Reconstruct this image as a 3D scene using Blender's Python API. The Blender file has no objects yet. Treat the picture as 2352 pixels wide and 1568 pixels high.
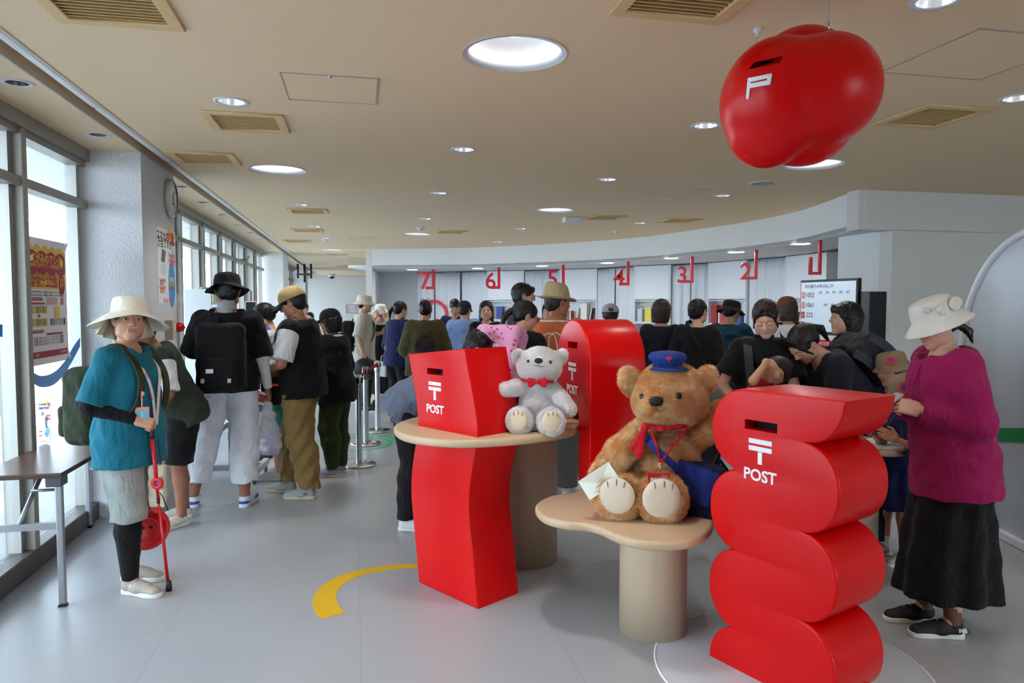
import bpy, bmesh, math, random
import numpy as np
from mathutils import Vector, Matrix, Euler
from mathutils.bvhtree import BVHTree
random.seed(7); np.random.seed(7)
SC = bpy.context.scene
COL = SC.collection

# ------------------------------------------------------------------ camera
FPX, CX, CY, CAMZ, HOR = 1650.0, 1176.0, 784.0, 1.55, 697.0
PITCH = math.atan((CY - HOR) / FPX)
cam = bpy.data.cameras.new('camera'); cam.sensor_width = 36.0; cam.lens = FPX / 2352 * 36.0
cam.clip_start = 0.05; cam.clip_end = 300
co = bpy.data.objects.new('camera', cam); COL.objects.link(co)
co.location = (0, 0, CAMZ); co.rotation_euler = (math.pi / 2 - PITCH, 0, 0)
SC.camera = co
# ------------------------------------------------------------------ view / world / sun
SC.view_settings.view_transform = 'Standard'; SC.view_settings.look = 'None'
SC.view_settings.gamma = 1.0; SC.view_settings.use_curve_mapping = False
SC.view_settings.exposure = 0.56
try:
    SC.cycles.use_denoising = True
    SC.cycles.max_bounces = 5; SC.cycles.diffuse_bounces = 4; SC.cycles.glossy_bounces = 2; SC.cycles.transparent_max_bounces = 6
    SC.cycles.use_adaptive_sampling = True; SC.cycles.adaptive_threshold = .06; SC.cycles.caustics_reflective = False; SC.cycles.caustics_refractive = False
    SC.cycles.sample_clamp_indirect = 6.0
except Exception: pass
W = bpy.data.worlds.new('sky'); SC.world = W; W.use_nodes = True
bg = W.node_tree.nodes['Background']
bg.inputs[0].default_value = (0.78, 0.89, 1.0, 1); bg.inputs[1].default_value = 9.6
sun = bpy.data.lights.new('sun', 'SUN'); sun.energy = 3.0; sun.angle = 0.01; sun.color = (1, .95, .86)
so = bpy.data.objects.new('sun', sun); COL.objects.link(so); so.rotation_euler = (math.radians(28), math.radians(20), 0)
BIG_LAMP, SMALL_LAMP, COUNTER_LAMP = 6.0, 1.3, 5.8

# ------------------------------------------------------------------ coordinates
def ray(px, py):
    x = (px - CX) / FPX; y = -(py - CY) / FPX
    return Vector((x, math.cos(PITCH) + y * math.sin(PITCH), -math.sin(PITCH) + y * math.cos(PITCH)))
def pz(px, py, z):
    d = ray(px, py); return d * ((z - CAMZ) / d.z) + Vector((0, 0, CAMZ))
def pd(px, py, Y):
    d = ray(px, py); return d * (Y / d.y) + Vector((0, 0, CAMZ))
ALPHA = math.radians(12.2); CA, SA = math.cos(ALPHA), math.sin(ALPHA)
def uv(u, v, z=0.0): return Vector((v * CA - u * SA, v * SA + u * CA, z))
def to_uv(p): return (-p.x * SA + p.y * CA, p.x * CA + p.y * SA)
CEIL = 2.63

# ------------------------------------------------------------------ materials
def lin(c):
    r = []
    for x in c:
        x = x / 255.0
        r.append(x / 12.92 if x <= .04045 else ((x + .055) / 1.055) ** 2.4)
    return (r[0], r[1], r[2], 1.0)
MATS = {}
def mat(name, rgb, rough=.6, metal=0.0, bump=0.0, bscale=60.0, var=0.0, vscale=8.0, spec=.5, coat=0.0, sheen=0.0, stretch=None, detail=3.0, trans=0.0):
    key = (name, tuple(rgb), rough, metal, bump, bscale, var, coat, sheen)
    if key in MATS: return MATS[key]
    m = bpy.data.materials.new(name); m.use_nodes = True
    nt = m.node_tree; b = nt.nodes['Principled BSDF']
    b.inputs['Base Color'].default_value = lin(rgb); b.inputs['Roughness'].default_value = rough
    b.inputs['Metallic'].default_value = metal; b.inputs['Specular IOR Level'].default_value = spec
    if coat: b.inputs['Coat Weight'].default_value = coat; b.inputs['Coat Roughness'].default_value = .12
    if sheen: b.inputs['Sheen Weight'].default_value = sheen
    if trans: b.inputs['Transmission Weight'].default_value = trans
    if bump or var:
        tc = nt.nodes.new('ShaderNodeTexCoord'); src = tc.outputs['Object']
        if stretch:
            mp = nt.nodes.new('ShaderNodeMapping'); mp.inputs['Scale'].default_value = stretch
            nt.links.new(src, mp.inputs[0]); src = mp.outputs[0]
    if bump:
        n = nt.nodes.new('ShaderNodeTexNoise'); n.inputs['Scale'].default_value = bscale; n.inputs['Detail'].default_value = detail
        nt.links.new(src, n.inputs['Vector'])
        bp = nt.nodes.new('ShaderNodeBump'); bp.inputs['Strength'].default_value = min(1.0, bump); bp.inputs['Distance'].default_value = .01 * max(1, bump)
        nt.links.new(n.outputs['Fac'], bp.inputs['Height']); nt.links.new(bp.outputs['Normal'], b.inputs['Normal'])
    if var:
        n2 = nt.nodes.new('ShaderNodeTexNoise'); n2.inputs['Scale'].default_value = vscale; n2.inputs['Detail'].default_value = 4
        nt.links.new(src, n2.inputs['Vector'])
        cr = nt.nodes.new('ShaderNodeMix'); cr.data_type = 'RGBA'
        c = lin(rgb)
        cr.inputs[6].default_value = tuple(max(0, x * (1 - var)) for x in c[:3]) + (1,)
        cr.inputs[7].default_value = tuple(min(1, x * (1 + var)) for x in c[:3]) + (1,)
        nt.links.new(n2.outputs['Fac'], cr.inputs[0]); nt.links.new(cr.outputs[2], b.inputs['Base Color'])
    MATS[key] = m; return m
def emis(name, rgb, strength):
    key = ('e', name, tuple(rgb), strength)
    if key in MATS: return MATS[key]
    m = bpy.data.materials.new(name); m.use_nodes = True
    b = m.node_tree.nodes['Principled BSDF']; b.inputs['Base Color'].default_value = lin(rgb)
    b.inputs['Emission Color'].default_value = lin(rgb); b.inputs['Emission Strength'].default_value = strength
    MATS[key] = m; return m
def glass_mat():
    m = bpy.data.materials.new('window_glass'); m.use_nodes = True; nt = m.node_tree
    nt.nodes.remove(nt.nodes['Principled BSDF']); out = nt.nodes['Material Output']
    t = nt.nodes.new('ShaderNodeBsdfTransparent'); t.inputs[0].default_value = (.93, .96, .97, 1)
    g = nt.nodes.new('ShaderNodeBsdfGlossy'); g.inputs['Roughness'].default_value = .02
    lw = nt.nodes.new('ShaderNodeLayerWeight'); lw.inputs[0].default_value = .12
    mx = nt.nodes.new('ShaderNodeMixShader'); nt.links.new(lw.outputs['Facing'], mx.inputs[0])
    nt.links.new(t.outputs[0], mx.inputs[1]); nt.links.new(g.outputs[0], mx.inputs[2])
    nt.links.new(mx.outputs[0], out.inputs[0]); return m
def plastic_film(name, rgb, alpha):
    m = mat(name, rgb, .35); m.node_tree.nodes['Principled BSDF'].inputs['Alpha'].default_value = alpha; return m
def fabric(rgb, name='fabric', bump=.25, scale=90.0):
    key = ('fab', name, tuple(rgb), bump, scale)
    if key in MATS: return MATS[key]
    m = mat(name, rgb, .85, bump=bump, bscale=scale, var=.12, vscale=14, spec=.25, sheen=.05).copy(); nt = m.node_tree
    bp = [n for n in nt.nodes if n.type == 'BUMP'][0]; tc = [n for n in nt.nodes if n.type == 'TEX_COORD'][0]; b = nt.nodes['Principled BSDF']
    mp = nt.nodes.new('ShaderNodeMapping'); mp.inputs['Scale'].default_value = (1.0, 1.0, .55); mp.inputs['Rotation'].default_value = (.5, .3, 0); nt.links.new(tc.outputs['Object'], mp.inputs[0])
    n = nt.nodes.new('ShaderNodeTexNoise'); n.inputs['Scale'].default_value = 11; n.inputs['Detail'].default_value = 2; n.inputs['Distortion'].default_value = 1.6; nt.links.new(mp.outputs[0], n.inputs['Vector'])
    b2 = nt.nodes.new('ShaderNodeBump'); b2.inputs['Strength'].default_value = .55; b2.inputs['Distance'].default_value = .03   # soft folds
    nt.links.new(n.outputs['Fac'], b2.inputs['Height']); nt.links.new(b2.outputs[0], bp.inputs['Normal']); MATS[key] = m; return m
def wood_mat(name, c1, c2, scale=(18, 1.2, 1.2), rough=.45):
    key = ('w', name)
    if key in MATS: return MATS[key]
    m = bpy.data.materials.new(name); m.use_nodes = True; nt = m.node_tree; b = nt.nodes['Principled BSDF']
    tc = nt.nodes.new('ShaderNodeTexCoord'); mp = nt.nodes.new('ShaderNodeMapping'); mp.inputs['Scale'].default_value = scale
    n = nt.nodes.new('ShaderNodeTexNoise'); n.inputs['Scale'].default_value = 6; n.inputs['Detail'].default_value = 8; n.inputs['Distortion'].default_value = .6
    mx = nt.nodes.new('ShaderNodeMix'); mx.data_type = 'RGBA'; mx.inputs[6].default_value = lin(c1); mx.inputs[7].default_value = lin(c2)
    nt.links.new(tc.outputs['Object'], mp.inputs[0]); nt.links.new(mp.outputs[0], n.inputs['Vector'])
    nt.links.new(n.outputs['Fac'], mx.inputs[0]); nt.links.new(mx.outputs[2], b.inputs['Base Color']); b.inputs['Roughness'].default_value = rough
    MATS[key] = m; return m

RED = mat('red_paint', (212, 3, 7), .30, bump=.02, bscale=25, spec=.25)
WHITE = mat('white_print', (238, 240, 245), .5)
BLACK = mat('black_plastic', (14, 14, 15), .45)
DARK = mat('dark_void', (4, 4, 4), .9)
CHROME = mat('brushed_steel', (200, 202, 205), .25, 1.0)
ALU = mat('aluminium', (172, 172, 168), .42, .55)
WALLW = mat('white_wall', (226, 228, 228), .75, bump=.05, bscale=120)
GLASS = glass_mat()

# ------------------------------------------------------------------ object helpers
def link(o, parent=None):
    COL.objects.link(o)
    if parent is not None: o.parent = parent
    return o
def obj(name, me, m=None, parent=None, mtx=None, smooth=False):
    if isinstance(me, bmesh.types.BMesh):
        d = bpy.data.meshes.new(name); me.to_mesh(d); me.free(); me = d
    o = bpy.data.objects.new(name, me); link(o, parent)
    if m is not None:
        me.materials.clear()
        for k in (m if isinstance(m, (list, tuple)) else [m]): me.materials.append(k)
    if mtx is not None: o.matrix_local = mtx
    if smooth: me.polygons.foreach_set('use_smooth', [True] * len(me.polygons))
    return o
def tag(o, label=None, cat=None, group=None, kind=None):
    if label: o['label'] = label
    if cat: o['category'] = cat
    if group: o['group'] = group
    if kind: o['kind'] = kind
    return o
def thing(name, label, cat, loc=(0, 0, 0), rotz=0, group=None, mtx=None):
    o = bpy.data.objects.new(name, None); link(o); o.empty_display_size = .1
    if mtx is not None: o.matrix_world = mtx
    else: o.location = loc; o.rotation_euler = (0, 0, rotz)
    return tag(o, label, cat, group)
def struct(o): o['kind'] = 'structure'; return o
def copy_tree(o, parent=None):
    c = o.copy(); COL.objects.link(c); c.parent = parent
    for ch in list(o.children): copy_tree(ch, c)
    return c
def frame(origin, x, y):
    x = Vector(x).normalized(); y = Vector(y); z = x.cross(y).normalized(); y = z.cross(x)
    M = Matrix((x, y, z)).transposed().to_4x4(); M.translation = Vector(origin); return M
def panel_frame(origin, d):           # x along d (horizontal), y up, z toward the viewer side
    return frame(origin, (d[0], d[1], 0), (0, 0, 1))
T = Matrix.Translation
def Rz(a): return Matrix.Rotation(a, 4, 'Z')
def Rx(a): return Matrix.Rotation(a, 4, 'X')
def Ry(a): return Matrix.Rotation(a, 4, 'Y')

def bm_box(bm, c, s, M=None, bev=0.0, seg=2):
    r = bmesh.ops.create_cube(bm, size=1.0); vs = r['verts']
    bmesh.ops.scale(bm, vec=s, verts=vs)
    if bev:
        es = list({e for v in vs for e in v.link_edges})
        q = bmesh.ops.bevel(bm, geom=es, offset=bev, segments=seg, affect='EDGES', profile=.5)
        vs = list({v for f in q['faces'] for v in f.verts} | {v for v in vs if v.is_valid})
    bmesh.ops.translate(bm, vec=c, verts=vs)
    if M is not None: bmesh.ops.transform(bm, matrix=M, verts=vs)
    return vs
def box(name, c, s, m, parent=None, M=None, bev=0.0, mtx=None, seg=2):
    bm = bmesh.new(); bm_box(bm, c, s, M, bev, seg); return obj(name, bm, m, parent, mtx)
def bm_tube(bm, pts, r, n=8, cap=True, rs=None):
    pts = [Vector(p) for p in pts]; rings = []
    up0 = None
    for i, p in enumerate(pts):
        a = pts[max(0, i - 1)]; b = pts[min(len(pts) - 1, i + 1)]; d = (b - a).normalized()
        if up0 is None: up0 = d.orthogonal().normalized()
        s = (up0 - d * up0.dot(d)).normalized(); up0 = s; t = d.cross(s)
        rr = rs[i] if rs else r
        rings.append([bm.verts.new(p + (s * math.cos(2 * math.pi * k / n) + t * math.sin(2 * math.pi * k / n)) * rr) for k in range(n)])
    for A, B in zip(rings, rings[1:]):
        for k in range(n): bm.faces.new((A[k], A[(k + 1) % n], B[(k + 1) % n], B[k]))
    if cap:
        bm.faces.new(list(reversed(rings[0]))); bm.faces.new(rings[-1])
def tube(name, pts, r, m, parent=None, n=8, mtx=None, rs=None):
    bm = bmesh.new(); bm_tube(bm, pts, r, n, True, rs); return obj(name, bm, m, parent, mtx, smooth=n > 5)
def bm_lathe(bm, prof, n=32, axis_loc=(0, 0, 0), cap=False, sx=1.0, sy=1.0):
    rings = []
    for r, z in prof:
        rings.append([bm.verts.new((axis_loc[0] + r * sx * math.cos(2 * math.pi * k / n), axis_loc[1] + r * sy * math.sin(2 * math.pi * k / n), axis_loc[2] + z)) for k in range(n)])
    for A, B in zip(rings, rings[1:]):
        for k in range(n): bm.faces.new((A[k], A[(k + 1) % n], B[(k + 1) % n], B[k]))
    if cap:
        bm.faces.new(list(reversed(rings[0]))); bm.faces.new(rings[-1])
def lathe(name, prof, m, parent=None, n=32, mtx=None, cap=False, smooth=True, sx=1.0, sy=1.0):
    bm = bmesh.new(); bm_lathe(bm, prof, n, cap=cap, sx=sx, sy=sy)
    bmesh.ops.recalc_face_normals(bm, faces=bm.faces)
    return obj(name, bm, m, parent, mtx, smooth)
def curve_mesh(outlines, thick, bevel=0.0, res=3):
    """closed outlines (first outer, others holes) in XY, extruded from z=-thick to z=0"""
    cu = bpy.data.curves.new('c', 'CURVE'); cu.dimensions = '2D'; cu.fill_mode = 'BOTH'
    cu.extrude = max(1e-5, thick / 2 - bevel); cu.bevel_depth = bevel; cu.bevel_resolution = res; cu.offset = -bevel
    for ol in outlines:
        sp = cu.splines.new('POLY'); sp.points.add(len(ol) - 1); sp.use_cyclic_u = True
        for q, p in zip(sp.points, ol): q.co = (p[0], p[1], 0, 1)
    o = bpy.data.objects.new('c', cu); COL.objects.link(o)
    me = bpy.data.meshes.new_from_object(o.evaluated_get(bpy.context.evaluated_depsgraph_get()))
    bpy.data.objects.remove(o); bpy.data.curves.remove(cu)
    me.transform(T((0, 0, -thick / 2)))
    return me
def plate(name, outlines, thick, m, parent=None, mtx=None, bevel=0.0, res=3, smooth=False):
    me = curve_mesh(outlines, thick, bevel, res); o = obj(name, me, m, parent, mtx, smooth)
    return o
def auto_smooth(o, ang=40):
    me = o.data; bm = bmesh.new(); bm.from_mesh(me); bmesh.ops.remove_doubles(bm, verts=bm.verts, dist=1e-5)
    for f in bm.faces: f.smooth = True
    for e in bm.edges:
        e.smooth = not (len(e.link_faces) == 2 and e.calc_face_angle(0) > math.radians(ang))
    bm.to_mesh(me); bm.free(); return o
TXT = {}
def text_mesh(body, size, thick=.001, bold=0.0, width=None):
    key = (body, round(size, 4), thick, bold, width)
    if key in TXT: return TXT[key]
    cu = bpy.data.curves.new('t', 'FONT'); cu.body = body; cu.size = size; cu.align_x = 'CENTER'; cu.align_y = 'CENTER'
    cu.extrude = thick / 2; cu.offset = bold; cu.resolution_u = 3
    o = bpy.data.objects.new('t', cu); COL.objects.link(o)
    me = bpy.data.meshes.new_from_object(o.evaluated_get(bpy.context.evaluated_depsgraph_get()))
    bpy.data.objects.remove(o); bpy.data.curves.remove(cu)
    if width and len(me.vertices):
        xs = [v.co.x for v in me.vertices]; w = max(xs) - min(xs); c = (max(xs) + min(xs)) / 2
        me.transform(Matrix.Diagonal((width / w, 1, 1, 1)) @ T((-c, 0, 0)))
    TXT[key] = me; return me
def text(name, body, size, m, parent, at, thick=.001, bold=0.0, width=None, mtx=None):
    me = text_mesh(body, size, thick, bold, width).copy()
    return obj(name, me, m, parent, T(at) if mtx is None else mtx)
def circle(r, n=48, c=(0, 0), sx=1, sy=1): return [(c[0] + r * sx * math.cos(2 * math.pi * k / n), c[1] + r * sy * math.sin(2 * math.pi * k / n)) for k in range(n)]
def spline(pts, n=10, closed=True):
    P = [Vector(p) for p in pts]; out = []; L = len(P)
    for i in range(L if closed else L - 1):
        if closed: a, b, c, d = P[(i - 1) % L], P[i], P[(i + 1) % L], P[(i + 2) % L]
        else: a, b, c, d = P[max(0, i - 1)], P[i], P[i + 1], P[min(L - 1, i + 2)]
        for k in range(n):
            t = k / n
            out.append(.5 * ((2 * b) + (c - a) * t + (2 * a - 5 * b + 4 * c - d) * t * t + (3 * b - a - 3 * c + d) * t ** 3))
    if not closed: out.append(P[-1])
    return out
def cut(o, cutter_bm):
    me = bpy.data.meshes.new('k'); cutter_bm.to_mesh(me); cutter_bm.free()
    k = bpy.data.objects.new('k', me); COL.objects.link(k); 
    par, ml = o.parent, o.matrix_basis.copy()
    o.parent = None; o.matrix_world = Matrix(); k.matrix_world = Matrix()
    md = o.modifiers.new('b', 'BOOLEAN'); md.object = k; md.operation = 'DIFFERENCE'; md.solver = 'EXACT'
    dg = bpy.context.evaluated_depsgraph_get(); dg.update()
    r = bpy.data.meshes.new_from_object(o.evaluated_get(dg)); mats = [s for s in o.data.materials]
    o.modifiers.clear(); o.data = r
    if not len(r.materials):
        for s in mats: r.materials.append(s)
    bpy.data.objects.remove(k); o.parent = par; o.matrix_basis = ml
    return o

# ------------------------------------------------------------------ implicit surfaces (organic shapes)
def npv(v): return np.array(v, dtype=np.float32)
class Field:
    """smooth union / cut of simple bodies, meshed with surface nets"""
    def __init__(s): s.ops = []
    def add(s, fn, lo, hi, k=.02, op='u'): s.ops.append((fn, npv(lo), npv(hi), k, op)); return s
    def cap(s, a, b, ra, rb=None, k=.02, op='u', cuts=(), flat=None):
        a = npv(a); b = npv(b); rb = ra if rb is None else rb; ab = b - a; L2 = float(ab @ ab) + 1e-12; R = max(ra, rb)
        cuts = [(npv(p), npv(n) / np.linalg.norm(n)) for p, n in cuts]
        def fn(P):
            q = P - a; t = np.clip((q @ ab) / L2, 0, 1); d = q - t[..., None] * ab
            if flat is not None:
                ax = npv(flat[0]); f = flat[1]; c = d @ ax; d = d + (c * (1 / f - 1))[..., None] * ax
            r = np.sqrt((d * d).sum(-1)) - (ra + (rb - ra) * t)
            for p, n in cuts: r = np.maximum(r, (P - p) @ n)
            return r
        return s.add(fn, np.minimum(a, b) - R, np.maximum(a, b) + R, k, op)
    def ell(s, c, r, rot=None, k=.02, op='u', cuts=()):
        c = npv(c); r = npv(r); Rm = None if rot is None else np.array(Euler([math.radians(x) for x in rot]).to_matrix(), dtype=np.float32)
        R = float(r.max()) if rot is not None else r
        cuts = [(npv(p), npv(n) / np.linalg.norm(n)) for p, n in cuts]
        def fn(P):
            q = P - c
            if Rm is not None: q = q @ Rm
            k0 = np.sqrt(((q / r) ** 2).sum(-1)); k1 = np.sqrt(((q / (r * r)) ** 2).sum(-1)) + 1e-9
            d = k0 * (k0 - 1) / k1
            for p, n in cuts: d = np.maximum(d, (P - p) @ n)
            return d
        return s.add(fn, c - R, c + R, k, op)
    def box(s, c, half, rad=.01, M=None, k=.01, op='u'):
        half = npv(half) - rad; c = npv(c); Rm = None if M is None else np.array(M, dtype=np.float32)
        R = float(np.linalg.norm(half)) + rad
        def fn(P):
            q = P - c
            if Rm is not None: q = q @ Rm
            q = np.abs(q) - half
            return np.sqrt((np.maximum(q, 0) ** 2).sum(-1)) + np.minimum(q.max(-1), 0) - rad
        return s.add(fn, c - R, c + R, k, op)
    def loft(s, M, zs, ws, ds, ys=None, k=.03, op='u', infl=0.0, cutz=None, wave=None):
        """elliptic stack in the frame M: z stations, half widths, half depths, depth offsets"""
        Mi = np.array(M.inverted(), dtype=np.float32); zs = np.array(zs); ws = np.array(ws) + infl; ds = np.array(ds) + infl
        ys = np.zeros(len(zs)) if ys is None else np.array(ys)
        zl, zh = (zs[0] - infl, zs[-1] + infl) if cutz is None else cutz
        mx = max(ws.max(), ds.max()) * 1.1 + np.abs(ys).max()
        cs = np.array([list(M @ Vector((sx * mx, sy * mx, z))) for sx in (-1, 1) for sy in (-1, 1) for z in (zl, zh)])
        def fn(P):
            q = P @ Mi[:3, :3].T + Mi[:3, 3]; z = q[..., 2]
            w = np.interp(z, zs, ws).astype(np.float32); d = np.interp(z, zs, ds).astype(np.float32); y = q[..., 1] - np.interp(z, zs, ys).astype(np.float32)
            x = q[..., 0]
            kk = np.sqrt((x / w) ** 2 + (y / d) ** 2)
            r = (kk - 1) * np.minimum(w, d)
            if wave is not None:
                th = np.arctan2(y / d, x / w); r = r + wave[0] * np.sin(th * wave[1] + z * wave[2]) * np.clip((zh - z) / (zh - zl), 0, 1)
            return np.maximum(r, np.maximum(zl - z, z - zh))
        return s.add(fn, cs.min(0), cs.max(0), k, op)
    def grid(s, h):
        us = [o for o in s.ops if o[4] == 'u']
        lo = np.min([o[1] for o in us], 0) - 3 * h; hi = np.max([o[2] for o in us], 0) + 3 * h
        n = np.ceil((hi - lo) / h).astype(int) + 1
        F = np.full(n, .5, dtype=np.float32)
        for fn, a, b, k, op in s.ops:
            pad = k + 3 * h
            i0 = np.maximum(0, np.floor((a - pad - lo) / h).astype(int)); i1 = np.minimum(n, np.ceil((b + pad - lo) / h).astype(int) + 1)
            if op == 'i': i0 = np.zeros(3, int); i1 = n
            if (i1 <= i0).any(): continue
            ax = [lo[j] + h * np.arange(i0[j], i1[j], dtype=np.float32) for j in range(3)]
            P = np.stack(np.meshgrid(*ax, indexing='ij'), -1).astype(np.float32)
            d = fn(P); sl = tuple(slice(i0[j], i1[j]) for j in range(3)); f = F[sl]
            kk = max(k, 1e-5)
            if op == 'u':
                hh = np.clip(.5 + .5 * (f - d) / kk, 0, 1); F[sl] = f * (1 - hh) + d * hh - kk * hh * (1 - hh)
            else:
                d2 = -d if op == 's' else d
                hh = np.clip(.5 - .5 * (f - d2) / kk, 0, 1); F[sl] = f * (1 - hh) + d2 * hh + kk * hh * (1 - hh)
        return F, lo
    def arrays(s, h, noise=None):
        F, lo = s.grid(h)
        if noise:
            amp, sc, seed = noise; n = F.shape
            X = (lo[0] + h * np.arange(n[0]))[:, None, None] * sc; Y = (lo[1] + h * np.arange(n[1]))[None, :, None] * sc; Z = (lo[2] + h * np.arange(n[2]))[None, None, :] * sc
            F = F + amp * (np.sin(X * 1.3 + 1.7 * np.sin(Z * .9 + seed)) * np.sin(Z * 1.1 + 1.3 * np.sin(Y + seed * 2.1)) + .6 * np.sin(Y * 2.3 + 2 * np.sin(X * .7 + seed) + Z * 1.5)).astype(np.float32)
        return surfnet(F, lo, h)
    def mesh(s, name, h, noise=None): return mesh_np(name, *s.arrays(h, noise))
def surfnet(F, lo, h):
    ins = F < 0
    c = np.zeros(tuple(x - 1 for x in F.shape), dtype=np.int8)
    offs = [(i, j, k) for i in (0, 1) for j in (0, 1) for k in (0, 1)]
    def sh(A, o): return A[o[0]:A.shape[0] - 1 + o[0], o[1]:A.shape[1] - 1 + o[1], o[2]:A.shape[2] - 1 + o[2]]
    for o in offs: c += sh(ins, o)
    mask = (c > 0) & (c < 8); ijk = np.argwhere(mask)
    idx = np.full(c.shape, -1, dtype=np.int32); idx[mask] = np.arange(len(ijk))
    val = {o: F[ijk[:, 0] + o[0], ijk[:, 1] + o[1], ijk[:, 2] + o[2]] for o in offs}
    acc = np.zeros((len(ijk), 3), dtype=np.float32); cnt = np.zeros(len(ijk), dtype=np.float32)
    for a in offs:
        for ax in range(3):
            if a[ax]: continue
            b = list(a); b[ax] = 1; b = tuple(b); va, vb = val[a], val[b]
            cr = (va < 0) != (vb < 0); t = np.where(cr, va / np.where(cr, va - vb, 1), 0)
            p = np.tile(np.array(a, dtype=np.float32), (len(ijk), 1))
            p[:, ax] = t; acc += p * cr[:, None]; cnt += cr
    V = lo + h * (ijk + acc / np.maximum(cnt, 1)[:, None])
    Q = []
    for ax in range(3):
        s0 = [slice(None)] * 3; s1 = [slice(None)] * 3; s0[ax] = slice(0, -1); s1[ax] = slice(1, None)
        A = ins[tuple(s0)]; B = ins[tuple(s1)]; ch = np.argwhere(A != B)
        if not len(ch): continue
        u, w = (ax + 1) % 3, (ax + 2) % 3
        ok = (ch[:, u] > 0) & (ch[:, w] > 0) & (ch[:, u] < F.shape[u] - 1) & (ch[:, w] < F.shape[w] - 1); ch = ch[ok]
        def at(du, dw):
            q = ch.copy(); q[:, u] += du; q[:, w] += dw; return idx[q[:, 0], q[:, 1], q[:, 2]]
        q = np.stack([at(-1, -1), at(0, -1), at(0, 0), at(-1, 0)], 1)
        inside_first = ins[ch[:, 0], ch[:, 1], ch[:, 2]]
        q[~inside_first] = q[~inside_first][:, ::-1]; Q.append(q)
    return V.astype(np.float32), np.concatenate(Q) if Q else np.zeros((0, 4), int)
def mesh_np(name, V, Q, tris=None, attr=None, smooth=True):
    me = bpy.data.meshes.new(name); nq = len(Q); ntr = 0 if tris is None else len(tris)
    me.vertices.add(len(V)); me.vertices.foreach_set('co', np.ascontiguousarray(V, dtype=np.float32).ravel())
    loops = Q.ravel() if not ntr else np.concatenate([Q.ravel(), tris.ravel()])
    me.loops.add(len(loops)); me.loops.foreach_set('vertex_index', loops.astype(np.int32))
    me.polygons.add(nq + ntr)
    st = np.concatenate([np.arange(nq) * 4, nq * 4 + np.arange(ntr) * 3]).astype(np.int32)
    me.polygons.foreach_set('loop_start', st)
    me.polygons.foreach_set('use_smooth', np.full(nq + ntr, smooth))
    me.update(calc_edges=True); me.validate()
    if attr:
        for k, a in attr.items():
            at = me.attributes.new(k, 'FLOAT', 'POINT'); at.data.foreach_set('value', np.ascontiguousarray(a, dtype=np.float32))
    return me
def xf(V, M):
    A = np.array(M, dtype=np.float32); return V @ A[:3, :3].T + A[:3, 3]
def join(parts):
    """list of (V, Q, attrs) -> one"""
    Vs, Qs, n = [], [], 0; keys = set(k for p in parts for k in p[2]); at = {k: [] for k in keys}
    for V, Q, a in parts:
        Vs.append(V); Qs.append(Q + n); n += len(V)
        for k in keys: at[k].append(a.get(k, np.zeros(len(V), dtype=np.float32)))
    return np.concatenate(Vs), np.concatenate(Qs), {k: np.concatenate(v) for k, v in at.items()}
# ================================================================== THE SETTING
CEILM = mat('ceiling_paint', (234, 209, 172), .8, bump=.05, bscale=40)
def floor_mat():
    m = bpy.data.materials.new('vinyl_floor'); m.use_nodes = True; nt = m.node_tree; b = nt.nodes['Principled BSDF']
    tc = nt.nodes.new('ShaderNodeTexCoord'); mp = nt.nodes.new('ShaderNodeMapping'); mp.inputs['Rotation'].default_value = (0, 0, -ALPHA)
    nt.links.new(tc.outputs['Object'], mp.inputs[0])
    br = nt.nodes.new('ShaderNodeTexBrick'); br.offset = 0; br.inputs['Scale'].default_value = 1.0
    br.inputs['Brick Width'].default_value = .9; br.inputs['Row Height'].default_value = 1.8; br.inputs['Mortar Size'].default_value = .0022
    br.inputs['Color1'].default_value = lin((168, 172, 177)); br.inputs['Color2'].default_value = lin((166, 170, 175)); br.inputs['Mortar'].default_value = lin((152, 155, 160))
    nt.links.new(mp.outputs[0], br.inputs['Vector'])
    n = nt.nodes.new('ShaderNodeTexNoise'); n.inputs['Scale'].default_value = 2.2; n.inputs['Detail'].default_value = 6
    nt.links.new(mp.outputs[0], n.inputs['Vector'])
    mr = nt.nodes.new('ShaderNodeMapRange'); mr.inputs[3].default_value = .22; mr.inputs[4].default_value = .42
    nt.links.new(n.outputs['Fac'], mr.inputs[0]); nt.links.new(mr.outputs[0], b.inputs['Roughness'])
    mx = nt.nodes.new('ShaderNodeMix'); mx.data_type = 'RGBA'; mx.blend_type = 'MULTIPLY'; mx.inputs[0].default_value = .06
    nt.links.new(br.outputs['Color'], mx.inputs[6]); nt.links.new(n.outputs['Color'], mx.inputs[7]); nt.links.new(mx.outputs[2], b.inputs['Base Color'])
    return m
U0, U1, V0, V1 = -5.0, 28.5, -1.9, 8.0
bm = bmesh.new(); bm_box(bm, ((U0 + U1) / 2, 0, -.06), (U1 - U0 + .6, 1, .12))
bm.free()
def slab(name, u0, u1, v0, v1, z0, z1, m):
    bm = bmesh.new(); bm_box(bm, ((v0 + v1) / 2, (u0 + u1) / 2, (z0 + z1) / 2), (v1 - v0, u1 - u0, z1 - z0), Rz(ALPHA)); return obj(name, bm, m)
struct(slab('floor', U0 - .3, U1 + .3, V0 - .12, V1 + .3, -.12, 0, floor_mat()))

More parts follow.
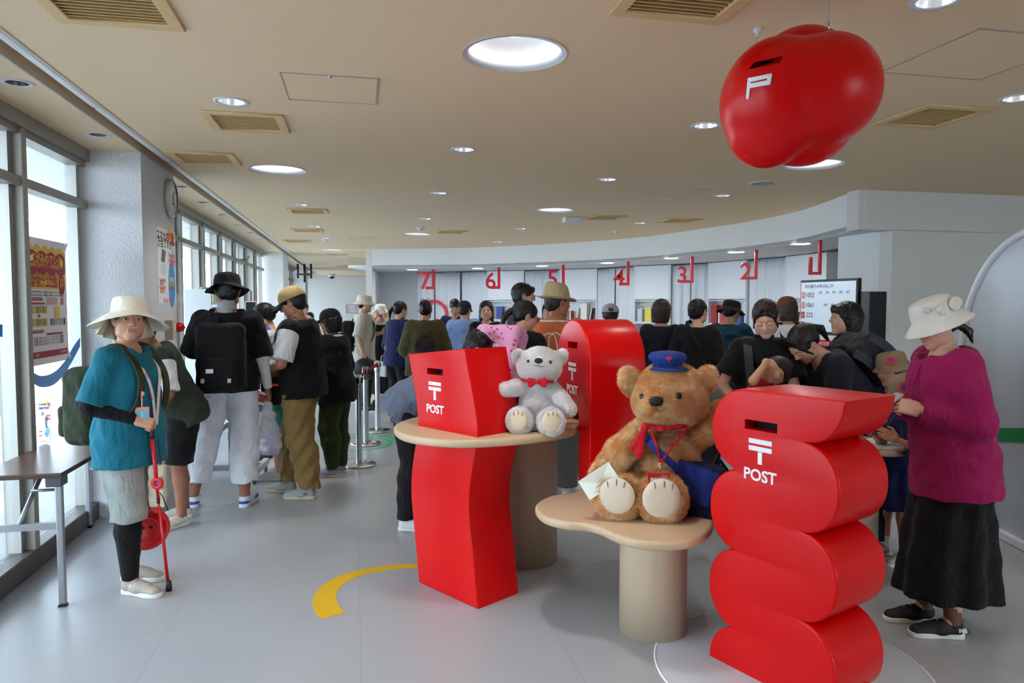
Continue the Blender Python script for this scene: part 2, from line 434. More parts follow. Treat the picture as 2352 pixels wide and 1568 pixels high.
# ---- lamp positions (pixel of the fitting on the ceiling -> ceiling point)
BIG = [pz(x, y, CEIL) for x, y in ((1182, 124), (637, 390), (1868, 378), (1274, 483), (957, 538), (763, 574))]
SMALL = [pz(x, y, CEIL) for x, y in ((531, 233), (1065, 343), (1621, 288), (1396, 412), (1009, 443), (1660, 449), (691, 470), (977, 502),
         (1196, 525), (1143, 555), (1470, 512), (724, 520), (746, 547), (2152, 0), (2338, 225), (783, 592), (790, 604))]
OFFL = [pz(x, y, CEIL) for x, y in ((40, 190), (225, 309), (418, 428), (466, 464), (511, 492), (546, 516), (575, 534), (598, 549), (618, 562))]
NB = [(-1.6, .9), (-1.4, 4.2), (1.4, -.2), (1.2, 3.9), (-3.6, 2.2), (1.0, 6.4)]          # unseen fittings added behind the camera for overhead light
NS = [(.6, 1.6), (.3, 5.4), (-2.6, .3), (-2.8, 4.4), (-.3, 2.7), (-4.2, 5.0)]
BIG += [uv(u, v, CEIL) for u, v in NB]; SMALL += [uv(u, v, CEIL) for u, v in NS]
RB, RS, RO = .215, .078, .06
def ceil_outline(u0, u1, v0, v1): return [(v0, u0), (v1, u0), (v1, u1), (v0, u1)]
holes = []
for L, r, n in ((BIG, RB, 40), (SMALL, RS, 20)):
    for p in L:
        u, v = to_uv(p); holes.append(circle(r, n, (v, u)))
VC = []
for x, y, q in ((427, 68, 1), (1652, 52, 1), (568, 280, 0), (471, 362, 0), (707, 484, 0), (706, 528, 0), (682, 553, 0), (1036, 532, 0), (1390, 499, 0), (1560, 506, 0), (2140, 267, 0), (775, 584, 0), (790, 611, 0)):
    u, v = to_uv(pz(x, y, CEIL)); u -= .225 * q; v -= .225 * q; VC.append(uv(u, v, CEIL)); e = .176; holes.append([(v - e, u - e), (v + e, u - e), (v + e, u + e), (v - e, u + e)])
holesL = []
for p in OFFL:
    u, v = to_uv(p); holesL.append(circle(RO, 20, (v, u)))
GV0, GV1 = -1.5, -1.35
Mroom = Rz(ALPHA)
c1 = struct(plate('ceiling', [ceil_outline(U0, U1, GV1, V1)] + holes, .04, CEILM, mtx=T((0, 0, CEIL + .04)) @ Mroom))
c2 = plate('ceiling_strip', [ceil_outline(U0, U1, V0 - .1, GV0)] + holesL, .04, CEILM, parent=c1)
c2.matrix_parent_inverse = c1.matrix_world.inverted() if False else Matrix()
c2.matrix_local = Matrix()
# recessed groove with a white batten light track (unlit)
for nm, v, w, z0, z1 in (('groove_top', (GV0 + GV1) / 2, GV1 - GV0 + .04, .12, .14), ('groove_side', GV0 - .01, .02, .04 - .04, .12), ('groove_side', GV1 + .01, .02, 0, .12)):
    bm = bmesh.new(); bm_box(bm, (v, (U0 + U1) / 2, (z0 + z1) / 2), (w, U1 - U0, z1 - z0)); obj(nm, bm, CEILM, c1)
for nm, v in (('groove_edge', GV0 + .004), ('groove_edge', GV1 - .004)):
    bm = bmesh.new(); bm_box(bm, (v, (U0 + U1) / 2, -.0415), (.012, U1 - U0, .006)); obj(nm, bm, mat('edge_trim', (196, 190, 176), .5), c1)
LMESH = None
for i, u in enumerate(np.arange(-3.2, 27, 1.53)):
    if 5.35 < u + .75 < 5.9: continue
    if LMESH is None:
        bm = bmesh.new(); bm_box(bm, (0, 0, 0), (.055, 1.5, .045), None, .014); LMESH = bpy.data.meshes.new('line_light'); bm.to_mesh(LMESH); bm.free(); LMESH.materials.append(mat('white_batten', (226, 228, 228), .4))
    o = bpy.data.objects.new('batten', LMESH); link(o, c1); o.location = (GV1 - .036, u + .75, -.022)
# ---- back / side walls
wallb = mat('plain_wall', (214, 213, 211), .8)
struct(slab('wall_rear', U0 - .2, U0, V0 - .1, 3.8, 0, CEIL + .1, wallb)); struct(slab('wall_rear_right', U0 - .2, U0, 7.4, V1 + .2, 0, CEIL + .1, wallb)); struct(slab('wall_rear_head', U0 - .2, U0, 3.8, 7.4, 2.35, CEIL + .1, wallb))
we = bpy.data.objects.new('window_90', None); link(we); struct(we); we.matrix_world = Mroom @ T((3.8, U0 - .05, 0))  # unseen glazing, added so daylight reaches the right side from behind
for k in range(4): box('mullion', (k * 1.2, 0, 1.18), (.06, .1, 2.36), mat('anodised_frame', (150, 147, 138), .45, .35), we)
for k in range(3): box('pane', (k * 1.2 + .6, 0, 1.2), (1.14, .008, 2.26), GLASS, we)
box('sill', (1.8, 0, .04), (3.6, .12, .08), mat('dark_sill', (96, 94, 90), .5, .3), we)
struct(slab('wall_side', U0, U1, V1, V1 + .2, 0, CEIL + .1, wallb))
struct(slab('wall_far', U1, U1 + .2, V0 - .1, V1 + .2, 0, CEIL + .1, mat('far_wall', (222, 221, 219), .8)))

# ---- window wall
FRAME = mat('anodised_frame', (150, 147, 138), .45, .35)
SILL = mat('dark_sill', (96, 94, 90), .5, .3)
wl = struct(box('wall_left', (0, 0, 0), (.14, U1 - U0, .1), FRAME, mtx=Mroom @ T((V0 - .0, (U0 + U1) / 2, CEIL - .03))))
PIL = [(5.65, 6.6), (15.8, 17.0), (22.6, 23.6)]
plaster = mat('rough_plaster', (214, 216, 220), .9, bump=.75, bscale=55, detail=4)
for i, (a, b) in enumerate(PIL):
    o = struct(box('wall_pillar_%d' % (i + 1), (0, 0, 0), (.46, b - a, CEIL), plaster if i == 0 else WALLW, mtx=Mroom @ T((V0 + .17, (a + b) / 2, CEIL / 2))))
bays = []
struct(slab('wall_left_added', U0, 1.04, V0 - .12, V0 + .05, 0, CEIL + .05, wallb))  # unseen solid stretch, added to cut window light on the box fronts
us = [1.04, 2.24, 3.44, 4.64, 5.65]
bays += list(zip(us, us[1:]))
us = [6.6, 7.2, 8.4, 9.6, 10.8, 12.0, 13.2, 14.4, 15.6, 15.8]; bays += [(a, b) for a, b in zip(us, us[1:]) if b - a > .3]
us = [17.0, 18.2, 19.4, 20.6, 21.8, 22.6]; bays += list(zip(us, us[1:]))
us = [23.6, 24.8, 26.0, 27.2, 28.4]; bays += list(zip(us, us[1:]))
TR = 2.245
for i, (a, b) in enumerate(bays):
    w = bpy.data.objects.new('window_%d' % (i + 1), None); link(w); struct(w); w.matrix_world = Mroom @ T((V0, a, 0))
    L = b - a
    box('mullion', (-.02, 0.0, CEIL / 2), (.16, .06, CEIL), FRAME, w, bev=.006)
    box('mullion', (-.03, .045, CEIL / 2), (.07, .04, CEIL), ALU, w)
    box('mullion', (-.03, L - .05, CEIL / 2), (.07, .06, CEIL), ALU, w)
    box('transom', (0.0, L / 2, TR), (.10, L, .055), FRAME, w, bev=.004)
    box('head_rail', (-.01, L / 2, CEIL - .09), (.1, L, .06), FRAME, w)
    box('sill', (0.0, L / 2, .06), (.13, L, .12), SILL, w, bev=.008)
    box('pane', (-.03, L / 2, (TR + .12) / 2), (.008, L - .04, TR - .12), GLASS, w)
    box('pane', (-.03, L / 2, (TR + CEIL - .1) / 2), (.008, L - .04, CEIL - .1 - TR), GLASS, w)

# ---- curved soffit over the counters
SOF = [pz(x, y, CEIL) for x, y in ((854, 572), (985, 570.5), (1120, 567.5), (1289, 559), (1400, 551), (1500, 541.4), (1600, 527), (1690, 514), (1772, 499), (1830, 486), (1876, 471.7), (1970, 436))]
SOFc = [Vector((p.x, p.y)) for p in spline([(p.x, p.y, 0) for p in SOF], 6, False)]
SZ = 2.26
def ribbon(name, pts, z0, z1, th, m, parent=None, side=1):
    bm = bmesh.new(); n = len(pts); A = []
    for i, p in enumerate(pts):
        d = (pts[min(n - 1, i + 1)] - pts[max(0, i - 1)]).normalized(); nn = Vector((-d.y, d.x)) * th * side
        A.append([bm.verts.new((p.x, p.y, z0)), bm.verts.new((p.x, p.y, z1)), bm.verts.new((p.x + nn.x, p.y + nn.y, z1)), bm.verts.new((p.x + nn.x, p.y + nn.y, z0))])
    for a, b in zip(A, A[1:]):
        for k in range(4): bm.faces.new((a[k], a[(k + 1) % 4], b[(k + 1) % 4], b[k]))
    bm.faces.new(A[0]); bm.faces.new(list(reversed(A[-1])))
    bmesh.ops.recalc_face_normals(bm, faces=bm.faces)
    o = obj(name, bm, m, parent); return auto_smooth(o)
struct(ribbon('wall_curved_soffit', SOFc, SZ - .004, CEIL, .08, WALLW))
BW = [pz(x, y, SZ) for x, y in ((865, 626), (1000, 624), (1123, 622), (1207, 620.5), (1290, 618.5), (1376, 616), (1463, 610.5), (1547, 607), (1637, 603), (1725, 596), (1818, 588), (1914, 577.5))]
BWc = [Vector((p.x, p.y)) for p in BW]
# soffit underside
endR = SOFc[-1]; wallR0 = Vector((3.66, endR.y + .08)); wallR1 = Vector((3.50, 7.75))
poly = [(p.x, p.y) for p in SOFc] + [(4.2, endR.y + .22), (4.2, BWc[-1].y + .3)] + [(p.x, p.y + .25) for p in reversed(BWc)] + [(BWc[0].x - .15, SOFc[0].y)]
struct(plate('ceiling_counter', [poly], .05, mat('soffit_paint', (214, 217, 222), .8), mtx=T((0, 0, SZ + .05))))
struct(ribbon('wall_counter_rear', [p + Vector((0, .22)) for p in BWc], 0, SZ, .12, mat('counter_wall', (226, 231, 235), .7)))
# end walls of the counter zone
e0 = SOFc[0]; b0 = BWc[0]
struct(ribbon('wall_counter_end', [Vector((e0.x, e0.y)), Vector((b0.x - .02, b0.y + .3))], 0, CEIL, .12, WALLW))
struct(ribbon('wall_return', [wallR0, wallR1], 0, SZ, -.3, WALLW))
# grey wall in the room grid right of the counter zone
uR, vR = to_uv(Vector((endR.x, endR.y, 0)))
struct(slab('wall_right', uR - .02, uR + .15, vR, V1, SZ - .006, CEIL, wallb))
wr = slab('wall_right_lower', uR - .02, uR + .15, to_uv(Vector((3.66, endR.y + .08, 0)))[1], V1, 0, SZ, wallb); struct(wr)

# ---- counter fittings: curtains and open cabinets along the rear wall
CURT = mat('curtain_cloth', (214, 220, 226), .9, bump=.12, bscale=30, spec=.2)
CAB = mat('cabinet_white', (222, 227, 231), .45)
def sec_frame(a, b):
    d = (b - a); return panel_frame((a.x, a.y, 0), d), d.length
SECT = {}
def curtain(a, b, label, name='curtain', z0=.25, slit=True, flare=0.0):
    dd = (b - a).normalized() * .014; a = a + dd; b = b - dd
    M, L = sec_frame(a, b); t = thing(name, label, 'curtain', mtx=M)
    n = 2 if slit else 1
    for k in range(n):
        x0 = L * k / n + .004; x1 = L * (k + 1) / n - .004
        bm = bmesh.new(); NX, NZ = 26, 8; grid = []
        for j in range(NZ + 1):
            z = z0 + (SZ - .03 - z0) * j / NZ; row = []
            for i in range(NX + 1):
                f = i / NX; drop = 1 - j / NZ
                x = x0 + (x1 - x0) * f
                if flare: x += flare * drop * (-1 if k == 0 else 1) * (f if k == 0 else 1 - f)
                y = .055 + .028 * math.sin(f * 13 + k * 2 + a.x) * (.35 + .65 * drop) + .004 * math.sin(f * 25 + a.x * 3)
                row.append(bm.verts.new((x, z, y)))
            grid.append(row)
        for A, B in zip(grid, grid[1:]):
            for i in range(NX): bm.faces.new((A[i], A[i + 1], B[i + 1], B[i]))
        o = obj('cloth', bm, CURT, t, smooth=True)
        md = o.modifiers.new('s', 'SOLIDIFY'); md.thickness = .004
    tube('rail', [(0, SZ - .025, .06), (L, SZ - .025, .06)], .008, ALU, t)
    return t, M, L
def cabinet(a, b, label):
    M, L = sec_frame(a, b); t = thing('shelf_cabinet', label, 'cabinet', mtx=M); D = .2
    th = .022
    box('side_panel', (th / 2, SZ / 2, D / 2 - .1), (th, SZ - .01, D), CAB, t); box('side_panel', (L - th / 2, SZ / 2, D / 2 - .1), (th, SZ - .01, D), CAB, t)
    box('door', (L / 2, (SZ + 1.64) / 2, D - .11), (L - 2 * th - .006, SZ - 1.66, .02), CAB, t, bev=.003)
    box('back_panel', (L / 2, .9, -.09), (L - 2 * th, 1.5, .012), CAB, t)
    for z in (1.64, 1.20, .78, .40): box('shelf', (L / 2, z, D / 2 - .1), (L - 2 * th, .025, D - .01), CAB, t)
    box('track', (L / 2, 1.60, D - .095), (L - .02, .02, .012), ALU, t); box('track', (L / 2, 1.18, D - .095), (L - .02, .012, .012), ALU, t)
    box('drawer', (L / 2, .2, D - .11), (L - 2 * th - .006, .36, .02), CAB, t, bev=.003)
    return t, M, L
ORD = ['left of the big red letter', 'right of sign six', 'behind sign five', 'behind the man in the fedora', 'behind sign four', 'between signs four and three', 'behind sign three', 'between signs three and two', 'right of sign two', 'behind sign one']
x4 = lambda f: BWc[1] * 1
q0 = BWc[0] + (BWc[1] - BWc[0]) * .70
curtain(q0, BWc[1], 'white curtain pair with the left half of the red letter, under sign seven', slit=False)
mid = (BWc[1] + BWc[2]) / 2
curtain(BWc[1], mid, 'white curtain with the right half of the red letter Q', slit=True, flare=-.02)
curtain(mid, BWc[2], 'narrow white curtain between the red letter Q and sign six', slit=False, flare=0)
CABS = [cabinet(BWc[2], BWc[3], 'white shelf cabinet right of sign six, behind the man with glasses')]
curtain(BWc[3], BWc[4], 'white curtain pair hanging below sign five')
CABS.append(cabinet(BWc[4], BWc[5], 'white shelf cabinet behind the straw fedora'))
curtain(BWc[5], BWc[6], 'white curtain pair hanging below sign four')
CABS.append(cabinet(BWc[6], BWc[7], 'white shelf cabinet between signs four and three'))
curtain(BWc[7], BWc[8], 'white curtain pair hanging below sign three')
CABS.append(cabinet(BWc[8], BWc[9], 'white shelf cabinet between signs three and two'))
curtain(BWc[9], BWc[10], 'white curtain pair parted in the middle, right of sign two', flare=-.12)
CABS.append(cabinet(BWc[10], BWc[11], 'white shelf cabinet behind sign one'))
# things on the shelves
rs = random.Random(3)
SHC = [(190, 60, 70), (60, 80, 150), (240, 236, 226), (214, 190, 150), (120, 30, 60), (230, 210, 90), (200, 205, 210), (160, 40, 40), (80, 110, 90)]
WHERE = ['behind the man with glasses', 'behind the straw fedora', 'between signs four and three', 'between signs three and two', 'behind sign one']
CN = {0: 'crimson', 1: 'blue', 2: 'cream', 3: 'tan', 4: 'plum', 5: 'yellow', 6: 'pale grey', 7: 'dark red', 8: 'sage'}
for ci, (t, M, L) in enumerate(CABS):
    x = .06; k = 0
    while x < L - .14 and k < 7:
        w = rs.choice((.03, .045, .10, .14)); h = rs.uniform(.16, .34); c = rs.randrange(9); tilt = rs.choice((0, 0, 0, -.18))
        nm = 'book' if w < .06 else 'carton'
        if tilt: w = .03; nm = 'book'
        b = thing(nm, '%s %s %s shelf of the cabinet %s' % (CN[c], 'upright book on open' if nm == 'book' and not tilt else ('leaning book on open' if tilt else 'box on open'), '' , WHERE[ci]), nm if nm == 'book' else 'box', mtx=M @ T((x + w / 2 + (.03 if tilt else 0), 1.2135, .0)) @ Rz(tilt), group='things on the counter shelves')
        b['label'] = ' '.join(b['label'].split())
        cm = mat('shelf_print', SHC[c], .6)
        box('cover' if nm == 'book' else 'carton_body', (0, h / 2, 0), (w, h, .13), cm, b, bev=.002)
        if nm == 'book': box('page_block', (0, h / 2 + .001, .002), (w * .75, h - .006, .133), mat('paper', (240, 238, 230), .8), b)
        else: box('lid_flap', (0, h + .001, .03), (w * .96, .004, .06), mat('shelf_print2', tuple(int(v * .9) for v in SHC[c]), .6), b)
        x += w + rs.uniform(.015, .1) + (.06 if tilt else 0); k += 1
# big red Q printed across the curtains
Qc = pz(1003, 722, 1.31); 
M, L = sec_frame(q0, BWc[1]); 
yq = (q0 + (BWc[1] - q0) * .9)
Mq = panel_frame((yq.x, yq.y, 0), BWc[2] - q0)
Qs = (pd(1040, 700, yq.y).x - pd(960, 700, yq.y).x) / 80
def ring_part(r0, r1, a0, a1, n=24, cx=0, cy=0):
    o = [(cx + r1 * math.cos(a0 + (a1 - a0) * k / n), cy + r1 * math.sin(a0 + (a1 - a0) * k / n)) for k in range(n + 1)]
    return o + [(cx + r0 * math.cos(a1 - (a1 - a0) * k / n), cy + r0 * math.sin(a1 - (a1 - a0) * k / n)) for k in range(n + 1)]
zq = CAMZ - (722 - HOR) * yq.y / FPX
dq = (1003 - (CX + FPX * yq.x / yq.y)) * Qs
qm = mat('red_letter', (214, 44, 74), .6)
qt = thing('red_letter', 'large red letter Q printed on the white curtains', 'letter', mtx=Mq @ T((dq, zq, .11)))
R1 = 34 * Qs; R0 = 27 * Qs
plate('letter_loop', [ring_part(R0, R1, math.radians(-125), math.radians(235), 48)[:-1]] if False else [circle(R1, 48), circle(R0, 48)], .004, qm, qt)
tl = spline([(0, -R1 * .75, 0), (R1 * .55, -R1 * .82, 0), (R1 * 1.1, -R1 * 1.0, 0)], 8, False)
pts = [(p.x, p.y + .03) for p in tl] + [(p.x, p.y - .06) for p in reversed(tl)]
plate('letter_tail', [pts], .004, qm, qt, T((0, 0, .001)))

# counter desk under the soffit edge
ct = thing('service_counter', 'long white curved service counter below the numbered signs', 'counter')
inner = [p + Vector((-.12, .35)) for p in SOFc[14:-9]]
ribbon('counter_front', inner, 0, .98, .05, CAB, ct); ribbon('counter_top', [p + Vector((-.02, -.05)) for p in inner], .98, 1.02, .55, mat('counter_top', (225, 215, 200), .4), ct)

# ---- arched translucent partition on the right
PA = pz(2275, 1222, 0); PB = pz(2352, 1263, 0); dA = (PB - PA); dA.z = 0; dA.normalize()
Mar = panel_frame((PA.x, PA.y, 0), dA)
arc = thing('arched_partition', 'arched frosted partition with white tubular frame at the right edge', 'partition', mtx=Mar)
ac, aR, az = .40, .81, 1.2
def arch_ol(r, zb): return [(ac - r, zb)] and ([(ac + r * math.cos(math.pi * k / 40), az + r * math.sin(math.pi * k / 40)) for k in range(41)] + [(ac - r, zb), (ac + r, zb)])
def poly_mat():
    m = bpy.data.materials.new('fluted_polycarbonate'); m.use_nodes = True; nt = m.node_tree; b = nt.nodes['Principled BSDF']
    b.inputs['Base Color'].default_value = lin((192, 197, 204)); b.inputs['Roughness'].default_value = .25; b.inputs['Metallic'].default_value = .1
    tc = nt.nodes.new('ShaderNodeTexCoord'); w = nt.nodes.new('ShaderNodeTexWave'); w.inputs['Scale'].default_value = 28; w.inputs['Distortion'].default_value = .3
    nt.links.new(tc.outputs['Object'], w.inputs['Vector']); bp = nt.nodes.new('ShaderNodeBump'); bp.inputs['Strength'].default_value = .25; bp.inputs['Distance'].default_value = .004
    nt.links.new(w.outputs['Fac'], bp.inputs['Height']); nt.links.new(bp.outputs[0], b.inputs['Normal']); return m
plate('sheet', [arch_ol(aR - .02, .03)], .02, poly_mat(), arc)
rim = mat('white_powdercoat', (228, 230, 234), .35)
tube('frame', [(ac - aR, .02, 0)] + [(ac - aR * math.cos(math.pi * k / 40), az + aR * math.sin(math.pi * k / 40), 0) for k in range(41)] + [(ac + aR, .02, 0)], .028, rim, arc, 10)
box('base_rail', (ac, .03, 0), (2 * aR, .06, .06), rim, arc, bev=.01)
gp = spline([(-.5, .60, 0), (.1, .685, 0), (.7, .80, 0), (1.2, .93, 0)], 8, False)
plate('green_band', [[(p.x, p.y + .045) for p in gp if p.x > -.4 and p.x < 1.18] + [(p.x, p.y - .045) for p in reversed(gp) if p.x > -.4 and p.x < 1.18]], .003, mat('green_tape', (20, 140, 70), .4), arc, T((0, 0, .005)))

# ================================================================== CEILING FITTINGS
WDISH = mat('lamp_dish', (214, 217, 221), .5)
LIT = emis('lamp_lit', (255, 255, 255), 3.0)
LITS = emis('lamp_lit_small', (255, 255, 255), 14.0)
REFL = mat('lamp_reflector', (215, 220, 228), .18, .9)
def big_lamp(p, label):
    t = thing('round_ceiling_lamp', label, 'ceiling lamp', p, group='large round ceiling lamps')
    lathe('dish', [(RB + .012, -.004), (RB + .012, .0), (RB - .008, -.002), (RB - .02, .03), (RB - .045, .07), (RB - .075, .105), (RB - .09, .12)][::-1], WDISH, t, 40)
    lathe('rim', [(RB - .09, .12), (RB - .09, .14), (RB + .005, .14), (RB + .005, .02)], WDISH, t, 40)
    lathe('diffuser', [(.001, .118), (RB - .088, .118)], LIT, t, 40)
    l = bpy.data.lights.new('lamp', 'AREA'); l.shape = 'DISK'; l.size = .24; l.energy = BIG_LAMP; l.color = (1, .97, .93); l.spread = math.radians(125)
    lo = bpy.data.objects.new('lamp_light', l); link(lo, t); lo.location = (0, 0, .11)
    return t
def small_lamp(p, label, lit=True, r=RS):
    t = thing('recessed_downlight', label, 'downlight', p, group='small recessed downlights' if lit else 'unlit downlights by the windows')
    lathe('trim_ring', [(r + .014, -.001), (r + .013, -.005), (r - .008, -.004), (r - .010, .0)], WDISH, t, 28)
    lathe('reflector', [(r - .010, -.001), (r - .018, .03), (r - .034, .07)], REFL if lit else mat('dull_reflector', (110, 112, 116), .35, .7), t, 24)
    lathe('bulb', [(.001, .068), (r - .033, .068)], LITS if lit else mat('unlit_bulb', (120, 122, 125), .5), t, 20)
    if lit:
        l = bpy.data.lights.new('lamp', 'AREA'); l.shape = 'DISK'; l.size = .08; l.energy = SMALL_LAMP; l.color = (1, .97, .93); l.spread = math.radians(100)
        lo = bpy.data.objects.new('lamp_light', l); link(lo, t); lo.location = (0, 0, .06)
    return t
BLAB = ['largest round ceiling lamp, top centre, left of the hanging ball', 'round ceiling lamp above the man in the black bucket hat', 'round ceiling lamp half hidden by the hanging red ball', 'round ceiling lamp beside the white ceiling projector box', 'round ceiling lamp next to a vent before the curved soffit', 'farthest round ceiling lamp near the left groove']
for i, p in enumerate(BIG): big_lamp(p, BLAB[i] if i < 6 else 'large round ceiling lamp added behind the viewpoint, out of view')
SLAB = ['lit downlight beside the vent near the square access hatch', 'lit downlight below the largest round lamp', 'lit downlight just left of the hanging red ball', 'lit downlight in mid ceiling above sign four', 'lit downlight in mid ceiling above sign six', 'lit downlight right of the faint square hatch', 'lit downlight over a vent above the tan cap', 'lit downlight above the round lamp before sign seven', 'lit downlight between sign six and sign five, near the soffit', 'lit downlight closest to the curved soffit', 'lit downlight between two vents before sign three', 'lit downlight over the second vent above the tan cap', 'lit downlight over the third vent above the tan cap', 'lit downlight cut by the top edge of the photo', 'lit downlight cut by the right edge of the photo', 'lit downlight second farthest on the left', 'lit downlight farthest back on the left']
for i, p in enumerate(SMALL): small_lamp(p, SLAB[i] if i < len(SLAB) else 'recessed downlight added behind the viewpoint, out of view')
OL = ['nearest', 'second', 'third', 'fourth', 'fifth', 'sixth', 'seventh', 'eighth', 'farthest']
for i, p in enumerate(OFFL): small_lamp(p, '%s unlit downlight in the ceiling strip along the windows' % OL[i], False, RO)
# counter soffit lights
for i, (x, y) in enumerate(((947, 619), (1097, 616), (1245, 610.5), (1395, 603.5), (1541, 592.5), (1690, 578.5), (1838, 559.5))):
    p = pz(x, y, SZ); t = thing('soffit_lamp', 'round soffit lamp beside hanging sign %s' % ('seven', 'six', 'five', 'four', 'three', 'two', 'one')[i], 'ceiling lamp', p, group='round lamps in the soffit')
    lathe('lamp_rim', [(.13, -.006), (.12, -.01), (.11, -.006)], WDISH, t, 24); lathe('lamp_lens', [(.001, -.007), (.112, -.007)], emis('soffit_lens', (250, 252, 255), 2.5), t, 24)
    l = bpy.data.lights.new('lamp', 'AREA'); l.shape = 'DISK'; l.size = .2; l.energy = COUNTER_LAMP; l.color = (.93, .97, 1.0)
    lo = bpy.data.objects.new('lamp_light', l); link(lo, t); lo.location = (0, 0, -.012)
# vents
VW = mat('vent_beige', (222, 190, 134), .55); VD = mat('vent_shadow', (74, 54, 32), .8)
SL = None
VENTS = []
def vent(p, label, w=.45, frost=False):
    global SL
    t = thing('ceiling_vent', label, 'vent', p, ALPHA, group='beige ceiling vents')
    h = w / 2; fr = .05; d = .012
    plate('frame', [[(-h, -h), (h, -h), (h, h), (-h, h)], [(-h + fr, -h + fr), (h - fr, -h + fr), (h - fr, h - fr), (-h + fr, h - fr)]], d, VW, t, T((0, 0, 0)), bevel=.003)
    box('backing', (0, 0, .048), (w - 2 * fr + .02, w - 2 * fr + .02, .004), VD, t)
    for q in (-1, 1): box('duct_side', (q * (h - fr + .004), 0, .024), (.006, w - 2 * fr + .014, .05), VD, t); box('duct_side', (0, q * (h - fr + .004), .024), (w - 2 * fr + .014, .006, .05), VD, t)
    if SL is None:
        bm = bmesh.new(); bm_box(bm, (0, 0, 0), (w - 2 * fr, .003, .022), Rx(-.5)); SL = bpy.data.meshes.new('slat'); bm.to_mesh(SL); bm.free(); SL.materials.append(VW)
    n = 12
    for k in range(n):
        o = bpy.data.objects.new('slat', SL); link(o, t); o.location = (0, -h + fr + (k + .5) * (w - 2 * fr) / n, .004)
def vent_at(px, py, label, corner=None):
    p = pz(px, py, CEIL)
    if corner: p = p + Rz(ALPHA).to_3x3() @ Vector((corner[0] * .225, corner[1] * .225, 0))
    vent(p, label)
vent_at(427, 68, 'big beige vent cut by the top edge, upper left', (-1, -1)); vent_at(1652, 52, 'beige vent at top edge, left of the hanging ball', (-1, -1))
for x, y, l in ((568, 280, 'beige vent beside the lit downlight and square hatch'), (471, 362, 'beige vent touching the groove near the clock pillar'), (707, 484, 'upper of three beige vents above the tan cap'), (706, 528, 'middle of three beige vents above the tan cap'),
                (682, 553, 'lowest of three beige vents above the tan cap'), (1036, 532, 'small beige vent right of the far round lamp'), (1390, 499, 'beige vent right of the ceiling projector box'), (1560, 506, 'beige vent above sign three'), (2140, 267, 'beige vent right of the hanging red ball'), (775, 584, 'beige vent before the far end wall'), (790, 611, 'farthest beige vent by the far wall')):
    vent_at(x, y, l)
# access hatches (thin steel outlines)
HS = mat('hatch_edge', (168, 174, 180), .4, .4)
def hatch(p, label, w=.46):
    h = w / 2; t = thing('access_hatch', label, 'hatch', p, ALPHA, group='ceiling hatches')
    plate('hatch_frame', [[(-h, -h), (h, -h), (h, h), (-h, h)], [(-h + .004, -h + .004), (h - .004, -h + .004), (h - .004, h - .004), (-h + .004, h - .004)]], .003, HS, t, T((0, 0, 0)))
    box('hatch_panel', (0, 0, -.001), (w - .02, w - .02, .003), CEILM, t)
    lathe('latch', [(.001, -.008), (.008, -.008), (.010, 0)], CHROME, t, 10, T((0, -h + .01, 0)))
hatch(pz(762, 205, CEIL), 'square hatch outline left of the largest round lamp'); hatch(pz(1557, 441, CEIL), 'faint square hatch above sign two')
hatch(pz(2250, 130, CEIL), 'square hatch outline right of the hanging ball', .55); hatch(pz(832, 546, CEIL), 'small far hatch left of the curved soffit')
# ceiling devices
pj = thing('projector_box', 'small white projector box mounted on the ceiling', 'projector', pz(1314, 499, CEIL), ALPHA)
box('casing', (0, 0, -.035), (.22, .16, .07), WDISH, pj, bev=.01); lathe('lens', [(.001, -.004), (.02, -.004), (.022, 0)], BLACK, pj, 14, T((-.03, -.08, -.035)) @ Rx(math.pi / 2))
def detector(px, py, label, r=.07):
    t = thing('smoke_detector', label, 'smoke detector', pz(px, py, CEIL), group='round ceiling sensors')
    lathe('sensor_base', [(.001, -.012), (r * .9, -.012), (r, -.004), (r, 0)], WDISH, t, 24); lathe('sensor_head', [(.001, -.04), (r * .4, -.038), (r * .5, -.012)], WDISH, t, 18)
detector(966, 523, 'ceiling sensor above the far round lamp'); detector(1415, 530, 'ceiling sensor before sign four'); detector(747, 549, 'ceiling sensor near the far left vents')
sp_ = thing('ceiling_speaker', 'round flush ceiling speaker below the hanging ball', 'speaker', pz(1752, 420, CEIL)); lathe('speaker_ring', [(.12, 0), (.118, -.006), (.105, -.006)], WDISH, sp_, 28); lathe('grille', [(.001, -.004), (.106, -.004)], mat('grille_beige', (176, 166, 150), .7), sp_, 28)
cc = thing('security_camera', 'small dome security camera near the far wall', 'camera', pz(762, 629, CEIL)); lathe('housing', [(.001, 0), (.12, 0), (.12, -.08), (.1, -.1)], WDISH, cc, 18); lathe('dome', [(.1, -.1), (.08, -.15), (.001, -.18)], BLACK, cc, 18)

# ================================================================== OUTSIDE
struct(slab('ground_rear', -45, U0 - .25, V0 - .12, 45, -.2, -.03, mat('outside_paving', (176, 176, 174), .85, var=.12, vscale=1.5)))
gm = mat('outside_paving_dark', (164, 166, 168), .85, var=.12, vscale=1.5)
g = struct(slab('ground_outside', -20, 45, -45, V0 - .12, -.2, -.03, gm))
cn = struct(slab('canopy_roof', U0, U1, -5.2, V0 - .3, 2.95, 3.1, mat('canopy_white', (226, 230, 236), .7)))
for k, u in enumerate((-1.5, 2.6, 7.0, 11.4, 15.8, 20.2)):
    t = thing('canopy_post', 'grey round canopy post outside the windows, %s along the front' % ('first', 'second', 'third', 'fourth', 'fifth', 'sixth')[k], 'post', uv(u, -4.9, -.03))
    lathe('post_shaft', [(.06, 0), (.06, 2.98)], mat('post_grey', (120, 124, 128), .5), t, 16); lathe('post_base', [(.12, 0), (.12, .05), (.061, .06)], SILL, t, 16)
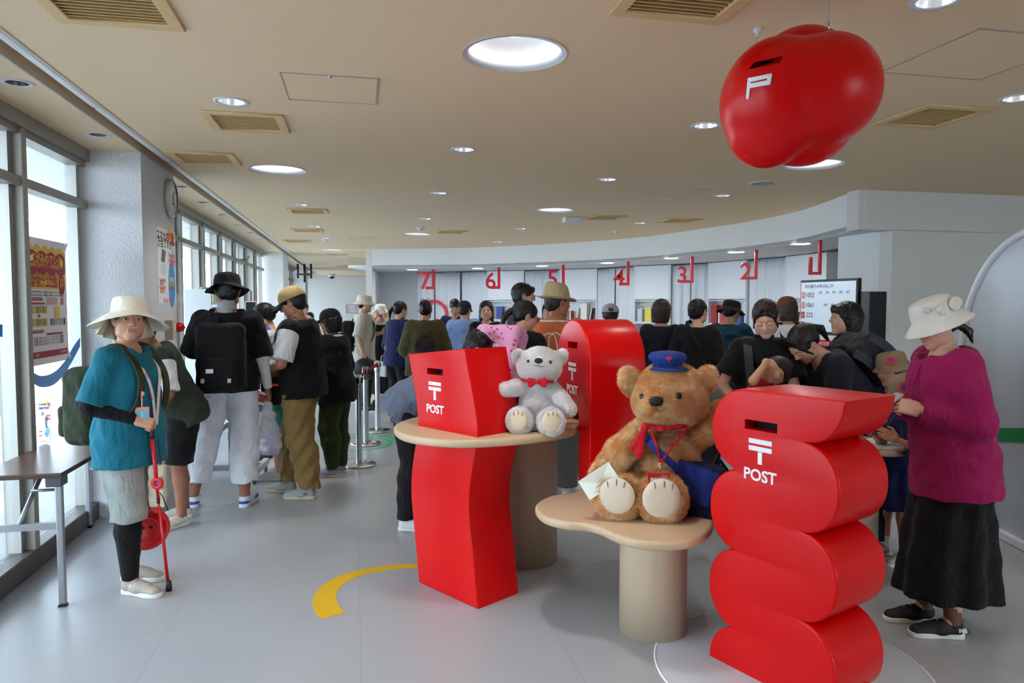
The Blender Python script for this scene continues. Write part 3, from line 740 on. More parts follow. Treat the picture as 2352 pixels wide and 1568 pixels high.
dp = thing('drain_pipe', 'dark grey drain pipe outside the first window', 'pipe', uv(5.55, -2.35, -.03))
tube('pipe', [(0, 0, 0), (0, 0, 2.98)], .045, mat('pipe_grey', (92, 98, 104), .5), dp, 12); box('pipe_collar', (0, 0, 2.45), (.14, .12, .05), mat('pipe_grey', (92, 98, 104), .5), dp)
bo = thing('office_building', 'pale building across the street outside the windows', 'building', uv(10, -24, -.03), ALPHA)
box('facade', (0, 0, 4.0), (4, 26, 8.0), mat('facade_white', (225, 226, 226), .8), bo)
for j in range(3):
    for k in range(7): box('window', (2.01, -10.5 + k * 3.5, 1.6 + j * 2.5), (.06, 2.0, 1.4), mat('facade_glass', (120, 140, 155), .15), bo)
# ================================================================== POST BOXES AND TABLES
def postal_mark(parent, at, h, m=None, z=.001):
    """the T shaped postal mark with its double bar"""
    m = m or WHITE; w = h * 1.1; b = h * .19
    bm = bmesh.new()
    bm_box(bm, (0, h / 2 - b / 2, 0), (w, b, .003)); bm_box(bm, (0, h / 2 - b * 2.05, 0), (w, b, .003)); bm_box(bm, (0, -h * .26 , 0), (b * 1.05, h * .5, .003))
    return obj('postal_mark', bm, m, parent, T((at[0], at[1], z)))
def slot_and_sign(t, body, x, zs, w, h, mark_y, mark_h, txt_y, txt):
    bm = bmesh.new(); bm_box(bm, (x, zs, -.03), (w, h, .1)); cut(body, bm)
    box('slot_plate', (x, zs, -.074), (w + .002, h + .002, .004), DARK, t)
    postal_mark(t, (x, mark_y), mark_h); text('lettering', 'POST', txt, WHITE, t, (x, txt_y, .0012), .002, bold=.0016)
SEAM = mat('red_seam', (200, 4, 10), .4)
def seam(t, x0, y0, x1, y1):
    w = .0022
    plate('door_seam', [[(x0, y0), (x1, y0), (x1, y1), (x0, y1)], [(x0 + w, y0 + w), (x1 - w, y0 + w), (x1 - w, y1 - w), (x0 + w, y1 - w)]], .0008, SEAM, t, T((0, 0, .0004)))
# --- A: wavy box through the round table
FA = pz(1097, 1399, 0); LA = pz(962, 1337, 0); dAx = (FA - LA); dAx.z = 0; WA = dAx.length; dAx.normalize(); DA = .295
tA = thing('post_box', 'wavy red post box standing through the round table, beside the white bear', 'post box', mtx=panel_frame((LA.x, LA.y, 0), dAx))
zsA = [0, .286, .484, .639, .815, .92, 1.05, 1.21, 1.32]; ssA = [0, -.04, -.067, -.055, -.012, 0.0, -.022, -.068, -.095]
pr = spline([(s, z, 0) for s, z in zip(ssA, zsA)], 8, False)
ol = [(WA + p.x, p.y) for p in pr] + [(p.x, p.y - (.052 if i == len(pr) - 1 else 0)) for i, p in reversed(list(enumerate(pr))) if p.y < 1.262 or i == len(pr) - 1]
bA = plate('box_body', [ol], DA, RED, tA, bevel=.006)
slot_and_sign(tA, bA, .205 - .05, 1.188, .135, .034, 1.085, .095, .985, .062)
seam(tA, .03, .93, .34, 1.235)
auto_smooth(bA, 30)
# --- B: arched box
FB = Vector((.42, 3.83, 0)); dB = Vector((.3, -.954, 0)).normalized(); WB, DB = .5, .33
tB = thing('post_box', 'tall arched red post box behind the two bears', 'post box', mtx=panel_frame(tuple(FB - dB * WB), dB))
ZA, ZB = .88, .54
ol = [(WB, ZB), (WB, 1.2)] + [(WB / 2 + .25 * math.cos(math.pi * k / 32), 1.205 + .255 * math.sin(math.pi * k / 32)) for k in range(33)] + [(0, ZA)]
ol += [(.16, ZA)] + [(.2475 - .0875 * math.cos(math.pi * k / 16), ZA + .03 + .0875 * math.sin(math.pi * k / 16)) for k in range(17)] + [(.335, ZB)]
bB = plate('box_body', [ol], DB, RED, tB, bevel=.008)
slot_and_sign(tB, bB, .245, 1.315, .14, .036, 1.165, .10, 1.06, .068); auto_smooth(bB, 30)
# --- C: scalloped box
LC = pz(1625, 1505, 0); dC = Vector((.56, -.83, 0)).normalized(); WC, DC = .60, .34
tC = thing('post_box', 'large scalloped red post box in the right foreground', 'post box', mtx=panel_frame(tuple(LC), dC))
def lobe(x0, z0, z1, depth, sgn, n=18):
    zc, h = (z0 + z1) / 2, abs(z1 - z0) / 2; out = []
    for k in range(1, n):
        a = math.pi * k / n - math.pi / 2; t = math.sin(a)
        out.append((x0 + sgn * depth * (max(0, 1 - abs(t) ** 2.25)) ** .62, zc + (z1 - z0) / 2 * t))
    return out
ci = .125
ol = [(.10, 0)] if False else [(0.005, 0)]
ol = [(.004, 0), (WC - .004, 0)]
r = [(WC - .134, .325)]
rl = [p for p in lobe(WC - .134, -.022, .325, .134, 1) if p[1] > .005]
ol = [(0.006, 0), (WC - .002, 0)] + rl + r + lobe(WC - .134, .325, .672, .134, 1) + [(WC - .134, .672)] + lobe(WC - .134, .672, 1.02, .134, 1) + [(WC - .134, 1.02)]
ol += [(WC - .134 + .15 * math.sin(a), 1.02 + .178 * (1 - math.cos(a)) / (1)) for a in [math.pi / 2 * k / 12 for k in range(1, 12)]] + [(WC + .018, 1.197)]
ol += [(.17, 1.197)] + [(.17 - .165 * math.sin(a), 1.025 + .172 * math.cos(a)) for a in [math.pi / 2 * k / 10 for k in range(1, 11)]] + [(.007, .99), (.025, .93), (.062, .89), (.128, .852)]
ol += list(reversed(lobe(.128, .51, .852, .128, -1))) + [(.128, .51)] + list(reversed(lobe(.128, .172, .51, .128, -1))) + [(.128, .172)]
ol += [(.128 - .122 * (1 - (max(0, (z) / .172)) ** 2.2) ** .6, z) for z in [.172 * (1 - k / 10) for k in range(1, 10)]]
bC = plate('box_body', [ol], DC, RED, tC, bevel=.009)
slot_and_sign(tC, bC, .255, 1.055, .155, .04, .95, .10, .85, .066); auto_smooth(bC, 32)
seam(tC, .135, .60, .395, 1.135)
# white floor disc under it
dk = thing('floor_disc', 'thin pale round base plate under the scalloped post box', 'base plate', pz(1625, 1505, 0) + Vector((.32, -.1, 0)))
lathe('disc', [(.001, .004), (.56, .004), (.565, 0)], mat('disc_grey', (184, 186, 192), .35), dk, 64); lathe('disc_edge', [(.566, 0), (.566, .0045), (.560, .005)], WHITE, dk, 64)

MAPLE = wood_mat('maple_veneer', (206, 180, 148), (190, 162, 130)); MAPLEV = wood_mat('maple_leg', (208, 188, 162), (194, 172, 144), (9, 9, .8))
def blob_table(name, label, pts, z, legs, th=.042):
    c = Vector((sum(p[0] for p in pts) / len(pts), sum(p[1] for p in pts) / len(pts), 0))
    t = thing(name, label, 'table', c)
    ol = [(p.x - c.x, p.y - c.y) for p in spline([(p[0], p[1], 0) for p in pts], 12)]
    auto_smooth(plate('table_top', [ol], th, MAPLE, t, T((0, 0, z)), bevel=.016, res=4), 50)
    for x, y, r in legs: lathe('leg', [(.001, 0), (r, 0), (r, z - th + .002)], MAPLEV, t, 48, T((x - c.x, y - c.y, 0)))
    return t
blob_table('round_table', 'tall round maple table holding the wavy post box and white bear', [(-.64, 3.86), (-.52, 3.62), (-.27, 3.50), (0, 3.56), (.2, 3.68), (.325, 3.8), (.36, 3.95), (.46, 4.22), (.3, 4.5), (-.1, 4.58), (-.48, 4.35), (-.63, 4.1)], .88, [(.09, 4.3, .185)])
TB = [pz(x, y, .53) for x, y in ((1230, 1165), (1246, 1190), (1296, 1205), (1343, 1209), (1379, 1218), (1407, 1232), (1455, 1247), (1519, 1253), (1583, 1248), (1622, 1230), (1638, 1205))]
blob_table('kidney_table', 'low kidney shaped maple table under the brown bear', [(p.x, p.y) for p in TB] + [(.98, 3.55), (1.02, 3.9), (.9, 4.25), (.68, 4.3), (.5, 4.05), (.36, 3.82), (.2, 3.72)], .545, [(.672, 3.36, .158), (.79, 4.1, .1)])
# writing table at the right behind the scalloped box
WT = [(1.48, 5.45), (1.55, 5.15), (1.80, 5.02), (1.84, 4.6), (1.80, 4.2), (1.86, 3.92), (2.02, 3.80), (2.18, 3.88), (2.20, 4.06), (2.06, 4.3), (2.06, 4.8), (2.10, 5.2), (2.02, 5.6), (1.75, 5.78)]
blob_table('writing_table', 'pale cloud shaped writing table behind the scalloped box', WT, .77, [(1.98, 4.02, .09), (1.8, 5.42, .1)])

# ================================================================== HANGING BALL
YB = 2.5; sB = YB / FPX
def bp(px, py, dy=0.0):
    p = pd(px, py, YB + dy); return (p.x, p.y, p.z)
f = Field()
f.ell(bp(1782, 235), (.185, .20, .20), k=.02).ell(bp(1898, 206, -.06), (.168, .19, .18), rot=(0, -8, 0), k=.008)
f.ell(bp(1846, 160, .10), (.165, .15, .148), k=.01).ell(bp(1764, 292, .0), (.135, .15, .138), rot=(0, 20, 0), k=.008).ell(bp(1850, 288, .04), (.165, .15, .138), rot=(0, -14, 0), k=.008)
f.ell(bp(1790, 205, -.07), (.135, .13, .15), k=.07).ell(bp(1842, 212, -.115), (.125, .10, .12), k=.10)
ball = thing('hanging_ball', 'lobed glossy red ball post box hanging from the ceiling', 'hanging sculpture', bp(1832, 225))
BM = f.mesh('ball_body', .0085); BM.transform(T(-Vector(bp(1832, 225))))
bo_ = obj('ball_body', BM, RED, ball)
md = bo_.modifiers.new('s', 'SMOOTH'); md.iterations = 6; md.factor = .5
def project(shape_px, name, m, lift=.002, thick=.004, cutdepth=None):
    """lay a flat outline onto the ball along the viewing line of that spot"""
    bm = bmesh.new(); bm.from_mesh(BM); tree = BVHTree.FromBMesh(bm); bm.free(); c = Vector(bp(1832, 225)); cp = Vector((0, 0, CAMZ))
    bm = bmesh.new()
    for poly in shape_px:
        N = 7; (a, b, cc, d) = poly; g = []
        for j in range(N + 1):
            row = []
            for i in range(N + 1):
                u, v = i / N, j / N
                x = (a[0] * (1 - u) + b[0] * u) * (1 - v) + (d[0] * (1 - u) + cc[0] * u) * v; y = (a[1] * (1 - u) + b[1] * u) * (1 - v) + (d[1] * (1 - u) + cc[1] * u) * v
                dr = ray(x, y).normalized(); h = tree.ray_cast(cp - c, dr)
                p = h[0] + h[1] * lift if h[0] is not None else Vector((0, 0, 0)); row.append(bm.verts.new(p))
            g.append(row)
        for A, B in zip(g, g[1:]):
            for i in range(N): bm.faces.new((A[i], A[i + 1], B[i + 1], B[i]))
    bmesh.ops.recalc_face_normals(bm, faces=bm.faces)
    o = obj(name, bm, m, ball, smooth=True)
    s = o.modifiers.new('s', 'SOLIDIFY'); s.thickness = thick; s.offset = 0
    return o
project([((1719, 180), (1774, 169), (1773, 178), (1725, 189)), ((1719, 180), (1725.5, 188), (1721, 227), (1715, 228)), ((1724, 192), (1771, 183), (1770, 194), (1722, 203)), ((1763, 176), (1773, 174), (1770, 194), (1762, 196))], 'emblem', WHITE)
# mail slot: a real recess
slot = [(1732, 143.5), (1798, 128.5), (1792, 144.5), (1720, 159)]
bm = bmesh.new(); bb = bmesh.new(); bb.from_mesh(BM); tree = BVHTree.FromBMesh(bb); bb.free(); cB = Vector(bp(1832, 225)); V8 = []
for off in (-.04, .05):
    for x, y in slot:
        dr = ray(x, y).normalized(); h = tree.ray_cast(Vector((0, 0, CAMZ)) - cB, dr); V8.append(bm.verts.new(h[0] + dr * off))
for q in ((0, 1, 2, 3), (7, 6, 5, 4), (0, 4, 5, 1), (1, 5, 6, 2), (2, 6, 7, 3), (3, 7, 4, 0)): bm.faces.new([V8[k] for k in q])
bmesh.ops.recalc_face_normals(bm, faces=bm.faces)
inner = bmesh.new(); iv = [inner.verts.new(v.co + (ray(1760, 144).normalized() * .002)) for v in V8[4:]]; inner.faces.new(iv)
bo_.modifiers.clear(); cut(bo_, bm)
for p in bo_.data.polygons: p.use_smooth = True
obj('slot_void', inner, DARK, ball)
auto_smooth(bo_, 50)
hk = Vector(bp(1903, 83, -.02)) - cB; ring = [(hk.x + .016 * math.sin(a), hk.y, hk.z + .016 * math.cos(a)) for a in [2 * math.pi * k / 20 for k in range(21)]]
tube('eye_bolt', ring, .0038, CHROME, ball, 8)
tube('wire', [(hk.x, hk.y, hk.z + .016), (hk.x, hk.y, CEIL - cB.z)], .0012, CHROME, ball, 5); tube('turnbuckle', [(hk.x, hk.y, hk.z + .018), (hk.x, hk.y, hk.z + .045)], .003, CHROME, ball, 6)
ap = pz(1740, 66, CEIL); 
tube('wire', [(ap.x - cB.x, ap.y - cB.y, -.0 + .12), (ap.x - cB.x, ap.y - cB.y, CEIL - cB.z)], .0012, CHROME, ball, 5)
lathe('ceiling_anchor', [(.001, -.03), (.007, -.03), (.007, -.015), (.016, -.012), (.016, 0)], WDISH, ball, 16, T((ap.x - cB.x, ap.y - cB.y, CEIL - cB.z)))

# ================================================================== NUMBER SIGNS
SIGN = mat('sign_red', (214, 30, 48), .45)
SG = [(7, 995, 619, 664, 978), (6, 1146, 614, 663, 1128), (5, 1294, 607, 658, 1270), (4, 1443, 600, 655, 1423), (3, 1590, 589, 649, 1568), (2, 1737, 573, 641, 1715), (1, 1884, 551, 630, 1864)]
nt_ = {7: 'farthest left', 6: 'second from the left', 5: 'partly behind the straw fedora', 4: 'over the grey cap', 3: 'over the bob haired woman', 2: 'third largest on the right', 1: 'largest, nearest the grey wall'}
for k, x, yt, yb, xd in SG:
    p = pz(x, yt, SZ); s = p.y / FPX; d = Vector((1, 0, 0)); h = (yb - yt) * s; w = 6.5 * s
    t = thing('hanging_number_sign', 'red hanging counter sign with the number %d, %s' % (k, nt_[k]), 'sign', mtx=panel_frame((p.x, p.y, SZ), (1, 0)), group='counter number signs')
    box('hanger_bar', (0, -h / 2 - .001, 0), (w, h - .002, .035), SIGN, t); fx = (xd - x) * s
    box('foot_bar', (fx / 2 - w * .1, -h + w / 2, 0), (abs(fx) + w * .0, w, .033), SIGN, t)
    me = text_mesh(str(k), 1.0, .035, bold=.012).copy(); zs = [v.co.y for v in me.vertices]; xs = [v.co.x for v in me.vertices]
    hh = (38 if k > 1 else 40) * s * (1.0 + .0) ; sc = hh / (max(zs) - min(zs))
    me.transform(T(((xd - x) * s - sc * (max(xs) + min(xs)) / 2 - 1 * s, -h - sc * min(zs), 0)) @ Matrix.Diagonal((sc, sc, 1, 1)))
    obj('numeral', me, SIGN, t)

# ================================================================== FLOOR MARKS
def floor_band(name, label, pts, ws, m, z=.0012):
    P = [Vector((p[0], p[1])) for p in pts]; A, B = [], []
    for i, p in enumerate(P):
        d = (P[min(len(P) - 1, i + 1)] - P[max(0, i - 1)]).normalized(); n = Vector((-d.y, d.x)) * (ws[i] / 2)
        A.append(p + n); B.append(p - n)
    c = P[len(P) // 2]
    o = plate(name, [[(q.x - c.x, q.y - c.y) for q in A] + [(q.x - c.x, q.y - c.y) for q in reversed(B)]], .001, m, mtx=T((c.x, c.y, z)))
    return tag(o, label, 'floor marking')
yl = [pz(x, y, 0) for x, y in ((1000, 1299), (955, 1299), (900, 1302), (840, 1312), (790, 1328), (757, 1350), (745, 1375), (752, 1398), (765, 1414))]
ys = spline([tuple(p) for p in yl], 6, False); n = len(ys)
floor_band('floor_arc', 'yellow curved stripe on the floor left of the wavy box', ys, [.05 + .075 * min(1, i / n * 1.25) for i in range(n)], mat('yellow_vinyl', (222, 178, 20), .4))
def floor_ring(cpx, a0, a1, r, w, label, m, sx=1.0):
    c = pz(cpx[0], cpx[1], 0); pts = [(c.x + r * sx * math.cos(a0 + (a1 - a0) * k / 40), c.y + r * math.sin(a0 + (a1 - a0) * k / 40)) for k in range(41)]
    return floor_band('floor_arc', label, pts, [w * (.6 + .6 * math.sin(math.pi * k / 40)) for k in range(41)], m)
GR = mat('green_vinyl', (30, 190, 110), .4); BLU = mat('blue_vinyl', (60, 130, 215), .4)
floor_ring((805, 1019), -1.9, 3.4, .40, .04, 'green ring on the floor around the silver posts', GR, 1.1)
floor_band('floor_arc', 'green stripe on the floor running under the round table', [tuple(pz(x, y, 0))[:2] for x, y in ((780, 997), (830, 996), (880, 1002), (930, 1014), (990, 1040))], [.04] * 5, GR)
floor_ring((800, 921), 1.2, 5.6, .42, .05, 'blue ring on the floor before the far queue', BLU, .8)
floor_band('floor_arc', 'blue stripe on the floor beside the silver posts', [tuple(pz(x, y, 0))[:2] for x, y in ((775, 912), (800, 908), (830, 903))], [.05] * 3, BLU)

# ================================================================== FOLDING TABLE AT LEFT
ft = thing('folding_table', 'walnut topped folding table by the window at the left edge', 'table', mtx=Mroom @ T((-1.66, 4.72, 0)))
WAL = wood_mat('walnut_laminate', (104, 76, 64), (84, 58, 48), (1.2, 14, 1.2), .3)
LEGM = mat('grey_leg', (150, 152, 156), .4, .5)
TW, TL, TZ = .40, 1.5, .70
box('table_top', (0, 0, TZ - .013), (TW, TL, .026), WAL, ft, bev=.003)
box('edge_band', (0, 0, TZ - .016), (TW + .004, TL + .004, .014), mat('edge_dark', (58, 42, 36), .5), ft)
for sy in (-1, 1):
    for sx in (-1, 1):
        x, y = sx * (TW / 2 - .03), sy * (TL / 2 - .05)
        lg = box('leg', (x, y, (TZ - .05) / 2 + .01), (.032, .032, TZ - .06), LEGM, ft, bev=.006); box('foot_cap', (x, y, .006), (.036, .036, .012), BLACK, lg)
    box('corner_block', (TW / 2 - .045, sy * (TL / 2 - .06), TZ - .05), (.075, .09, .05), mat('block_grey', (70, 74, 80), .5), ft, bev=.006); box('corner_block', (-TW / 2 + .045, sy * (TL / 2 - .06), TZ - .05), (.075, .09, .05), mat('block_grey', (70, 74, 80), .5), ft, bev=.006)
    box('cross_bar', (0, sy * (TL / 2 - .05), .42), (TW - .08, .02, .035), LEGM, ft)
    tube('brace', [(-.02, sy * (TL / 2 - .05), .43), (.0, sy * (TL / 2 - .32), TZ - .04)], .012, LEGM, ft); tube('brace_lever', [(-.02, sy * (TL / 2 - .2), TZ - .13), (.09, sy * (TL / 2 - .2), TZ - .13)], .008, LEGM, ft)
# leaflet stand on it
def leaflet_print(t, W, H, z=.001):
    inkb, inkr, inkg, inko, blu = mat('ink_black', (25, 25, 28), .6), mat('ink_red', (225, 60, 50), .6), mat('ink_green', (40, 160, 90), .6), mat('ink_orange', (240, 150, 40), .6), mat('ink_blue', (60, 160, 225), .6)
    text('headline', 'スマホの', W * .155, inkb, t, (-W * .21, H * .385, z), .0006, .0012); text('headline', '充電', W * .21, inkr, t, (W * .22, H * .38, z), .0006, .002); text('headline', 'は、', W * .15, inkb, t, (W * .42, H * .37, z), .0006, .001)
    text('headline', '万全ですか？', W * .155, inkb, t, (-W * .02, H * .30, z), .0006, .0012)
    plate('sun_badge', [circle(W * .10, 20)], .0006, mat('ink_yellow', (245, 210, 60), .6), t, T((W * .2, H * .455, z)))
    plate('battery_picture', [[(-.12 * W, -.08 * H), (.06 * W, -.10 * H), (.14 * W, .06 * H), (-.04 * W, .09 * H)]], .0006, mat('ink_grey', (90, 92, 96), .5), t, T((-W * .2, H * .14, z)), bevel=0)
    plate('cable_picture', [[(-.14 * W, -.05 * H), (.1 * W, -.09 * H), (.16 * W, .05 * H), (-.08 * W, .08 * H)]], .0006, mat('ink_pale', (214, 216, 222), .5), t, T((-W * .2, -H * .04, z)))
    for k, y in enumerate((.14, .06, -.22, -.32)):
        text('small_print', 'モバイルバッテリー', W * .05, inkb, t, thick=.0005, width=W * .36, at= (W * (.25 if k < 2 else -.25), H * (y + .025), z)); text('price', ['1,480円', '2,780円', '380円', '380円'][k], W * .11, inkr, t, (W * (.28 if k < 2 else -.28), H * (y - .012), z), .0005, .0006)
    plate('blue_bubble', [circle(W * .19, 28, sy=1.7)], .0006, blu, t, T((W * .24, -H * .24, z)))
    for k, (s, c) in enumerate((('今話題の', WHITE), ('スマホグッズ', mat('ink_yellow', (245, 210, 60), .6)), ('コンセント', mat('ink_yellow', (245, 210, 60), .6)), ('取扱中！', inkr))): text('bubble_lettering', s, W * .075, c, t, (W * .24, H * (-.17 - .04 * k), z + .0007), .0005)
    text('footer', 'Pocket 販売', W * .10, inkr, t, (W * .0, -H * .46, z), .0005)
    gpts = spline([(.26 * W, .2 * H, 0), (.32 * W, .24 * H, 0), (.37 * W, .19 * H, 0), (.44 * W, .22 * H, 0)], 6, False)
    plate('green_squiggle', [[(p.x, p.y + .004) for p in gpts] + [(p.x, p.y - .004) for p in reversed(gpts)]], .0006, inkg, t, T((0, 0, z)))
PAPER = mat('white_paper', (236, 237, 240), .6)
ls_p = pz(108, 1018, .70); ls = thing('leaflet_stand', 'small upright charger leaflet standing on the walnut table', 'leaflet', mtx=panel_frame((ls_p.x - .02, ls_p.y, .701), (.9, -.35)) @ Rx(-.14) @ Rz(.10))
LW, LH = .105, .265
box('card', (0, LH / 2, -.001), (LW, LH, .002), PAPER, ls)
lp = bpy.data.objects.new('print', None); 
sub = thing('x', 'x', 'x'); bpy.data.objects.remove(sub)
def printed(parent, fn, at):      # printed pieces sit straight on the sheet
    before = set(bpy.data.objects); fn()
    for o in set(bpy.data.objects) - before:
        if o.parent == parent: o.matrix_local = T(at) @ o.matrix_local
printed(ls, lambda: leaflet_print(ls, LW, LH), (0, LH / 2, 0))
box('support_flap', (0, LH * .32, -.03), (LW * .4, LH * .62, .002), PAPER, ls, mtx=Rx(.2) @ T((0, 0, .015)))

# ================================================================== PILLAR: CLOCK, POSTER, ALARM
PV = V0 + .40
def on_pillar(px, py):              # point where the ray meets the pillar face v=PV
    d = ray(px, py); k = (PV) / (d.x * CA + d.y * SA); return d * k + Vector((0, 0, CAMZ))
Nv = Vector((CA, SA, 0)); Dv = Vector((SA, -CA, 0)) * -1          # face normal, direction to the right as seen
dface = Vector((-SA, CA, 0))
cp_ = on_pillar(387, 455)
ck = thing('wall_clock', 'round white wall clock high on the pillar', 'clock', mtx=panel_frame(tuple(cp_), dface))
RCk = .155
lathe('case', [(.001, 0), (RCk, 0), (RCk, .035), (RCk - .012, .045), (RCk - .016, .04)], mat('clock_case', (206, 206, 204), .35, .3), ck, 40)
lathe('dial', [(.001, .032), (RCk - .014, .032)], mat('clock_dial', (226, 226, 222), .5), ck, 40)
for k in range(12):
    a = math.pi / 2 - k * math.pi / 6; text('numeral', str(12 if k == 0 else k), .032, mat('ink_black', (25, 25, 28), .6), ck, (math.cos(a) * .112, math.sin(a) * .112, .0335), .0006)
for nm, a, l, w in (('hour_hand', math.radians(62), .065, .008), ('minute_hand', math.radians(-60), .095, .006)): box(nm, (l / 2 - .01, 0, .037), (l + .02, w, .002), BLACK, ck, mtx=Rz(a))
box('date_window', (0, -.045, .0335), (.05, .018, .001), mat('ink_grey', (90, 92, 96), .5), ck)
pp = on_pillar(383, 612); pb = on_pillar(383, 697); PH = (on_pillar(381, 528).z - pb.z); 
ps = thing('wall_poster', 'long charger poster taped to the pillar below the clock', 'poster', mtx=panel_frame(tuple(pp + Nv * .003), dface))
PW = (on_pillar(403, 612) - on_pillar(361, 612)).length
plate('sheet', [[(-PW / 2, -PH / 2), (PW / 2, -PH / 2), (PW / 2, PH / 2), (-PW / 2, PH / 2)]], .002, PAPER, ps); leaflet_print(ps, PW, PH, .0006)
al = thing('alarm_lamp', 'red dome alarm lamp on a beige wall box', 'alarm', mtx=panel_frame(tuple(on_pillar(403, 752)), dface))
lathe('lamp_base', [(.001, 0), (.055, 0), (.055, .015), (.001, .016)], mat('alarm_base', (190, 180, 160), .5), al, 24)
lathe('dome', [(.045, .015), (.045, .03), (.03, .065), (.001, .078)], mat('red_lens', (225, 20, 24), .15, trans=.2), al, 24)
ab = thing('alarm_box', 'beige alarm box left of the red dome lamp', 'alarm box', mtx=panel_frame(tuple(on_pillar(383, 757)), dface)); box('casing', (0, 0, .03), (.11, .16, .06), mat('alarm_beige', (198, 188, 164), .5), ab, bev=.006); box('call_plate', (0, .02, .061), (.06, .06, .003), mat('alarm_plate', (216, 208, 190), .5), ab)
tk = thing('wall_conduit', 'grey switch track on the pillar corner beside the poster', 'conduit', mtx=panel_frame(tuple(on_pillar(407, 720)), dface)); box('cover_strip', (0, 0, .01), (.05, .34, .02), mat('conduit_grey', (200, 201, 203), .5), tk); box('switch_plate', (0, .06, .021), (.03, .06, .004), mat('switch_grey', (176, 178, 181), .5), tk)

# ================================================================== WINDOW POSTER AND STICKERS
GVx = V0 + .008
def on_glass(px, py, v=GVx):
    d = ray(px, py); k = v / (d.x * CA + d.y * SA); return d * k + Vector((0, 0, CAMZ))
pA, pB_, pC, pD = on_glass(53, 538), on_glass(150, 560), on_glass(158, 832), on_glass(65, 836)
ctr = (pA + pB_ + pC + pD) / 4; PW = ((pB_ - pA).length + (pC - pD).length) / 2; PH = ((pA - pD).length + (pB_ - pC).length) / 2
wp = thing('window_poster', 'red and yellow letter event poster taped to the window', 'poster', mtx=panel_frame(tuple(ctr), dface))
plate('sheet', [[(-PW / 2, -PH / 2), (PW / 2, -PH / 2), (PW / 2, PH / 2), (-PW / 2, PH / 2)]], .002, PAPER, wp)
yel, crim, ink = mat('poster_yellow', (238, 198, 66), .6), mat('poster_crimson', (172, 34, 56), .6), mat('ink_black', (25, 25, 28), .6)
def R_(x0, y0, x1, y1): return [(x0 * PW, y0 * PH), (x1 * PW, y0 * PH), (x1 * PW, y1 * PH), (x0 * PW, y1 * PH)]
def scallop(y0, y1, n, amp, ph=0.0, top=True, bot=True):
    top_ = [((k / 60 - .5) * PW * .92, (y1 + amp * abs(math.sin(math.pi * n * k / 60 + ph))) * PH) for k in range(61)]
    b_ = [((k / 60 - .5) * PW * .92, (y0 - (amp * abs(math.sin(math.pi * n * k / 60 + ph)) if bot else 0)) * PH) for k in range(60, -1, -1)]
    return top_ + b_
plate('yellow_field', [scallop(.10, .42, 5, .03, .5, bot=False)], .0006, yel, wp, T((0, 0, .0008))); plate('crimson_cloud', [scallop(.24, .375, 4, .028)], .0006, crim, wp, T((0, 0, .0016)))
z = .0024
text('headline', 'てがみのアシタ', PW * .105, yel, wp, (0, .335 * PH, z), .0006, .0012); text('headline', '〜気持ちとありがとう！の手紙を送ろう〜', PW * .047, yel, wp, (0, .285 * PH, z), .0006, .0004, width=PW * .84)
for s, y, sz in (('2025年7月23日(水)', .20, .088), ('10:00〜 17:00', .165, .088), ('会場：ぽんたと mirai myami店', .13, .05)): text('date_lettering', s, PW * sz, crim, wp, (-.08 * PW, y * PH, z), .0006, .0006, width=PW * .66)
plate('seal', [circle(PW * .075, 24, sy=1.5)], .0006, crim, wp, T((.36 * PW, .145 * PH, z))); text('seal_lettering', '参加\n無料', PW * .05, yel, wp, (.36 * PW, .155 * PH, z + .0008), .0005)
plate('envelope_icon', [R_(-.05, -.02, .05, .02)], .0006, PAPER, wp, T((-.36 * PW, .335 * PH, z)) @ Rz(.2)); plate('sun_icon', [circle(PW * .045, 20)], .0006, mat('icon_yellow', (236, 226, 60), .6), wp, T((.37 * PW, .325 * PH, z)))
for k in range(2): text('small_print', 'ふみの日である7月23日に、手紙に楽しむ企画としたイベントを開催します', PW * .026, ink, wp, (0, (.075 - .025 * k) * PH, z), .0004, width=PW * .84)
for y, s in ((.02, 'ワークショップ'), (-.235, 'ステージイベント')): plate('heading_bar', [R_(-.15, -.013, .15, .013)], .0006, crim, wp, T((-.28 * PW, y * PH, z))); text('heading_lettering', s, PW * .036, PAPER, wp, (-.28 * PW, y * PH, z + .0008), .0004)
plate('crimson_bar', [R_(-.16, -.008, .16, .008)], .0006, crim, wp, T((-.24 * PW, -.015 * PH, z))); plate('photo_patch', [R_(-.13, -.03, .13, .03)], .0006, mat('photo_tone', (196, 170, 160), .6), wp, T((.1 * PW, .005 * PH, z)))
plate('photo_patch', [R_(-.03, -.03, .03, .03)], .0006, RED, wp, T((.36 * PW, .005 * PH, z)))
for y in (-.065, -.165):
    plate('note_box', [R_(-.2, -.033, .2, .033)], .0006, mat('note_yellow', (238, 226, 150), .6), wp, T((-.23 * PW, y * PH, z)))
    for k in range(3): text('small_print', 'メッセージを自由に書いて送れます', PW * .026, ink, wp, (-.23 * PW, (y + .018 - .018 * k) * PH, z + .0008), .0004, width=PW * .36)
plate('arrow', [[(-.02 * PW, .012 * PH), (.02 * PW, .012 * PH), (.02 * PW, 0), (.04 * PW, 0), (0, -.016 * PH), (-.04 * PW, 0), (-.02 * PW, 0)]], .0006, RED, wp, T((-.22 * PW, -.114 * PH, z)))
plate('card_picture', [R_(-.06, -.05, .06, .05)], .0006, mat('note_yellow2', (240, 214, 90), .6), wp, T((.22 * PW, -.09 * PH, z)))
for k in range(6): text('small_print', '手紙で伝えるステージイベント開催', PW * .03, ink, wp, width=PW * (.72 if k > 2 else .40), thick=.0004, at=((0 if k > 2 else .23) * PW, ((-.15 - .018 * k) if k < 3 else (-.29 - .024 * (k - 3))) * PH, z))
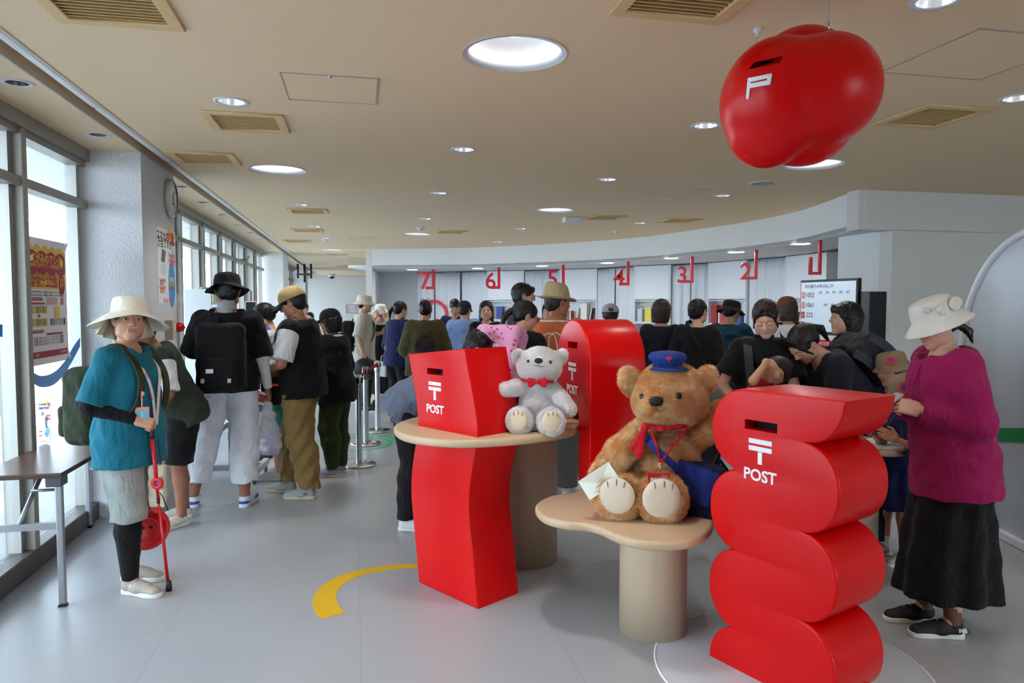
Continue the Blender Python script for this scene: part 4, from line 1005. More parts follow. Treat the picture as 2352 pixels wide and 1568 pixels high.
plate('crimson_bar', [R_(-.2, -.008, .2, .008)], .0006, crim, wp, T((.14 * PW, -.262 * PH, z))); plate('footer_bar', [R_(-.46, -.025, .46, .025)], .0006, crim, wp, T((0, -.42 * PH, z)))
text('footer_lettering', '〒 日本郵便', PW * .03, PAPER, wp, (.34 * PW, -.42 * PH, z + .0008), .0004); text('footer_lettering', '主催', PW * .03, PAPER, wp, (-.3 * PW, -.42 * PH, z + .0008), .0004)
for x, y in ((-.5, .5), (.5, .46), (-.45, -.5), (.5, -.44)): plate('tape', [R_(-.07, -.018, .07, .018)], .0005, mat('tape_white', (236, 240, 244), .4), wp, T((x * PW, y * PH, .001)) @ Rz(.9 if x * y > 0 else -.9))
# blue smile arcs on the glass
BT = mat('blue_film', (30, 140, 230), .35)
def glass_arc(label, pix, wpx, m, cat='window sticker'):
    top = [on_glass(x, y - w / 2) for (x, y), w in zip(pix, wpx)]; bot = [on_glass(x, y + w / 2) for (x, y), w in zip(pix, wpx)]
    c = top[len(top) // 2]; M = panel_frame(tuple(c), dface); Mi = M.inverted()
    A = [Mi @ p for p in spline(top, 6, False)]; B = [Mi @ p for p in spline(bot, 6, False)]
    o = plate('window_sticker', [[(p.x, p.y) for p in A] + [(p.x, p.y) for p in reversed(B)]], .0015, m, mtx=M); return tag(o, label, cat)
glass_arc('blue smile shaped arc sticker below the window poster', [(63, 850), (78, 868), (98, 876), (125, 868), (150, 842), (170, 808), (184, 785)], [14, 24, 26, 28, 28, 28, 20], BT)
glass_arc('end of a blue arc sticker on the leftmost window pane', [(-40, 735), (-15, 752), (6, 760)], [26, 28, 28], BT)
gg = mat('green_film', (70, 190, 110), .4)
glass_arc('green leaf shaped sticker on a far window', [(552, 596), (558, 600), (566, 596), (574, 588)], [4, 12, 10, 4], gg); glass_arc('upper green stroke sticker on a far window', [(561, 570), (562, 610), (563, 640)], [3, 60, 4], gg)
# ================================================================== PEOPLE: BUILDER
def skin_mat(rgb):
    key = ('skin', rgb)
    if key in MATS: return MATS[key]
    m = bpy.data.materials.new('skin'); m.use_nodes = True; nt = m.node_tree; b = nt.nodes['Principled BSDF']
    b.inputs['Roughness'].default_value = .5; b.inputs['Specular IOR Level'].default_value = .35
    def at(n):
        a = nt.nodes.new('ShaderNodeAttribute'); a.attribute_name = n; return a.outputs['Fac']
    prev = None; base = lin(rgb)
    m1 = nt.nodes.new('ShaderNodeMix'); m1.data_type = 'RGBA'; m1.inputs[6].default_value = base; m1.inputs[7].default_value = lin((int(rgb[0] * .80), int(rgb[1] * .58), int(rgb[2] * .58))); nt.links.new(at('lip'), m1.inputs[0])
    m2 = nt.nodes.new('ShaderNodeMix'); m2.data_type = 'RGBA'; m2.inputs[7].default_value = lin((28, 20, 17)); nt.links.new(at('brow'), m2.inputs[0]); nt.links.new(m1.outputs[2], m2.inputs[6])
    nt.links.new(m2.outputs[2], b.inputs['Base Color']); MATS[key] = m; return m
def hair_mat(rgb):
    return mat('hair', rgb, .42, bump=.6, bscale=70, stretch=(1, 1, .12), detail=2, spec=.4, var=.25, vscale=30)
HEADS = {}
def head_arrays(h, eyes='open', fem=False):
    key = (h, eyes, fem)
    if key in HEADS: return HEADS[key]
    f = Field()
    f.ell((0, -.014, .032), (.0755, .096, .086), k=.02).ell((0, .018, -.030), (.062 if fem else .066, .070, .082), k=.03)
    f.cap((-.006, .060, -.098), (.006, .060, -.098), .019 if fem else .023, k=.035)
    for s in (-1, 1):
        f.ell((s * .046, .012, -.062), (.022, .035, .032), k=.035).ell((s * .036, .052, -.022), (.026, .026, .028), k=.03)
        f.cap((s * .016, .081, .027), (s * .044, .066, .024), .0105, k=.018)
    f.cap((0, .083, .014), (0, .102, -.022), .0075, .0115, k=.012)
    for s in (-1, 1): f.ell((s * .0115, .0935, -.027), (.0085, .010, .0075), k=.007)
    for s in (-1, 1):
        f.ell((s * .031, .100, .006), (.0175, .018, .0125), k=.014, op='s')
        f.ell((s * .031, .0755, .0035), (.0158, .0145, .0135), k=.006)
        if eyes == 'open': f.ell((s * .031, .092, .0025), (.0122, .02, .0036), k=.002, op='s')
    f.cap((-.015, .0810, -.0545), (.015, .0810, -.0545), .0056, k=.008).cap((-.013, .0800, -.0655), (.013, .0800, -.0655), .0062, k=.008)
    f.cap((-.022, .0885, -.0602), (.022, .0885, -.0602), .0024, k=.004, op='s')
    for s in (-1, 1):
        f.ell((s * .0785, -.006, -.003), (.0085, .020, .031), rot=(0, s * 14, s * 18), k=.008).ell((s * .0855, -.002, .002), (.006, .011, .018), k=.004, op='s')
    V, Q = f.arrays(h)
    x, y, z = np.abs(V[:, 0]), V[:, 1], V[:, 2]
    lip = np.exp(-((np.maximum(0, x - .017) / .004) ** 2 + (np.maximum(0, np.abs(z + .060) - .0055) / .0028) ** 2)) * (y > .07) * (.5 if fem else .22)
    zb = .0285 - 9.0 * (x - .026) ** 2 - .10 * (x - .026); brow = np.exp(-((z - zb) / (.0026 if fem else .0036)) ** 2) * (x > .012) * (x < .048) * (y > .05) * .75
    if eyes == 'down':
        zl = -.0015 - 22 * (x - .031) ** 2; brow = np.maximum(brow, np.exp(-((z - zl + .004) / .0019) ** 2) * (x > .017) * (x < .046) * (y > .06))
    else:
        zl = .0085 - 22 * (x - .031) ** 2; brow = np.maximum(brow, np.exp(-((z - zl) / .0017) ** 2) * (x > .016) * (x < .0455) * (y > .06) * .9)
    brow = np.maximum(brow, .55 * np.exp(-((V[:, 2] + .0602) / .0013) ** 2) * (x < .019) * (y > .075) * .8)
    HEADS[key] = (V, Q, {'lip': lip.astype(np.float32), 'brow': brow.astype(np.float32)}); return HEADS[key]
HANDS = {}
def hand_arrays(pose, h=.0032):
    """right hand: wrist at the origin, fingers along +Y, back of the hand +Z, thumb at -X"""
    key = (pose, h)
    if key in HANDS: return HANDS[key]
    f = Field(); f.cap((0, -.03, 0), (0, .01, 0), .024, .024, k=.01, flat=((0, 0, 1), .8)); f.box((0, .05, 0), (.040, .048, .0125), .011, k=.014)
    curl = {'relax': (22, 28, 20), 'grip': (62, 80, 55), 'flat': (4, 6, 5), 'hold': (38, 50, 30), 'pinch': (45, 60, 20)}[pose]
    for i, (x, L) in enumerate(((-.030, .074), (-.0105, .083), (.0095, .078), (.028, .062))):
        p = Vector((x, .092 - .004 * abs(i - 1.2), 0)); a = 0; r = .0092 - .0006 * i; segs = (.46, .30, .24)
        for sg, c in zip(segs, curl):
            a += math.radians(c * (1 + .12 * i)); q = p + Vector((x * .12, math.cos(a), -math.sin(a))).normalized() * L * sg
            f.cap(p, q, r, r * .92, k=.003); p = q; r *= .93
    tp = Vector((-.033, .026, -.004)); ta = {'grip': Vector((-.20, .62, -.72)), 'pinch': Vector((-.25, .85, -.5)), 'hold': Vector((-.45, .75, -.5))}.get(pose, Vector((-.6, .78, -.25))).normalized()
    q = tp + ta * .045; f.cap(tp, q, .0135, .0108, k=.008); q2 = q + (ta * .6 + Vector((.25, .6, -.15))).normalized() * .034; f.cap(q, q2, .0104, .0085, k=.003)
    V, Q = f.arrays(h); HANDS[key] = (V, Q, {}); return HANDS[key]
SHOE = {}
def shoe_mesh(kind, rgb, sole_rgb):
    key = (kind, rgb, sole_rgb)
    if key in SHOE: return SHOE[key]
    if ('g', kind) not in SHOE:
        f = Field(); hi = .115 if kind == 'high' else .088
        f.cap((0, -.055, .045), (0, .02, .042), .034, .036, k=.02).cap((0, .02, .045), (.002, .125, .028), .038, .036, k=.03, flat=((0, 0, 1), .85)).cap((0, -.05, .05), (0, -.045, hi), .034, .037, k=.02, cuts=[((0, 0, hi), (0, -.15, 1))])
        f.cap((0, .0, .06), (0, .075, .055), .028, .022, k=.02).ell((0, -.045, hi + .012), (.030, .033, .025), k=.006, op='s')
        f.add(lambda P: .016 - P[..., 2], (-1, -1, -1), (1, 1, 1), .002, 'i')
        SHOE[('g', kind)] = f.arrays(.006)
        ol = [(p.x, p.y) for p in spline([(0, -.098, 0), (.030, -.082, 0), (.036, -.04, 0), (.033, .01, 0), (.042, .08, 0), (.040, .125, 0), (.022, .160, 0), (-.012, .166, 0), (-.034, .145, 0), (-.041, .10, 0), (-.034, .04, 0), (-.032, -.02, 0), (-.034, -.06, 0), (-.026, -.088, 0)], 4)]
        SHOE[('s', kind)] = ol
    V, Q = SHOE[('g', kind)]; a = mesh_np('shoe', V, Q); a.materials.append(mat('shoe_upper', rgb, .7, bump=.2, bscale=120))
    b = curve_mesh([SHOE[('s', kind)]], .028, .006, 2); b.transform(T((0, 0, .028))); b.materials.append(mat('shoe_sole', sole_rgb, .6))
    bm = bmesh.new()
    for k in range(4):
        y = .03 + k * .021; z = .0855 - k * .0075; bm_tube(bm, [(-.022, y, z - .008), (0, y + .004, z + .003), (.022, y, z - .008)], .003, 5)
    c = bpy.data.meshes.new('laces'); bm.to_mesh(c); bm.free(); c.materials.append(mat('lace', sole_rgb, .8))
    SHOE[key] = (a, b, c); return SHOE[key]
def ik(a, t, l1, l2, hint):
    d = t - a; L = min(d.length, (l1 + l2) * .998); n = d.normalized(); t = a + n * L
    x = (l1 * l1 - l2 * l2 + L * L) / (2 * L); h = math.sqrt(max(1e-8, l1 * l1 - x * x)); hv = (hint - n * hint.dot(n)).normalized()
    return a + n * x + hv * h, t
def smin_fn(): pass
TOR_Z = [-.10, -.03, .05, .13, .21, .31, .40, .47, .515, .55]
TOR_WM = [.150, .168, .163, .150, .146, .160, .172, .166, .120, .062]; TOR_DM = [.100, .118, .112, .104, .104, .116, .118, .100, .078, .055]
TOR_WF = [.150, .172, .163, .138, .130, .142, .152, .148, .105, .052]; TOR_DF = [.100, .116, .108, .096, .092, .112, .110, .088, .068, .050]
TOR_Y = [-.005, -.012, -.008, 0, .006, .008, .004, -.004, -.010, -.008]
EYE = {}
def eye_mesh():
    if not EYE:
        bm = bmesh.new(); bmesh.ops.create_uvsphere(bm, u_segments=16, v_segments=12, radius=.0125, matrix=Rx(-math.pi / 2))
        for f in bm.faces:
            c = f.calc_center_median().normalized(); f.material_index = 0 if c.y < .90 else (1 if c.y < .97 else 2); f.smooth = True
        me = bpy.data.meshes.new('eye'); bm.to_mesh(me); bm.free()
        for m in (mat('eye_white', (225, 220, 214), .3), mat('iris_brown', (48, 28, 18), .2), mat('pupil', (6, 5, 5), .15)): me.materials.append(m)
        EYE['m'] = me
    return EYE['m']
def strap_mesh(pts, side, w, th):
    """flat band swept along pts; side = width direction"""
    P = [Vector(p) for p in pts]; bm = bmesh.new(); R = []
    for i, p in enumerate(P):
        sd = side[i] if isinstance(side, list) else side; sd = Vector(sd)
        d = (P[min(len(P) - 1, i + 1)] - P[max(0, i - 1)]).normalized(); s = (sd - d * sd.dot(d)).normalized(); n = d.cross(s)
        R.append([bm.verts.new(p + s * w / 2 + n * th / 2), bm.verts.new(p - s * w / 2 + n * th / 2), bm.verts.new(p - s * w / 2 - n * th / 2), bm.verts.new(p + s * w / 2 - n * th / 2)])
    for a, b in zip(R, R[1:]):
        for k in range(4): bm.faces.new((a[k], a[(k + 1) % 4], b[(k + 1) % 4], b[k]))
    bm.faces.new(R[0]); bm.faces.new(list(reversed(R[-1]))); bmesh.ops.recalc_face_normals(bm, faces=bm.faces)
    me = bpy.data.meshes.new('strap'); bm.to_mesh(me); bm.free(); return me
class Person: pass
def person(label, x, y, yaw, H=1.62, fem=False, build=1.0, lean=0, twist=0, head=(0, 0, 0), armR=None, armL=None, feet=None, top=None, inner=None, bottom=None, under=None,
           hair=('short', (18, 15, 14)), hat=None, shoes=('low', (230, 228, 222), (235, 235, 232)), skin=(208, 160, 130), eyes='open', lod=1, socks=None, headfwd=0.0, z0=0.0, group=None, seed=None):
    s = H / 1.70; b = build; p = Person(); p.s = s
    seed = (x * 7.3 + y * 3.1) % 6 if seed is None else seed
    root = thing('person', label, 'person', (x, y, z0), math.radians(yaw), group); p.root = root
    hC, hH = ((.0075, .0027), (.0095, .0038), (.013, .0058))[lod]
    P0 = Vector((0, 0, .92 * s)); Mt = T(P0) @ Rz(math.radians(twist)) @ Rx(-math.radians(lean)); p.Mt = Mt
    TW_, TD_ = (TOR_WF, TOR_DF) if fem else (TOR_WM, TOR_DM)
    tz = [z * s for z in TOR_Z]; tw = [w * b * s for w in TW_]; td = [d * b * s for d in TD_]; ty = [q * s for q in TOR_Y]
    shx = (.150 if fem else .168) * s * (.5 + .5 * b); sh = {k: Mt @ Vector((k * shx, -.008 * s, .455 * s)) for k in (1, -1)}
    nb = Mt @ Vector((0, -.012 * s, .50 * s)); nl = math.radians(lean * .75 + head[1] * .25); Mn = Rz(math.radians(twist * .6 + head[0] * .1)) @ Rx(-nl)
    hs = s * (1.02 if H > 1.45 else 1.02 + (1.45 - H) * .55)
    hc = nb + Mn @ Vector((0, (.030 + headfwd) * s, .163 * s * (hs / s) ** .5)); p.hc = hc
    Mh = T(hc) @ Rz(math.radians(head[0])) @ Rx(-math.radians(head[1])) @ Ry(math.radians(head[2])) @ Matrix.Diagonal((hs, hs, hs, 1)); p.Mh = Mh
    # ---------------- limbs
    arms = {}
    for k, a in ((1, armR), (-1, armL)):
        a = dict(a or {}); t = a.get('t', (.075, .03, -.50)); tgt = sh[k] + Vector((k * t[0], t[1], t[2])) * s
        hint = Vector(a.get('hint', (.45, -1, -.1))); hint.x *= k
        e, w = ik(sh[k], tgt, .285 * s, .245 * s, hint); fd = (w - e).normalized()
        hd = Vector(a['dir']) if 'dir' in a else fd
        if 'dir' in a: hd.x *= k; hd.normalize()
        dz = Vector(a.get('dorsal', (1, 0, 0.05))); dz.x *= k
        Y = hd; Z = (dz - Y * dz.dot(Y)).normalized(); X = Y.cross(Z)
        Mw = Matrix((X, Y, Z)).transposed().to_4x4(); Mw.translation = w
        arms[k] = (e, w, Mw @ Matrix.Diagonal((s * (1 if k == 1 else -1), s, s, 1)), a.get('pose', 'relax'))
    p.arms = arms; legs = {}; feet = feet or ((.10, 0, -8), (.10, 0, 8))
    for k, ft in ((1, feet[0]), (-1, feet[1])):
        an = Vector((k * ft[0] * s, ft[1] * s, .085 * s)); hp = Vector((k * .088 * s * b, 0, .895 * s)); fy = math.radians(ft[2])
        kn, an = ik(hp, an, .409 * s, .405 * s, Vector((-math.sin(fy), math.cos(fy), 0))); legs[k] = (hp, kn, an, fy)
    p.legs = legs
    # ---------------- the body
    f = Field(); f.loft(Mt, tz, tw, td, ty, k=.03, infl=-.012)
    f.cap(nb - (Mn @ Vector((0, 0, .03 * s))), hc + Mn @ Vector((0, -.022 * s, -.05 * s)), (.052 if fem else .060) * s, (.048 if fem else .056) * s, k=.03)
    for k in (1, -1):
        e, w, _, _ = arms[k]; f.cap(sh[k], e, .046 * s * b, .037 * s * b, k=.02); f.cap(e, w, .038 * s * b, .0235 * s, k=.012)
        hp, kn, an, fy = legs[k]; f.cap(hp, kn, .078 * s * b, .052 * s * b, k=.03); mid = kn + (an - kn) * .3 - Vector((-math.sin(fy), math.cos(fy), 0)) * .012 * s
        f.cap(kn, mid, .052 * s * b, .054 * s * b, k=.02); f.cap(mid, an, .054 * s * b, .036 * s, k=.02)
        f.cap(an, an + Vector((-math.sin(fy), math.cos(fy), 0)) * .09 * s - Vector((0, 0, .045 * s)), .03 * s, .022 * s, k=.02)
    V, Q = f.arrays(.011 if lod == 0 else .0135)
    parts = [(V, Q, {})]
    hv, hq, ha = head_arrays(hH, eyes, fem); parts.append((xf(hv, Mh), hq, ha))
    for k in (1, -1):
        vv, qq, _ = hand_arrays(arms[k][3], .0032 if lod == 0 else (.0042 if lod == 1 else .006)); parts.append((xf(vv, arms[k][2]), qq if k == 1 else qq[:, ::-1], {}))
    V, Q, at = join(parts); me = mesh_np('body', V, Q, attr=at); p.body = obj('body', me, skin_mat(skin), root)
    if eyes == 'open' and lod < 2:
        for k in (1, -1): obj('eye', eye_mesh(), None, root, Mh @ T((k * .031, .0772, .0028)))
    # ---------------- clothes
    def garment_top(g, name):
        c = g['c']; loose = g.get('loose', .016); sl = g.get('sleeve', .5); hem = g.get('hem', -.13) * s; f = Field(); cutz = (hem, (.525 if g.get('collar') else .512) * s)
        zz = [hem - .05] + [z for z in tz if z > hem + .02]; i0 = len(tz) - (len(zz) - 1); fl = g.get('flare', .012)
        w0 = np.interp(hem, tz, tw) if hem > tz[0] else tw[1]; d0 = np.interp(hem, tz, td) if hem > tz[0] else td[1]
        W_, D_ = list(tw), list(td); w0 = max(w0, tw[1] if hem < 0 else w0) + fl; d0 = max(d0, td[1] if hem < 0 else d0) + fl
        if bottom and hem < .02:
            def need(z):
                if bottom['kind'] == 'skirt':
                    zz_ = [bottom.get('cuff', .09) * s, .55 * s, .80 * s, .92 * s]; hw_ = bottom.get('hemw', .24) * s; hd_ = bottom.get('hemd', .20) * s; q = z + .92 * s
                    return (np.interp(q, zz_, [hw_, (hw_ + .17 * s) / 2 + .015, .185 * s * b, .178 * s * b]) + .042, np.interp(q, zz_, [hd_, (hd_ + .13 * s) / 2 + .01, .135 * s * b, .128 * s * b]) + .042)
                lb = bottom.get('loose', .018); return ((.172 * b) * s + lb * .7 + .016, .126 * s * b + lb * .7 + .016)
            a_, c_ = need(hem); w0 = max(w0, a_ - loose); d0 = max(d0, c_ - loose)
            for i in range(len(tz)):
                if hem < tz[i] < .06 * s:
                    a_, c_ = need(tz[i]); W_[i] = max(W_[i], a_ - loose); D_[i] = max(D_[i], c_ - loose)
        if hem < .05:
            ich = 6; 
            for i in range(len(tz)):
                if hem < tz[i] < tz[ich]:
                    q = (tz[i] - hem) / (tz[ich] - hem); W_[i] = max(W_[i], (w0 + (tw[ich] - w0) * q) * .985); D_[i] = max(D_[i], (d0 + (td[ich] - d0) * q) * .97)
        f.loft(Mt, zz, [w0] + W_[i0:], [d0] + D_[i0:], [0] + ty[i0:], k=.025, infl=loose, cutz=cutz)
        for k in (1, -1):
            e, w, _, _ = arms[k]; S = sh[k]
            if sl <= 0: f.cap(S - Vector((k * .03, 0, 0)), S, .06 * s * b, .062 * s * b + loose * .4, k=.03); continue
            r0, r1 = (.056 * b + loose * .7) * s, (.046 * b + loose * .9) * s
            if sl < 1:
                ff = min(1, sl / .55); en = S + (e - S) * ff; f.cap(S, en + (e - S).normalized() * .05, r0, r1 + g.get('puff', 0.008), k=.03, cuts=[(en, (e - S).normalized())])
            else:
                f.cap(S, e, r0, r1, k=.03); en = e + (w - e) * (.97 if sl == 1 else sl - 1); f.cap(e, en + (w - e).normalized() * .04, r1, (.03 + loose * .7) * s, k=.015, cuts=[(en, (w - e).normalized())])
        if not g.get('collar'): f.ell(Mt @ Vector((0, .075 * s, .525 * s)), (.062 * s, .075 * s, .050 * s), k=.01, op='s')
        if g.get('collar'): f.cap(nb + Mn @ Vector((0, 0, .0)), nb + Mn @ Vector((0, .004, .045 * s)), .068 * s, .066 * s, k=.015, cuts=[(nb + Mn @ Vector((0, 0, .05 * s)), Mn @ Vector((0, -.3, 1)))])
        if g.get('hood'): f.ell(Mt @ Vector((0, -.095 * s, .47 * s)), (.10 * s, .055 * s, .075 * s), k=.02).cap(Mt @ Vector((-.075 * s, -.03 * s, .505 * s)), Mt @ Vector((.075 * s, -.03 * s, .505 * s)), .03 * s, k=.02)
        if g.get('bust'): 
            for k in (1, -1): f.ell(Mt @ Vector((k * .06 * s, .085 * s, .335 * s)), (.06 * s, .055 * s, .06 * s), k=.05)
        me = f.mesh(name, hC, (g.get('fold', .0032), 26, seed)); o = obj(name, me, g.get('m') or fabric(c, 'cloth'), root); return o
    if inner: p.inner = garment_top(inner, inner.get('name', 'undershirt'))
    if top: p.top = garment_top(top, top.get('name', 'shirt'))
    def garment_bottom(g, name):
        c = g['c']; kind = g['kind']; loose = g.get('loose', .018); f = Field(); cuff = g.get('cuff', .09) * s
        if kind == 'skirt':
            hw = g.get('hemw', .24) * s; hd = g.get('hemd', .20) * s; zz = [cuff - .05, cuff, .55 * s, .80 * s, .92 * s, 1.04 * s]; 
            f.loft(Matrix(), zz, [hw, hw, (hw + .17 * s) / 2 + .015, .185 * s * b, .178 * s * b, .145 * s * b], [hd, hd, (hd + .13 * s) / 2 + .01, .135 * s * b, .128 * s * b, .105 * s * b], k=.01, infl=.006, cutz=(cuff, 1.03 * s), wave=(g.get('pleat', .012), 9, 0))
        else:
            f.ell((0, -.004, .93 * s), (.172 * s * b + loose * .6, .122 * s * b + loose * .6, .12 * s), k=.03).cap(Vector((0, 0, .95 * s)), Mt @ Vector((0, 0, .08 * s)), .13 * s * b, .12 * s * b, k=.03)
            for k in (1, -1):
                hp, kn, an, fy = legs[k]; rk = (.056 * b + loose) * s; ra = g.get('ankle', .044 * b + loose) * s
                f.cap(hp, kn, (.084 * b + loose * .8) * s, rk, k=.035, cuts=[((0, 0, cuff), (0, 0, -1))])
                if cuff < kn.z:
                    mid = kn + (an - kn) * .3 - Vector((-math.sin(fy), math.cos(fy), 0)) * .012 * s; rm = max(rk * .98, (.056 * b + loose) * s)
                    f.cap(kn, mid, rk, rm, k=.02, cuts=[((0, 0, cuff), (0, 0, -1))]); f.cap(mid, an, rm, ra, k=.02, cuts=[((0, 0, cuff), (0, 0, -1))])
        me = f.mesh(name, hC, (g.get('fold', .004), 22, seed + 1)); return obj(name, me, g.get('m') or fabric(c, 'cloth'), root)
    if under: garment_bottom(under, under.get('name', 'leggings'))
    if bottom: p.bottom = garment_bottom(bottom, bottom.get('name', bottom['kind'] if bottom['kind'] != 'skirt' else 'skirt'))
    p.shoes = []
    if shoes:
        for k in (1, -1):
            hp, kn, an, fy = legs[k]; a_, b_, c_ = shoe_mesh(*shoes); M = T((an.x, an.y, 0)) @ Rz(fy) @ T((0, .043 * s, 0)) @ Matrix.Diagonal((s * 1.02 * (1 if k == 1 else -1), s * 1.02, s, 1))
            o = obj('shoe', a_, None, root, M); so_ = obj('sole', b_, None, o)
            if lod < 2: obj('laces', c_, None, o)
            p.shoes.append(o)
    if socks:
        for k in (1, -1):
            hp, kn, an, fy = legs[k]; f = Field(); u = (kn - an).normalized(); f.cap(an, an + u * .12 * s, .040 * s, .043 * s, cuts=[(an + u * .10 * s, u)]); obj('sock', f.mesh('sock', .009), fabric(socks), root)
    # ---------------- hair and hat (head frame)
    if hair: p.hair = obj('hair', hair_mesh(hair[0] + ('+hat' if hat else ''), (.0048, .0058, .008)[lod]), hair_mat(hair[1]), root, Mh)
    if hat: p.hat = make_hat(root, Mh, hat)
    return p
HAIRS = {}
def hair_mesh(style, h):
    key = (style, h)
    if key in HAIRS: return HAIRS[key].copy()
    f = Field(); st = style.split('+')
    crown = dict(c=(0, -.018, .034), r=(.0865, .1085, .0975))
    if 'short' in st or 'cropped' in st:
        t = 0 if 'short' in st else -.006
        f.ell(crown['c'], tuple(v + t for v in crown['r']), k=.01).ell((0, -.05, -.02), (.074, .055, .06), k=.02)
    elif 'bob' in st:
        f.ell(crown['c'], (.091, .112, .100), k=.01).loft(T((0, -.038, -.03)), [-.085, -.05, 0, .05], [.086, .094, .096, .09], [.074, .080, .090, .09], k=.03)
    elif 'long' in st:
        f.ell(crown['c'], (.090, .112, .100), k=.01).loft(T((0, -.045, -.06)), [-.16, -.08, 0, .07], [.092, .098, .096, .09], [.055, .065, .080, .09], k=.03)
    else:                                   # tied back
        f.ell(crown['c'], (.0845, .1065, .0965), k=.01).ell((0, -.06, -.015), (.07, .05, .05), k=.02)
    # open the face
    if 'bob' in st or 'long' in st: f.ell((0, .098, -.055), (.079, .092, .120), k=.010, op='s').ell((0, .06, -.125), (.075, .09, .075), k=.010, op='s').cap((0, .02, -.09), (0, .05, -.30), .068, .08, k=.01, op='s')
    else:
        f.ell((0, .10, -.035), (.075, .075, .098), k=.012, op='s')
        for s_ in (-1, 1): f.ell((s_ * .085, .012, -.045), (.03, .034, .052), k=.01, op='s')
    if 'fringe' in st: f.ell((0, .070, .062), (.066, .030, .040), rot=(-24, 0, 0), k=.015)
    if 'part' in st:
        for s_ in (-1, 1): f.cap((s_ * .010, .070, .108), (s_ * .058, .070, .050), .010, .011, k=.012).cap((s_ * .058, .070, .050), (s_ * .076, .036, -.045), .011, .006, k=.010)
    if 'tail' in st: f.ell((0, -.12, .015), (.022, .022, .022), k=.008).cap((0, -.13, .012), (0, -.165, -.05), .024, .026, k=.01).cap((0, -.165, -.05), (0, -.155, -.15), .026, .010, k=.01)
    if 'lowtail' in st: f.cap((0, -.10, -.045), (0, -.135, -.10), .020, .018, k=.01).cap((0, -.135, -.10), (0, -.13, -.16), .018, .006, k=.01)
    if 'bun' in st: f.ell((0, -.125, .01), (.036, .030, .036), k=.01)
    if 'spiky' in st: 
        for q in range(14):
            a = q * 2.4; f.cap((math.cos(a) * .05, -.03 + math.sin(a) * .06, .10), (math.cos(a) * .085, -.03 + math.sin(a) * .10, .125 - .02 * (q % 3)), .018, .004, k=.02)
    if 'hat' in st: f.add(lambda P: P[..., 2] - .055, (-1, -1, -1), (1, 1, 1), .004, 'i')
    me = f.mesh('hair', h, (.0016, 130, 1.0)); HAIRS[key] = me; return me.copy()
